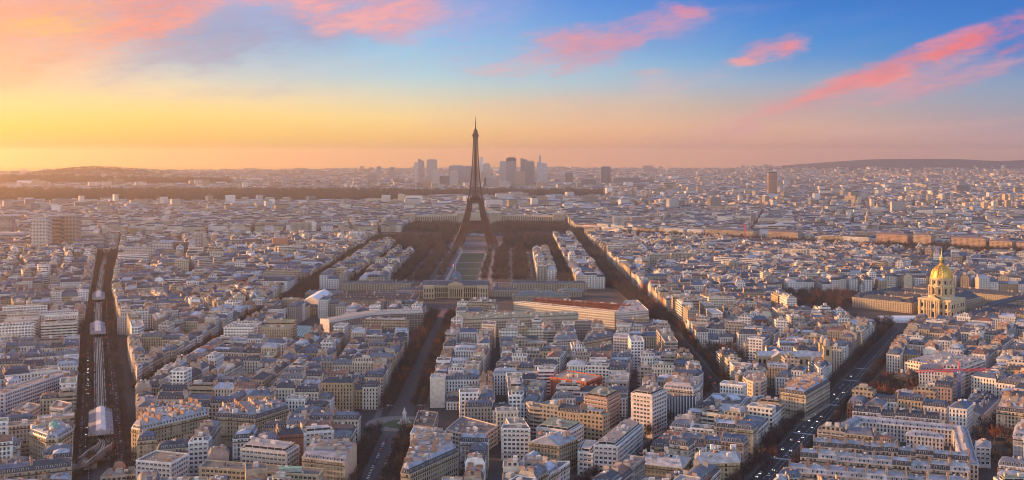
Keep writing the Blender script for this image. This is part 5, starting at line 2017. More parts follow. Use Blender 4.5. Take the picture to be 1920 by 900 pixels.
# ------------------------------------------------------------------ the elevated railway
def viaduct():
    root = empty('railway_viaduct', (xA(1200), 1200, 0), 'elevated railway on iron pillars running up the middle of the left boulevard', 'viaduct')
    ox, oy = xA(1200), 1200
    pts = [(-334, 700), (-324, 745), (-315, 780), (-309, 806), (-307, 828), (-313, 850)] + [(xA(d), d) for d in (880, 1000, 1157, 1438, 1757, 2157, 2480)]
    lp = [(x - ox, y - oy) for x, y in pts]
    b = MB()
    ribbon(b, lp, -4.6, 4.6, 7.6, PLAIN, (0.09, 0.075, 0.07), 6.4)
    b.build('deck', root)
    for o in (-2.6, -1.1, 1.1, 2.6):
        r_ = MB()
        ribbon(r_, lp, o - .32, o + .32, 7.8, PLAIN, (0.66, 0.52, 0.36), 7.6)
        r_.build('rail', root)
    for o in (-4.6, 4.6):
        r_ = MB()
        ribbon(r_, lp[4:], o - .35, o + .35, 8.9, PLAIN, (0.46, 0.42, 0.39), 6.2)
        r_.build('parapet', root)
    # bowed plate girders over the bend
    for o in (-5.0, 5.0):
        g = MB()
        sub = []
        for a, c in zip(lp[:5], lp[1:6]):
            for i in range(6):
                sub.append((a[0] + (c[0] - a[0]) * i / 6, a[1] + (c[1] - a[1]) * i / 6))
        sub.append(lp[5])
        m_ = len(sub)
        side = []
        for i in range(m_):
            nn = off(sub[max(i - 1, 0)], sub[min(i + 1, m_ - 1)], 1)
            side.append((sub[i][0] + nn[0] * o, sub[i][1] + nn[1] * o, nn))
        for i in range(m_ - 1):
            (x0, y0, n0), (x1, y1, n1_) = side[i], side[i + 1]
            h0, h1 = [7.5 + 4.6 * abs(math.sin(math.pi * j / (m_ - 1) * 2)) ** .7 for j in (i, i + 1)]
            w_ = .35
            A = [(x0 - n0[0] * w_, y0 - n0[1] * w_), (x1 - n1_[0] * w_, y1 - n1_[1] * w_)]
            Bq = [(x0 + n0[0] * w_, y0 + n0[1] * w_), (x1 + n1_[0] * w_, y1 + n1_[1] * w_)]
            g.face([(*Bq[0], 6), (*Bq[1], 6), (*Bq[1], h1), (*Bq[0], h0)], IRON, (0.25, 0.215, 0.21))
            g.face([(*A[1], 6), (*A[0], 6), (*A[0], h0), (*A[1], h1)], IRON, (0.25, 0.215, 0.21))
            g.face([(*A[0], h0), (*Bq[0], h0), (*Bq[1], h1), (*A[1], h1)], IRON, (0.52, 0.49, 0.48))
        g.build('girder', root)
    for d in range(890, 2400, 24):
        for s_ in (-3.6, 3.6):
            if d > 1500 and s_ > 0:
                continue
            p = MB()
            p.lathe(xA(d) + s_ - ox, d - oy, [(.8, 0), (.55, .8), (.5, 6), (.9, 6.4)], PLAIN, (0.35, 0.30, 0.26), 8)
            p.build('pillar', root)
    for (x, y) in pts[1:5]:
        p = MB()
        p.box(x - ox, y - oy, 0, 9, 2.4, 6.2, PLAIN, (0.36, 0.31, 0.27), .4)
        p.build('pillar', root)

    def station(d0, d1, label):
        a = math.atan2(d1 - d0, xA(d1) - xA(d0)) - math.pi / 2
        L = math.hypot(d1 - d0, xA(d1) - xA(d0))
        dm = (d0 + d1) / 2
        r0 = empty('viaduct_station', (xA(dm), dm, 0), label, 'station', rz=a)
        w = MB()
        hw_, zt = 8.6, 12.6
        for s_ in (-1, 1):
            q = [(s_ * hw_, -L / 2), (s_ * hw_, L / 2)]
            if s_ < 0:
                q = q[::-1]
            w.wall(q[0], q[1], 6.2, zt, PLAIN, (0.40, 0.36, 0.36))
            w.wall(q[1], q[0], 6.2, zt, PLAIN, (0.2, 0.18, 0.18))
        w.build('side_wall', r0)
        rf, gl = MB(), MB()
        for s_ in (-1, 1):
            q = [(s_ * (hw_ + .7), -L / 2 - 1), (s_ * (hw_ + .7), L / 2 + 1)]
            t = [(s_ * 3.6, -L / 2 - 1), (s_ * 3.6, L / 2 + 1)]
            ri = [(0, -L / 2 - 1), (0, L / 2 + 1)]
            if s_ < 0:
                q, t, ri = q[::-1], t[::-1], ri[::-1]
            rf.slope((*q[0], zt), (*q[1], zt), (*t[1], zt + 2.2), (*t[0], zt + 2.2), ZINC, (0.19, 0.19, 0.22))
            gl.slope((*t[0], zt + 2.3), (*t[1], zt + 2.3), (*ri[1], zt + 3.8), (*ri[0], zt + 3.8), CURT, (0.52, 0.53, 0.56))
        rf.build('roof', r0)
        gl.build('roof_glazing', r0)
        g = MB()
        for y in (-L / 2 - .9, L / 2 + .9):
            pts_ = [(-hw_ - .7, y, zt), (-hw_ - .7, y, zt - 1.2), (hw_ + .7, y, zt - 1.2), (hw_ + .7, y, zt), (0, y, zt + 3.8)]
            g.face(pts_, PLAIN, (0.42, 0.40, 0.40))
        g.build('gable', r0)
        p = MB()
        for s_ in (-1, 1):
            p.box(s_ * 6.8, 0, 7.0, 3.6, L, 1.2, PLAIN, (0.3, 0.27, 0.25), bottom=True)
        p.build('platform', r0)
        for y in np.linspace(-L / 2, L / 2, 6):
            for s_ in (-1, 1):
                c = MB()
                c.box(s_ * 7.4, float(y), 0, 1.6, 1.6, 6.2, PLAIN, (0.36, 0.31, 0.27))
                c.build('pillar', r0)

    station(858, 936, 'near viaduct station with grey pitched roof and pale glazed ridge')
    station(1340, 1420, 'middle viaduct station with pale roof, small in the distance')
    station(1660, 1735, 'farthest viaduct station, a small pale roof over the tracks')


viaduct()


# ------------------------------------------------------------------ monument, cranes, spires, arch, far landmarks
def monument():
    root = empty('monument', (RX + 6, RY - 4, .3), 'white marble monument with a figure on a tall plinth on the round lawn', 'monument')
    b = MB()
    b.lathe(0, 0, [(6.0, 0), (6.0, .8), (4.8, .8), (4.8, 1.6), (3.6, 1.7), (3.4, 3.2)], PLAIN, (.55, .53, .5), 8)
    b.build('steps', root)
    b = MB()
    b.box(0, 0, 3.2, 3.0, 3.0, 5.5, PLAIN, (.6, .58, .55))
    b.box(0, 0, 8.7, 3.6, 3.6, .5, PLAIN, (.6, .58, .55), bottom=True)
    b.build('plinth', root)
    b = MB()
    b.lathe(0, 0, [(1.3, 9.2), (1.1, 10.2), (.75, 11.4), (.85, 12.2), (.3, 12.7), (.42, 13.1), (.3, 13.5), (0, 13.6)], PLAIN, (.62, .6, .58), 10)
    b.build('statue', root)
    b = MB()
    for i in range(4):
        a = math.pi / 2 * i + .6
        b.lathe(3.4 * math.cos(a), 3.4 * math.sin(a), [(.9, 1.6), (.8, 3.2), (.4, 4.0), (.35, 4.5), (0, 4.7)], PLAIN, (.6, .58, .55), 8)
    b.build('figure_group', root)


monument()


def crane(name, label, x, y, h, left, right, z_ang, red, mastc):
    root = empty(name, (x, y, 0), label, 'crane', rz=z_ang)
    def truss(b, p, q, w, step, tn):
        p, q = Vector(p), Vector(q)
        k_ = max(2, int((q - p).length / step))
        ax = (q - p).normalized()
        up = Vector((0, 0, 1)) if abs(ax.z) < .9 else Vector((0, 1, 0))
        s1 = ax.cross(up).normalized() * w / 2
        s2 = ax.cross(s1).normalized() * w / 2
        for sa in (-1, 1):
            for sb in (-1, 1):
                b.beam(p + s1 * sa + s2 * sb, q + s1 * sa + s2 * sb, .32, IRON, tn)
        for i in range(k_):
            a, c = p.lerp(q, i / k_), p.lerp(q, (i + 1) / k_)
            for sa in (-1, 1):
                b.beam(a + s1 * sa + s2, c + s1 * sa - s2, .22, IRON, tn)
                b.beam(a + s1 + s2 * sa, c - s1 + s2 * sa, .22, IRON, tn)
    b = MB()
    truss(b, (0, 0, 0), (0, 0, h), 2.0, 2.4, mastc)
    b.build('mast', root)
    b = MB()
    truss(b, (-left, 0, h), (right, 0, h), 1.8, 3, red)
    b.build('jib', root)
    b = MB()
    b.box(0, 0, h - 2.6, 2.2, 2.2, 2.2, PLAIN, (.7, .7, .7), bottom=True)
    b.build('cab', root)
    b = MB()
    b.beam((0, 0, h + .9), (0, 0, h + 8), .7, IRON, red)
    b.beam((0, 0, h + 8), (-left * .7, 0, h + .9), .2, IRON, red)
    b.beam((0, 0, h + 8), (right * .9, 0, h + .9), .2, IRON, red)
    b.build('tie_bar', root)
    b = MB()
    b.box(right - 2.5, 0, h - 2.6, 4, 1.6, 3.0, PLAIN, (.5, .5, .5), bottom=True)
    b.build('counterweight', root)


x_, y_ = G(1798, 762)
crane('tower_crane', 'red tower crane with blue mast over the buildings at the right', x_, y_, 33, 41, 31, .12, (0.62, 0.05, 0.06), (0.12, 0.14, 0.32))
x_, y_ = G(1397, 462)
crane('tower_crane', 'small red tower crane near the dark river trees', x_, y_, 52, 24, 10, .9, (0.60, 0.04, 0.06), (0.62, 0.05, 0.07))
reserve(rect(*G(1798, 762), 8, 8))


def spire(label, px_, base, top, w, st=(0.46, 0.36, 0.27)):
    x, y = G(px_, base)
    h = H - (top - EY) / F * y
    r_ = empty('church_spire', (x, y, 0), label, 'church')
    b = MB()
    b.prism(rect(0, 0, w, w), 0, h * .55, HAUSS, st)
    b.prism(rect(0, w * 1.6, w * 1.6, w * 2.6), 0, h * .33, HAUSS, st, ZINC, (.25, .27, .3))
    b.build('tower', r_)
    b = MB()
    b.lathe(0, 0, [(w * .62, h * .55), (w * .3, h * .75), (0, h)], PLAIN, jit(st, .1), 8)
    b.build('spire', r_)
    for sx in (-1, 1):
        for sy in (-1, 1):
            c = MB()
            c.lathe(sx * w * .42, sy * w * .42, [(w * .12, h * .55), (0, h * .68)], PLAIN, st, 6)
            c.build('pinnacle', r_)
    reserve(rect(x, y, w * 3, w * 3))


spire('slender pale church spire left of the arch district rooftops', 1542, 414, 386, 10)
spire('tall pointed church spire in the rooftops above the golden dome', 1626, 428, 392, 11)
spire('grey ribbed church dome-spire just left of the golden lantern', 1724, 482, 451, 15, (0.30, 0.29, 0.30))
spire('stubby twin-stage church tower left of the slender pale spire', 1528, 414, 394, 13)
spire('far white church tower among the rooftops at right', 1646, 402, 386, 12, (.6, .52, .45))


def triumphal_arch():
    x, y = G(1594, 388)
    r_ = empty('triumphal_arch', (x, y, 0), 'massive sunlit stone arch standing above the far rooftops', 'arch', rz=-.5)
    ST = (0.60, 0.46, 0.28)
    b = MB()
    for s_ in (-1, 1):
        b.prism(rect(s_ * 15, 0, 15, 22), 0, 32, PLAIN, ST)
    b.prism(rect(0, 0, 45, 22), 32, 38, PLAIN, ST, bottom=True)
    for i in range(10):
        t0, t1 = math.pi * i / 10, math.pi * (i + 1) / 10
        for yy, o in ((-11, 1), (11, -1)):
            p = [(-7.5 * math.cos(t0), yy, 24.5 + 7.5 * math.sin(t0)), (-7.5 * math.cos(t1), yy, 24.5 + 7.5 * math.sin(t1)), (-7.5 * math.cos(t1), yy, 32.1), (-7.5 * math.cos(t0), yy, 32.1)]
            b.face(p if o > 0 else p[::-1], PLAIN, ST)
    b.build('body', r_)
    b = MB()
    b.prism(rect(0, 0, 47, 24), 38, 40, PLAIN, ST, bottom=True)
    b.prism(rect(0, 0, 44, 21), 40, 49, PLAIN, ST)
    b.build('attic', r_)
    reserve(rect(x, y, 70, 60))


triumphal_arch()


def far_tower(label, x0, x1, ytop, base, tint, mat=BANDW, name='office_tower', cap=None, slant=0, ratio=.7, rz=0.0, spirey=None):
    (xa, d), (xb, _) = G(x0, base), G(x1, base)
    gz = float(ground_z((xa + xb) / 2, d))
    h = H - (ytop - EY) / F * d - gz
    w = (xb - xa) / (math.cos(rz) + ratio * abs(math.sin(rz)))
    r_ = empty(name, ((xa + xb) / 2, d, gz), label, 'tower', rz=rz)
    b = MB()
    q = rect(0, w * ratio / 2, w, w * ratio)
    if slant:
        hs = h * slant
        zz = [h, h - hs, h - hs, h] if slant > 0 else [h + hs, h, h, h + hs]
        for i in range(4):
            j = (i + 1) % 4
            L = math.dist(q[i], q[j])
            b.face([(*q[i], 0), (*q[j], 0), (*q[j], zz[j]), (*q[i], zz[i])], mat, tint, [(0, 0), (L, 0), (L, zz[j]), (0, zz[i])])
        b.build('shaft', r_)
        c = MB()
        c.face([(*q[i], zz[i]) for i in range(4)], PLAIN, tint)
        c.build('roof', r_)
    else:
        b.prism(q, 0, h, mat, tint, PLAIN, (.3, .3, .32))
        b.build('shaft', r_)
        c = MB()
        c.box(0, w * ratio / 2, h, w * .7, w * ratio * .6, h * .035, PLAIN, cap or jit((.4, .4, .42), .2))
        if cap:
            c.prism(rect(0, w * ratio / 2, w * 1.01, w * ratio * 1.01), h * .9, h, PLAIN, cap)
        c.build('crown', r_)
    if spirey:
        s_ = MB()
        hh = H - (spirey - EY) / F * d - gz
        s_.prism(rect(-w * .2, w * ratio / 2, w * .22, w * .2), h * .7, hh * .985, PLAIN, tint)
        s_.beam((-w * .2, w * ratio / 2, hh * .95), (-w * .2, w * ratio / 2, hh * 1.015), w * .05, IRON, tint)
        s_.build('spire', r_)
    return r_


DK, MD, LT = (0.27, 0.26, 0.28), (0.48, 0.46, 0.47), (0.68, 0.66, 0.65)
for a in [
    ('slim grey tower at the left end of the far skyscraper cluster', 776, 784, 306, 352, MD, CURT),
    ('slant-topped grey tower at the left of the far skyscraper cluster', 784, 795, 297, 352, (0.33, .32, .34), CURT, 'office_tower', None, .1),
    ('broad pair-topped tower second from the left in the far cluster', 800, 819, 300, 353, (0.36, .33, .33), CURT),
    ('pale narrow slab standing before the far cluster on the left', 810, 824, 320, 356, LT, BANDW),
    ('wide dark flat-topped tower block left of the iron tower', 842, 871, 311, 353, DK, CURT),
    ('pale slab in front of the wide dark tower block', 844, 859, 321, 355, LT, BANDW),
    ('grey stepped block between the dark block and the iron tower', 872, 884, 312, 353, MD, BANDW),
    ('white rounded tower just right of the iron tower', 899, 907, 297, 352, LT, CURT),
    ('pale tower with stepped top right of the iron tower', 906, 919, 308, 353, LT, BANDW),
    ('short bright slab at the foot of the white rounded tower', 902, 911, 322, 356, (.6, .52, .42), BANDW),
    ('pale tower left of the dark-crowned skyscraper', 937, 949, 303, 352, LT, BANDW),
    ('broad pale skyscraper with a dark crown', 949, 968, 297, 352, (0.46, .44, .45), BANDW, 'office_tower', (.09, .08, .09)),
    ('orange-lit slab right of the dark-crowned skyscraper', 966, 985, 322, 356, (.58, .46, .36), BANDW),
    ('tall dark slant-topped skyscraper in the cluster', 976, 989, 296, 352, (0.2, .2, .23), CURT, 'office_tower', None, .07),
    ('dark grey skyscraper right of the slant-topped one', 986, 1002, 303, 353, (0.18, .18, .21), CURT),
    ('spired glass skyscraper at the right end of the cluster', 1007, 1026, 304, 353, (0.40, .42, .46), CURT, 'office_tower', None, .06, .7, 0, 291),
    ('lone small tower far left of the skyscraper cluster', 706, 714, 313, 345, MD, BANDW),
    ('second lone small tower left of the skyscraper cluster', 731, 739, 314, 345, MD, BANDW),
    ('bright slim tower between the lone towers and the cluster', 752, 758, 317, 345, LT, BANDW),
    ('squat brown block right of the spired skyscraper', 1059, 1074, 324, 352, (0.28, .24, .22), BANDW),
    ('dark two-part tower standing alone right of the cluster', 1127, 1145, 313, 349, (0.12, .12, .15), CURT),
    ('low wide office block in front of the cluster', 908, 935, 333, 356, MD, BANDW),
    ('low pale office block before the dark-crowned skyscraper', 935, 958, 341, 358, LT, BANDW),
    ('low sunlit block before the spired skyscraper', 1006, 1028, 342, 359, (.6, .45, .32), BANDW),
    ('low dark block at the right of the lone brown block', 1090, 1118, 336, 352, (.2, .19, .2), BANDW),
    ('low wide grey block beyond the lone dark tower', 1150, 1200, 333, 350, (.24, .23, .24), BANDW),
    ('low dark block behind the squat pale slab', 824, 842, 330, 353, (.25, .23, .24), BANDW),
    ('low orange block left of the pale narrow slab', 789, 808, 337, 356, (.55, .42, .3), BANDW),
]:
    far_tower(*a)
# the lone curved hotel tower
def hotel_tower():
    (xa, d), (xb, _) = G(1440, 371), G(1456, 371)
    h = H - (324 - EY) / F * d
    r_ = empty('hotel_tower', ((xa + xb) / 2, d, 0), 'dark brown curved hotel tower rising alone above the rooftops on the right', 'tower')
    w = (xb - xa) / 2
    b = MB()
    P = []
    for i in range(17):
        t = math.pi * 2 * i / 16
        P.append((w * 1.12 * math.copysign(abs(math.cos(t)) ** .8, math.cos(t)), w * .55 * math.copysign(abs(math.sin(t)) ** .8, math.sin(t))))
    b.prism(P[:-1], 0, h, BANDW, (0.50, 0.27, 0.17), PLAIN, (.2, .15, .13))
    b.build('shaft', r_)
    b = MB()
    b.prism(inset(P[:-1], [1.2] * 16) or rect(0, 0, w, w * .6), h, h + 5, PLAIN, (0.12, 0.09, 0.08))
    b.build('crown', r_)
    reserve(rect((xa + xb) / 2, d, 80, 70))


hotel_tower()
# slabs and towers by the river on the left
for a in [
    ('pale gridded tower block, left one of the riverside trio', 58, 89, 410, 475, (0.62, .57, .52), GRID, 'apartment_tower'),
    ('dark brown tower block in the middle of the riverside trio', 90, 113, 406, 470, (0.42, .30, .25), BANDW, 'apartment_tower'),
    ('brown gridded tower block, right one of the riverside trio', 115, 145, 404, 468, (0.46, .36, .30), GRID, 'apartment_tower'),
    ('twin pale tower at the far left edge', 0, 22, 405, 440, (.44, .38, .36), BANDW, 'apartment_tower'),
    ('low white hall at the far left edge', -20, 45, 438, 458, (.6, .55, .5), BANDW, 'riverside_hall'),
    ('pale stepped pyramid-like office right of the riverside trio', 160, 194, 440, 473, (.40, .38, .40), BANDW, 'stepped_office', None, -.35),
    ('grey slab block behind the stepped office', 192, 215, 441, 472, (.42, .38, .35), GRID, 'apartment_slab'),
    ('long white slab with fin walls by the viaduct', 232, 290, 465, 494, (.58, .53, .48), GRID, 'apartment_slab', None, 0, .3, .25),
    ('white slab block with regular windows left of the dark slab', 288, 322, 456, 483, (.62, .58, .54), GRID, 'apartment_slab', None, 0, .35, .1),
    ('dark glass slab block in the left middle distance', 321, 353, 454, 478, (.20, .17, .16), BANDW, 'apartment_slab', None, 0, .35),
    ('blue-grey glass block beside the dark slab', 354, 366, 450, 480, (.34, .37, .42), CURT, 'apartment_slab'),
    ('pale twin-striped tower block beside the blue-grey block', 359, 377, 438, 474, (.52, .45, .40), GRID, 'apartment_tower'),
    ('square pale block left of the twin-striped tower', 283, 302, 440, 458, (.55, .5, .44), BANDW, 'apartment_slab'),
    ('cream tower block above the rooftops left of centre', 325, 353, 488, 522, (.55, .47, .36), GRID, 'apartment_tower', None, 0, .6, .3),
    ('stepped grey slab right of the cream tower block', 372, 400, 487, 518, (.40, .37, .37), BANDW, 'apartment_slab', None, 0, .5, .5),
    ('second stepped grey slab right of the cream tower block', 400, 418, 482, 512, (.44, .41, .40), BANDW, 'apartment_slab', None, 0, .6, .5),
    ('white box-shaped block on the right of the stepped slabs', 419, 444, 493, 518, (.56, .52, .50), GRID, 'apartment_slab'),
    ('grey-brown pair of tower blocks left of the glass-fronted block', 434, 456, 450, 474, (.32, .26, .23), GRID, 'apartment_tower'),
    ('dark brown tower block left of the glass-fronted block', 457, 480, 448, 473, (.27, .21, .19), GRID, 'apartment_tower'),
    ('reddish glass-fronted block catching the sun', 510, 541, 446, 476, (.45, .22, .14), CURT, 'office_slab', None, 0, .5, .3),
    ('dark narrow slab right of the reddish glass block', 541, 552, 454, 478, (.16, .12, .12), BANDW, 'apartment_slab'),
    ('pale slab with columns right of the dark narrow slab', 553, 583, 453, 476, (.52, .48, .46), GRID, 'apartment_slab', None, 0, .4),
    ('white slab in the middle of the riverside slab row', 583, 616, 452, 474, (.58, .55, .53), GRID, 'apartment_slab', None, 0, .4),
    ('grey striped slab in the riverside slab row', 617, 648, 452, 473, (.30, .28, .29), BANDW, 'apartment_slab', None, 0, .4),
    ('white-ended striped slab at the right end of the riverside row', 650, 682, 450, 472, (.64, .6, .57), BANDW, 'apartment_slab', None, 0, .4, -.3),
    ('white tower block beside the viaduct', 217, 233, 504, 530, (.64, .58, .53), HAUSS, 'apartment_tower'),
    ('white block left of the viaduct in the middle distance', 133, 152, 559, 590, (.66, .60, .54), HAUSS, 'apartment_tower'),
    ('white block right of the viaduct with blank side', 216, 247, 595, 628, (.66, .61, .57), HAUSS, 'apartment_tower', None, 0, .6, -.3),
    ('pale square block at left among low roofs', 90, 108, 535, 560, (.48, .47, .5), HAUSS, 'apartment_tower'),
    ('pale tower block on the rooftops left of the park', 417, 440, 430, 449, (.5, .44, .38), GRID, 'apartment_slab'),
    ('sunlit pale office block beyond the park at right', 1133, 1150, 411, 428, (.56, .5, .42), GRID, 'office_slab', None, 0, .6),
    ('tall pale office block beyond the park at right', 1150, 1171, 408, 433, (.56, .52, .46), GRID, 'office_slab', None, 0, .6),
    ('grey office block right of the tall pale one', 1184, 1210, 407, 427, (.34, .31, .31), GRID, 'office_slab', None, 0, .6),
    ('pale stepped office block at the river on the right', 1225, 1244, 414, 431, (.52, .49, .47), GRID, 'office_slab', None, 0, .6),
    ('white-banded block right of the park among blue roofs', 1146, 1195, 451, 470, (.66, .58, .50), BANDW, 'apartment_slab', None, 0, .4, .2),
    ('white banded apartment slab in the right middle distance', 1318, 1352, 452, 472, (.6, .57, .55), BANDW, 'apartment_slab', None, 0, .4),
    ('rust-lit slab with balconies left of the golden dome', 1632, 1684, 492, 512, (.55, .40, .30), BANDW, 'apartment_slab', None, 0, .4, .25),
    ('pinkish office block with bands above the golden dome', 1630, 1665, 470, 494, (.48, .40, .37), BANDW, 'office_slab', None, 0, .6, .3),
]:
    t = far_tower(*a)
    reserve(rect(t.location.x, t.location.y + 8, 60, 45))


def curved_palace(label, x0, x1, base, sgn):
    """curved museum wing with a colonnade, concave towards the iron tower"""
    (xa, d), (xb, _) = G(x0, base), G(x1, base)
    r_ = empty('curved_palace_wing', ((xa + xb) / 2, d, 0), label, 'palace')
    W_ = xb - xa
    N = 30
    h = 27.0
    ST = (0.50, 0.43, 0.33)
    P, Q = [], []
    for i in range(N + 1):
        u = i / N
        v = u if sgn > 0 else 1 - u       # v = 0 at the inner end
        x = -W_ / 2 + W_ * u
        y = 60 * (1 - v ** 2) - 40
        P.append((x, y))
        Q.append((x, y + 22))
    w, rf, cl = MB(), MB(), MB()
    for i in range(N):
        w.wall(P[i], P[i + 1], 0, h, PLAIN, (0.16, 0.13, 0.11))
        w.wall(Q[i + 1], Q[i], 0, h, PLAIN, ST)
        w.wall((P[i][0], P[i][1] - .8), (P[i + 1][0], P[i + 1][1] - .8), h - 4, h + 1, PLAIN, ST)
        rf.face([(P[i][0], P[i][1] - .8, h + 1), (P[i + 1][0], P[i + 1][1] - .8, h + 1), (*Q[i + 1], h + .9), (*Q[i], h + .9)], PLAIN, (.30, .27, .25))
        cl.box(P[i][0], P[i][1] - .9, 0, W_ / N * .42, 2.0, h - 4, PLAIN, ST)
    w.wall(Q[0], P[0], 0, h, PLAIN, ST)
    w.wall(P[-1], Q[-1], 0, h, PLAIN, ST)
    w.build('wall', r_)
    rf.build('roof', r_)
    cl.build('colonnade', r_)['kind'] = 'stuff'
    for u in (0, N):
        p = MB()
        p.box(P[u][0], P[u][1] + 6, 0, 38, 40, h + 8, HAUSS, ST, 0, PLAIN, (.34, .3, .28))
        p.build('pavilion', r_)
    reserve(rect((xa + xb) / 2, d, W_ + 60, 150))


curved_palace('curved colonnaded palace wing left of the iron tower', 770, 868, 419, -1)
curved_palace('curved colonnaded palace wing right of the iron tower', 929, 1047, 419, 1)


def on_bank(t, o=-48):
    a, b = (150, 3270), (1780, 1985)
    nn = off(a, b, o)
    return (a[0] + (b[0] - a[0]) * t + nn[0], a[1] + (b[1] - a[1]) * t + nn[1])


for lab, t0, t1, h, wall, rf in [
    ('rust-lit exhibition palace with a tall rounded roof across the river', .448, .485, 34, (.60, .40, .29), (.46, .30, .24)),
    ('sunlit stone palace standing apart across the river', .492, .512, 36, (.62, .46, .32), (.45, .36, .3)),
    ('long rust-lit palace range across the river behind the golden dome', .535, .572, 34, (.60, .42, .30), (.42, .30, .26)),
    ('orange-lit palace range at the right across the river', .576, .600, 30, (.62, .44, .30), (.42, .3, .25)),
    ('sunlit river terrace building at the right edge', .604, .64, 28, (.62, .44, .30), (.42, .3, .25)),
    ('pinkish riverside palace among dark trees right of centre', .31, .35, 28, (.52, .40, .33), (.3, .24, .23)),
    ('grey riverside range among dark trees far right of the iron tower', .22, .29, 26, (.46, .40, .35), (.22, .22, .25)),
]:
    a, b = on_bank(t0), on_bank(t1)
    r_ = empty('riverside_palace', ((a[0] + b[0]) / 2, (a[1] + b[1]) / 2, 0), lab, 'palace')
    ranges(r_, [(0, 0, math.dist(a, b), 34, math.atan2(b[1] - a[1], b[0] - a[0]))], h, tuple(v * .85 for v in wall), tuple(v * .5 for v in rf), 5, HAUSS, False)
    reserve(rect((a[0] + b[0]) / 2, (a[1] + b[1]) / 2, math.dist(a, b) + 6, 60, math.atan2(b[1] - a[1], b[0] - a[0])))

# ------------------------------------------------------------------ street blocks everywhere else
random.seed(23)
reserve(rect(-90, 2760, 300, 600))          # tower and gardens
reserve([(-215, 1880), (42, 1880), (42, 2700), (-215, 2700)])
reserve([(-250, 1325), (-120, 1340), (-120, 1445), (-250, 1425)])     # forecourt of the curved office
reserve([(-71, 1375), (125, 1385), (125, 1450), (-71, 1445)])
reserve([(-20, 1470), (120, 1400), (190, 1400), (190, 1560), (-20, 1560)])
reserve([G(590, 640), G(625, 645), G(625, 600), G(590, 600)])
for x0, y0, x1, y1 in ((215, 1180, 262, 1290), (388, 1085, 420, 1135)):
    reserve([(x0, y0), (x1, y0), (x1, y1), (x0, y1)])     # small gardens
reserve([(xE(1440) - 30, 1440), (720, 1430), (860, 1700), (700, 1880), (430, 1760), (410, 1520)])   # palace grounds
# garden at the lower right
reserve([G(1822, 900), G(1900, 900), G(1895, 790), G(1835, 790)])
reserve([G(1580, 770), G(1720, 770), G(1720, 700), G(1660, 715)])
Z = {
    'left of the viaduct': [(xA(690) - 21, 690), (xA(1438) - 21, 1438), (-760, 1438), (-420, 690)],
    'beyond the viaduct': [(-362, 1062), (-362, 1750), (xA(1757) + 21, 1757)],
    'right of the viaduct': [(-121.5, 690), (-121.5, 1560), (-337, 1560), (-337, 985), (xA(690) + 22, 690)],
    'right of the roundabout avenue': [(-74.5, 690), (10, 690), (53, 779), (184, 1058), (192, 1560), (-74.5, 1560)],
    'around the twin-towered church': [(48, 690), (xE(690) - 24, 690), (xE(1500) - 24, 1500), (221, 1500), (216, 1054)],
    'right of the boulevard': [(xE(690) + 24, 690), (372, 690), (760, 1440), (xE(1440) + 24, 1440)],
}
FRONT = {'left of the viaduct': 20, 'right of the viaduct': 20, 'right of the roundabout avenue': 20, 'around the twin-towered church': 19, 'right of the boulevard': 18}
for zn, poly in Z.items():
    fill_zone(poly, zn, 5600, 12, FRONT.get(zn, 19), 13.5)
# farther districts: no names needed
for poly in [
    [(xA(1438) - 22, 1450), (xA(2450) - 22, 2450), (-1300, 2450), (-760, 1450)],
    [(-362, 1770), (-362, 2980), (xA(2980) + 21, 2980), (xA(1770) + 20, 1770)],
    [(222, 1500), (430, 1500), (420, 1800), (222, 1800)],
    [(215, 1812), (990, 1812), (1220, 2210), (150 + 40, 3060), (198, 3060)],
    [(-262, 1885), (-217, 1885), (-217, 2480), (-262, 2480)],
    [(-330, 1885), (-283, 1885), (-283, 2700), (-330, 2700)],
    [(46, 2010), (82, 2010), (82, 2480), (46, 2480)],
    [(110, 1890), (160, 1890), (160, 2960), (110, 2960)],
    [(990, 1812), (1100, 1812), (1330, 2120), (1240, 2195)],
    [(760, 1440), (900, 1700), (1050, 1812), (880, 1880)],
    [(xA(2510) - 25, 2510), (xA(2510) + 18, 2510), (xA(2980) + 18, 2980), (xA(2980) - 16, 2980)],
    [(xA(2460) - 26, 2460), (xA(2980) - 20, 2980), (-1600, 2980), (-1300, 2460)],
    [(-1700, 3170), (-330, 3270), (-330, 4400), (-2250, 4400)],
    [(-330, 3760), (180, 3760), (180, 4400), (-330, 4400)],
    [(190, 3300), (620, 2960), (1000, 4400), (190, 4400)],
    [(640, 2950), (1780, 2020), (2300, 4400), (1020, 4400)],
]:
    fill_zone(poly, None, 7000 if centre(poly)[1] < 2500 else 9000, 11, 19 if centre(poly)[1] < 2500 else 24, 14)

in_view = lambda c, m: abs(c[0]) < c[1] * .466 + m
LOTS = [l for l in LOTS if in_view(l['c'], 60) and is_free(l['poly'])]
LOTS.sort(key=lambda l: l['c'][1])
# a party wall with no neighbour against it gets windows and a roof slope of its own
CELLS = {}
for l in LOTS:
    CELLS.setdefault((int(l['c'][0] // 40), int(l['c'][1] // 40)), []).append(l)


def built_at(p, me):
    cx_, cy_ = int(p[0] // 40), int(p[1] // 40)
    for i in (-1, 0, 1):
        for j in (-1, 0, 1):
            for q in CELLS.get((cx_ + i, cy_ + j), ()):
                if q is not me and all((b[0] - a[0]) * (p[1] - a[1]) - (b[1] - a[1]) * (p[0] - a[0]) >= 0 for a, b in zip(q['poly'], q['poly'][1:] + q['poly'][:1])):
                    return True
    return False


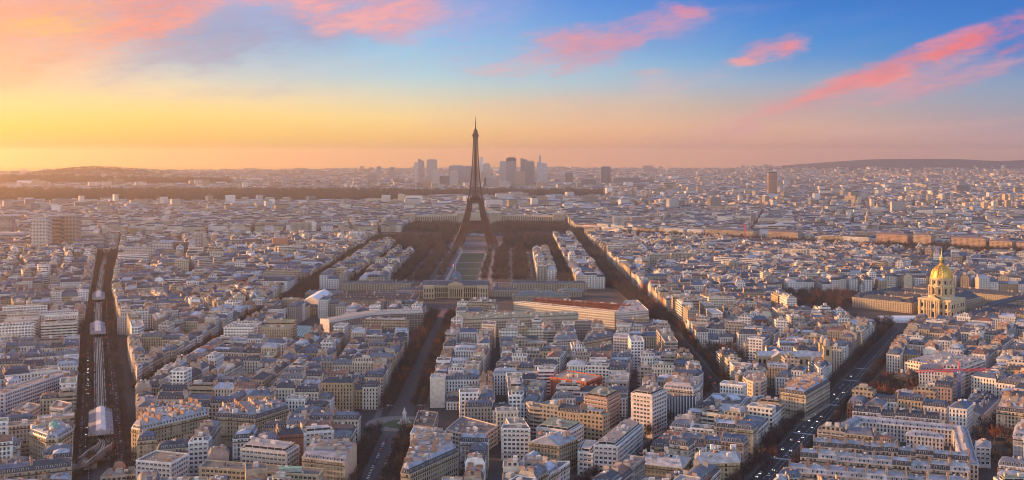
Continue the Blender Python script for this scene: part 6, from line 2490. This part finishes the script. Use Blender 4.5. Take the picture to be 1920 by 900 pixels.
for l in LOTS:
    if l['c'][1] > 2400:
        break
    for i, k_ in enumerate(l['kinds']):
        if k_ == 'party':
            a, b = l['poly'][i], l['poly'][(i + 1) % len(l['poly'])]
            L = math.dist(a, b)
            if L > 3 and not built_at(((a[0] + b[0]) / 2 + (b[1] - a[1]) / L * 1.5, (a[1] + b[1]) / 2 - (b[0] - a[0]) / L * 1.5), l) and random.random() < .85:
                l['kinds'][i] = 'court'
N_OWN = 262
N_EXPL = 170
own = [l for l in LOTS if l['zone']][:N_OWN]
own_ids = {id(l) for l in own}
blk_no, seen_blk, cnt_in = {}, {}, {}
for l in own:
    key = (l['zone'], l['blk'])
    if key not in blk_no:
        seen_blk[l['zone']] = seen_blk.get(l['zone'], 0) + 1
        blk_no[key] = seen_blk[l['zone']]
order = {}
for key in blk_no:
    for i, l in enumerate(sorted([q for q in own if (q['zone'], q['blk']) == key], key=lambda q: q['c'][0])):
        order[id(l)] = i
NUMW = {2: 'two', 3: 'three', 4: 'four', 5: 'five', 6: 'six', 7: 'seven', 8: 'eight', 9: 'nine'}
for i, l in enumerate(LOTS):
    d = l['c'][1]
    sp = make_spec(l)
    if id(l) in own_ids:
        lab = f"{sp['wname']} {sp['rname']} building, {ORD[order[id(l)]]} in {ORD[blk_no[(l['zone'], l['blk'])] - 1]} block {l['zone']}"
        root = empty('apartment_building', (l['c'][0], d, 0), lab, 'apartment building', 'apartment buildings near the terrace')
        house(l['poly'], l['kinds'], sp, root, i < N_EXPL, 0)
    else:
        house(l['poly'], l['kinds'], sp, None, False, 0 if d < 1750 else (1 if d < 2900 else 2))


# ---- the far city: thousands of small blocks
def far_city(nn, d0, d1, lo, hi, half=27.5, pw=1.0):
    u = np.random.rand(nn)
    d = (d0 ** (2 - pw) + u * (d1 ** (2 - pw) - d0 ** (2 - pw))) ** (1 / (2 - pw)) if pw != 2 else d0 * (d1 / d0) ** u
    a = np.radians(np.random.uniform(-half, half, nn))
    x, y = d * np.sin(a), d * np.cos(a)
    px_ = 960 + x / y * F
    row = EY + F * H / y
    keep = np.ones(nn, bool)
    # the great wood on the left
    keep &= ~((row > 359) & (row < 383) & (px_ < 760))
    keep &= ~((row > 362) & (row < 374) & (px_ < 1130))
    keep &= ground_z(x, y) < np.random.uniform(25, 75, nn)
    keep &= ~((row > 343) & (row < 348) & (px_ < 420))
    x, y = x[keep], y[keep]
    n_ = len(x)
    z = ground_z(x, y)
    cell = np.floor(x / 420) * 12.9898 + np.floor(y / 420) * 78.233
    ang = (np.sin(cell) * 43758.5) % 1.57
    f = np.sqrt(np.hypot(x, y) / 4500)
    lx = np.random.uniform(lo, hi, n_) * f * np.where(np.random.rand(n_) < .6, 2.0, 1.0)
    ly = np.random.uniform(11, 17, n_) * f
    h = np.random.uniform(13, 26, n_)
    tall = np.random.rand(n_) < .05
    h[tall] *= np.random.uniform(1.3, 2.3, tall.sum())
    # ranked into streets: snap positions to rows in each district
    c, s_ = np.cos(ang), np.sin(ang)
    rx, ry = x * c + y * s_, -x * s_ + y * c
    ry = np.round(ry / 46) * 46 + np.random.uniform(-8, 8, n_)
    x, y = rx * c - ry * s_, rx * s_ + ry * c
    P = []
    for dx, dy in ((-.5, -.5), (.5, -.5), (.5, .5), (-.5, .5)):
        P.append((x + lx * dx * c - ly * dy * s_, y + lx * dx * s_ + ly * dy * c))
    V, UV, T, M = [], [], [], []
    pal = np.array([s[1] for s in STONES[:8]] + [(.62, .56, .5), (.3, .27, .25)])
    wt = pal[np.random.randint(0, len(pal), n_)] * np.random.uniform(.8, 1.15, (n_, 1))
    rp = np.array([s[1] for s in ROOFS] + [(.4, .36, .33), (.3, .2, .16), (.16, .16, .18), (.45, .43, .42)])
    rt = rp[np.random.randint(0, len(rp), n_)] * np.random.uniform(.8, 1.2, (n_, 1))
    for i in range(4):
        j = (i + 1) % 4
        V.append(np.stack([np.stack([P[i][0], P[i][1], z - 12], -1), np.stack([P[j][0], P[j][1], z - 12], -1), np.stack([P[j][0], P[j][1], z + h], -1), np.stack([P[i][0], P[i][1], z + h], -1)], 1))
        L = lx if i % 2 == 0 else ly
        o = np.zeros(n_)
        UV.append(np.stack([np.stack([o, o], -1), np.stack([L, o], -1), np.stack([L, h], -1), np.stack([o, h], -1)], 1))
        T.append(wt)
        M.append(np.where(np.random.rand(n_) < .75, HAUSS, PLAIN))
    # a hipped cap
    mx0, my0 = x - lx * .3 * c, y - lx * .3 * s_
    mx1, my1 = x + lx * .3 * c, y + lx * .3 * s_
    zt = z + h + np.where(np.random.rand(n_) < .35, 0.2, 4.0)
    def quad(a, b, cc, dd):
        V.append(np.stack([a, b, cc, dd], 1))
        UV.append(np.zeros((n_, 4, 2)))
        T.append(rt)
        M.append(np.full(n_, PLAIN))
    c4 = [np.stack([P[i][0], P[i][1], z + h], -1) for i in range(4)]
    r0, r1 = np.stack([mx0, my0, zt], -1), np.stack([mx1, my1, zt], -1)
    quad(c4[0], c4[1], r1, r0)
    quad(c4[2], c4[3], r0, r1)
    quad(c4[1], c4[2], r1, (r1 + c4[1]) / 2)
    quad(c4[3], c4[0], r0, (r0 + c4[3]) / 2)
    Vn = np.concatenate(V).reshape(-1, 3)
    nf = len(Vn) // 4
    BULK.blocks.append((Vn, np.full(nf, 4, np.int32), np.concatenate(M).astype(np.int32), np.concatenate(UV).reshape(-1, 2).astype(np.float32), np.concatenate(T).astype(np.float32)))


far_city(15000, 4350, 8200, 16, 42)
far_city(14000, 8000, 15000, 18, 46)
far_city(1500, 14000, 16200, 20, 60)
tag(BULK.build('apartment_buildings', weld=False), 'dense sea of pale zinc-roofed apartment buildings filling the city to the horizon', 'buildings', kind='stuff')

# ------------------------------------------------------------------ trees, bare in winter
random.seed(31)
BARK = (0.085, 0.068, 0.058)
TW = [(0.070, 0.060, 0.058), (0.062, 0.055, 0.057), (0.078, 0.062, 0.055), (0.055, 0.050, 0.053), (0.20, 0.065, 0.035)]


def tree_meshes(hh, rad, twigs, tw, rng, big=1.0):
    t = MB()
    t.lathe(0, 0, [(.34, 0), (.26, hh * .22), (.2, hh * .38)], TWIG, BARK, 6)
    limbs = []
    for i in range(7):
        a = 2 * math.pi * i / 7 + rng.uniform(-.3, .3)
        r_ = rad * rng.uniform(.45, .8)
        e = (r_ * math.cos(a), r_ * math.sin(a), hh * rng.uniform(.62, .92))
        t.beam((0, 0, hh * rng.uniform(.25, .4)), e, .22, TWIG, BARK, .07)
        limbs.append(e)
    t.beam((0, 0, hh * .36), (0, 0, hh * .9), .22, TWIG, BARK, .07)
    limbs.append((0, 0, hh * .8))
    c = MB()
    for i in range(twigs):
        a, b_ = rng.uniform(0, 2 * math.pi), rng.uniform(-1, 1)
        rr = rng.random() ** .45
        q = math.sqrt(1 - b_ * b_)
        cx, cy, cz = rr * rad * q * math.cos(a), rr * rad * q * math.sin(a), hh * .64 + rr * b_ * hh * .36
        # twigs sweep outwards and up from the limbs
        d = Vector((cx + rng.uniform(-1, 1), cy + rng.uniform(-1, 1), abs(cz - hh * .4) * .8 + rng.uniform(0, 2))).normalized()
        L = rng.uniform(1.1, 2.3) * big
        s_ = d.cross(Vector((rng.uniform(-1, 1), rng.uniform(-1, 1), rng.uniform(-1, 1)))).normalized() * (.10 * big * rng.uniform(.7, 1.5))
        p = Vector((cx, cy, cz))
        tn = tuple(v * rng.uniform(.75, 1.3) for v in tw)
        c.face([tuple(p - s_), tuple(p + s_), tuple(p + d * L)], TWIG, tn)
        if rng.random() < .5:
            d2 = (d + Vector((rng.uniform(-1, 1), rng.uniform(-1, 1), rng.uniform(-.4, .8)))).normalized()
            c.face([tuple(p + d * L * .3 - s_ * .8), tuple(p + d * L * .3 + s_ * .8), tuple(p + d * L * .3 + d2 * L * .8)], TWIG, tn)
    return t, c


_rng = random.Random(9)
NEAR = []
for i in range(6):
    t, c = tree_meshes(_rng.uniform(11, 14), _rng.uniform(3.2, 4.2), 380, TW[i % 4], _rng, 1.05)
    NEAR.append((t.mesh('trunk'), c.mesh('crown', weld=False)))
t, c = tree_meshes(12, 5.2, 650, TW[4], _rng, 1.1)
RED = (t.mesh('trunk'), c.mesh('crown', weld=False))


def arrays(mbs):
    m_ = MB()
    for b in mbs:
        m_.v += b.v; m_.fl += b.fl; m_.m += b.m; m_.uv += b.uv; m_.t += b.t
    return (np.array(m_.v, float), np.array(m_.fl, np.int32), np.array(m_.m, np.int32), np.array(m_.uv, np.float32), np.array(m_.t, np.float32))


MIDT = [arrays(tree_meshes(_rng.uniform(11, 15), _rng.uniform(3.8, 5.0), 110, TW[i % 5], _rng, 2.0)) for i in range(8)]
FART = []
for i in range(6):
    t, c = tree_meshes(_rng.uniform(13, 18), _rng.uniform(5, 7), 80, TW[i % 4], _rng, 3.4)
    FART.append(arrays([c]))
FOREST = MB()


def forest_tree(x, y, far, s=1.0):
    V, fl, m_, uv, t = random.choice(FART if far else MIDT)
    a = random.uniform(0, 6.28)
    c, s_ = math.cos(a), math.sin(a)
    W_ = np.stack([(V[:, 0] * c - V[:, 1] * s_) * s + x, (V[:, 0] * s_ + V[:, 1] * c) * s + y, V[:, 2] * s * random.uniform(.85, 1.15) + float(ground_z(x, y))], -1)
    FOREST.blocks.append((W_, fl, m_, uv, t * random.uniform(.8, 1.25)))


TREES = []          # (distance, x, y, label row, number)


def row(pts, o, step, name, d1):
    """a row of street trees along a polyline; those nearer than d1 become single trees"""
    k_ = 0
    for a, b in zip(pts, pts[1:]):
        L = math.dist(a, b)
        nn = off(a, b, o)
        s_ = 0.0
        while s_ < L:
            x, y = a[0] + (b[0] - a[0]) * s_ / L + nn[0], a[1] + (b[1] - a[1]) * s_ / L + nn[1]
            s_ += step * random.uniform(.85, 1.2)
            if not in_view((x, y), 10) or y < 735 or math.hypot(x - RX, y - RY) < 46:
                continue
            if y < d1 and name:
                TREES.append((y, x, y, name, k_))
                k_ += 1
            else:
                forest_tree(x + random.uniform(-.6, .6), y, y > 2300)


T2 = lambda pts, y1: [p for p in pts if p[1] <= y1]
row(LC, -17, 10.5, 'in the left outer row of the wide avenue', 1230)
row(LC, 17, 10.5, 'in the right outer row of the wide avenue', 1230)
row(LC, -10, 12, 'in the left inner row of the wide avenue', 1130)
row(LC, 10, 12, 'in the right inner row of the wide avenue', 1130)
row(LE, -14.5, 8.5, 'in left row of the broad boulevard', 1180)
row(LE, 14.5, 8.5, 'in right row of the broad boulevard', 1180)
row(LA, -17.5, 20, 'on the left pavement by the viaduct', 1060)
row(LA, 17.5, 20, 'on the right pavement by the viaduct', 1060)
row([(xA(1000), 1000)] + LA[1:], -7.5, 34, None, 0)
row([(xA(1000), 1000)] + LA[1:], 7.5, 34, None, 0)
row(LD, -10.5, 9, 'in the left row of the straight avenue', 1120)
row(LD, 10.5, 9, 'in the right row of the straight avenue', 1120)
row(LB, -10, 9, None, 0)
row(LB, 10, 9, None, 0)
for o in (-3, 3):
    row([(-352, 1450), (-345, 2950)], o, 9, None, 0)
    row([(207, 1480), (178, 2200), (176, 3100)], o, 9, None, 0)
# red-brown garden trees
for x, y in [G(1728, 712), G(1738, 716), G(1716, 708), G(1745, 708)]:
    TREES.append((y, x, y, 'RED', len([t for t in TREES if t[3] == 'RED'])))
TREES.sort()
for i, (d, x, y, nm, k_) in enumerate(TREES[:298]):
    if nm == 'RED':
        lab, tm = f'large russet tree, {ORD[k_]} of the four before the white curved building', RED
    else:
        lab, tm = f'bare tree, {ORD[k_]} from near end {nm}', random.choice(NEAR)
    r_ = empty('bare_tree', (x, y, .1), lab, 'tree', 'bare street trees along the near avenues', random.uniform(0, 6.28))
    s_ = random.uniform(.82, 1.12)
    r_.scale = (s_, s_, s_ * random.uniform(.92, 1.08))
    link('trunk', tm[0], r_)
    link('crown', tm[1], r_)
for d, x, y, nm, k_ in TREES[298:]:
    forest_tree(x, y, False)


def grove(poly, step, far, keep=1.0, s=1.0):
    if area(poly) < 0:
        poly = poly[::-1]
    x0, x1 = min(p[0] for p in poly), max(p[0] for p in poly)
    y0, y1 = min(p[1] for p in poly), max(p[1] for p in poly)
    y = y0
    while y < y1:
        x = x0
        while x < x1:
            px_, py_ = x + random.uniform(-.4, .4) * step, y + random.uniform(-.4, .4) * step
            ok = all(((b[0] - a[0]) * (py_ - a[1]) - (b[1] - a[1]) * (px_ - a[0])) >= 0 for a, b in zip(poly, poly[1:] + poly[:1]))
            if ok and random.random() < keep and in_view((px_, py_), 20):
                forest_tree(px_, py_, far, s)
            x += step
        y += step


for s_ in (-1, 1):
    for o0, o1, st_ in ((36, 45, 9), (56, 86, 10), (94, 124, 10)):
        x0, x1 = sorted((-90 + s_ * o0, -90 + s_ * o1))
        grove([(x0, 1960), (x1, 1960), (x1, 2600), (x0, 2600)], st_, True, .78 if o0 > 40 else .6, .9)
grove([(-330, 2600), (-160, 2600), (-160, 3000), (-330, 3000)], 13, True, .9)
grove([(-20, 2600), (105, 2600), (105, 3000), (-20, 3000)], 13, True, .9)
grove([(-320, 3250), (-190, 3250), (-190, 3560), (-320, 3560)], 14, True, .95)
grove([(-190, 3250), (-120, 3250), (-120, 3480), (-190, 3480)], 14, True, .8)
grove([(-60, 3250), (170, 3250), (170, 3560), (-60, 3560)], 14, True, .95)
grove([(-205, 3100), (20, 3100), (20, 3240), (-205, 3240)], 15, True, .6)
for a, b in (((150, 3100), (1700, 1840)), ((150, 3260), (1790, 1975))):
    L = math.dist(a, b)
    for o in (-8, 8, 20):
        nn = off(a, b, o)
        for i in range(int(L / 9)):
            t = i * 9 / L
            forest_tree(a[0] + (b[0] - a[0]) * t + nn[0], a[1] + (b[1] - a[1]) * t + nn[1], True, .95)
grove([G(1650, 476), G(1915, 496), G(1915, 478), G(1650, 462)], 13, True, .9)
grove([(84, 1900), (109, 1900), (109, 2950), (84, 2950)], 10, True, .75, .85)
grove([(-283, 1900), (-262, 1900), (-262, 2700), (-283, 2700)], 10, True, .75, .85)
grove([(161, 1900), (196, 1900), (190, 3050), (161, 3050)], 10, True, .9, .9)
grove([(-375, 1880), (-331, 1880), (-331, 2950), (-375, 2950)], 11, True, .8, .85)
grove([(222, 1185), (255, 1185), (255, 1285), (222, 1285)], 10, False, .9)
grove([G(1480, 622), G(1545, 640), G(1590, 600), G(1510, 588)], 12, False, .8)
grove([G(1560, 632), G(1640, 640), G(1700, 612), G(1600, 606)], 13, False, .6)
grove([G(1600, 770), G(1715, 765), G(1730, 715), G(1650, 722)], 9, False, .9)
grove([G(1826, 880), G(1900, 890), G(1895, 800), G(1840, 795)], 11, False, .7)
grove([G(1325, 790), G(1330, 840), G(1450, 870), G(1440, 800)][::-1], 10, False, 0)
grove([G(1395, 835), G(1440, 895), G(1475, 800), G(1430, 790)], 9, False, .9)
grove([G(1490, 870), G(1500, 880), G(1530, 850), G(1520, 840)], 9, False, 0)
grove([G(1462, 576), G(1590, 584), G(1602, 556), G(1470, 551)], 11, False, .85)
# trees in courtyards and side streets
for l in LOTS:
    if l['low'] and l['c'][1] < 1900 and random.random() < .22:
        forest_tree(l['c'][0] + random.uniform(-14, 14), l['c'][1] + random.uniform(-14, 14), False, .8)
# the great wood beyond the city on the left
for i in range(4200):
    u = random.random()
    px_ = random.uniform(-30, 1130)
    r0, r1 = (360, 382) if px_ < 760 else (363, 373.5)
    x, y = G(px_, random.uniform(r0, r1))
    forest_tree(x, y, True, 1.7)
for i in range(900):
    x, y = G(random.uniform(-30, 430), random.uniform(343, 348))
    forest_tree(x, y, True, 2.4)
for i in range(700):
    x, y = random.gauss(-3750, 420), random.gauss(9750, 350)
    forest_tree(x, y, True, 1.1)
tag(FOREST.build('woodland', weld=False), 'bare brown winter trees massed in the park, along the river and in the far wood', 'trees', kind='stuff')

# ------------------------------------------------------------------ traffic
random.seed(41)


def car_mesh(tn, lights):
    b = MB()
    b.box(0, 0, .30, 1.75, 4.2, .55, CARP, tn, bottom=True)
    q0 = [(-.82, -1.55), (.82, -1.55), (.82, 1.25), (-.82, 1.25)]
    q1 = [(-.66, -.95), (.66, -.95), (.66, .85), (-.66, .85)]
    for i in range(4):
        j = (i + 1) % 4
        b.face([(*q0[i], .85), (*q0[j], .85), (*q1[j], 1.45), (*q1[i], 1.45)], GLASS, (.03, .03, .04))
    b.face([(*p, 1.45) for p in q1], CARP, tn)
    for x in (-.82, .82):
        for y in (-1.3, 1.3):
            for i in range(8):
                a0, a1 = 2 * math.pi * i / 8, 2 * math.pi * (i + 1) / 8
                b.face([(x, y, .32), (x, y + .32 * math.cos(a0), .32 + .32 * math.sin(a0)), (x, y + .32 * math.cos(a1), .32 + .32 * math.sin(a1))][::1 if x < 0 else -1], PLAIN, (.02, .02, .02))
    for x in (-.6, .6):
        b.box(x, -2.12, .55, .35, .06, .16, LAMP if lights else PLAIN, (.8, .05, .03), bottom=True)
        b.box(x, 2.12, .5, .35, .06, .16, LAMP if lights else PLAIN, (1.0, .9, .7), bottom=True)
    return b.mesh('car')


CARS = [('white', (.75, .75, .74)), ('silver', (.45, .46, .48)), ('black', (.02, .02, .022)), ('grey', (.12, .125, .13)), ('dark blue', (.03, .05, .13)), ('red', (.4, .03, .03)), ('pale grey', (.6, .6, .6))]
CM = [(nm, car_mesh(c, False), car_mesh(c, True)) for nm, c in CARS]


def lane(pts, o, step, where, verb, y0, y1, most, lit, fwd):
    k_ = 0
    for a, b in zip(pts, pts[1:]):
        L = math.dist(a, b)
        nn = off(a, b, o)
        s_ = random.uniform(0, step)
        while s_ < L and k_ < most:
            x, y = a[0] + (b[0] - a[0]) * s_ / L + nn[0], a[1] + (b[1] - a[1]) * s_ / L + nn[1]
            s_ += step * (random.uniform(.95, 1.5) if verb == 'parked' else random.uniform(.6, 2.2))
            if not (y0 < y < y1) or not in_view((x, y), 0):
                continue
            nm, m0, m1 = random.choice(CM)
            rz = math.atan2(b[1] - a[1], b[0] - a[0]) - math.pi / 2 + (0 if fwd else math.pi)
            o_ = link('car', m1 if lit and random.random() < .5 else m0, None, (x, y, .18 if verb == 'parked' and 'middle walk' in where else .04), rz)
            tag(o_, f'{nm} car {verb} {where}, {ORD[k_]} from near end', 'car', 'cars on the avenues')
            k_ += 1


lane(LA, -15, 6, 'along the left kerb by the viaduct', 'parked', 800, 1250, 56, False, False)
lane(LA, -11, 12, 'left of the viaduct', 'driving', 800, 1500, 34, True, False)
lane(LA, 10, 12, 'right of the viaduct', 'driving', 800, 1500, 34, True, True)
lane(LA, 14.8, 6, 'along the right kerb by the viaduct', 'parked', 800, 1250, 56, False, True)
lane(LC, -19, 7, 'along the left kerb of the wide avenue', 'parked', 990, 1250, 26, False, True)
lane(LC, -4, 5.4, 'in left file of the middle walk', 'parked', 740, 895, 24, False, True)
lane(LC, 4.5, 5.4, 'in right file of the middle walk', 'parked', 740, 895, 24, False, True)
lane(LC, 14.5, 22, 'on the wide avenue', 'driving', 760, 1350, 14, True, True)
lane(LE, -9, 15, 'in left lane of the broad boulevard', 'driving', 780, 1400, 18, True, False)
lane(LE, -2.2, 20, 'in middle lane of the broad boulevard', 'driving', 780, 1400, 14, True, False)
lane(LE, 5.5, 20, 'in right lane of the broad boulevard', 'driving', 780, 1400, 14, True, True)
lane(LD, 3, 20, 'on the straight avenue', 'driving', 850, 1400, 12, True, True)
bx = MB()
x, y = G(1552, 697)
bx.box(0, 0, .45, 2.5, 11, 2.5, CARP, (.7, .7, .72), bottom=True)
for s_ in (-1, 1):
    bx.box(s_ * 1.26, 0, 1.5, .04, 10, .9, GLASS, (.03, .03, .03), bottom=True)
bx.box(0, -5.52, 1.3, 2.2, .06, 1.2, GLASS, (.03, .03, .03), bottom=True)
for s_ in (-.9, .9):
    bx.box(s_, -5.53, .7, .35, .06, .25, LAMP, (.9, .05, .1), bottom=True)
    for yy in (-3.4, 3.2):
        bx.box(s_ * 1.1, yy, 0, .35, 1.0, .95, PLAIN, (.02, .02, .02))
o_ = bx.build('bus', None, loc=(x, y, .04), rz=-math.atan(.496))
tag(o_, 'white city bus driving up the broad boulevard past the church', 'bus')
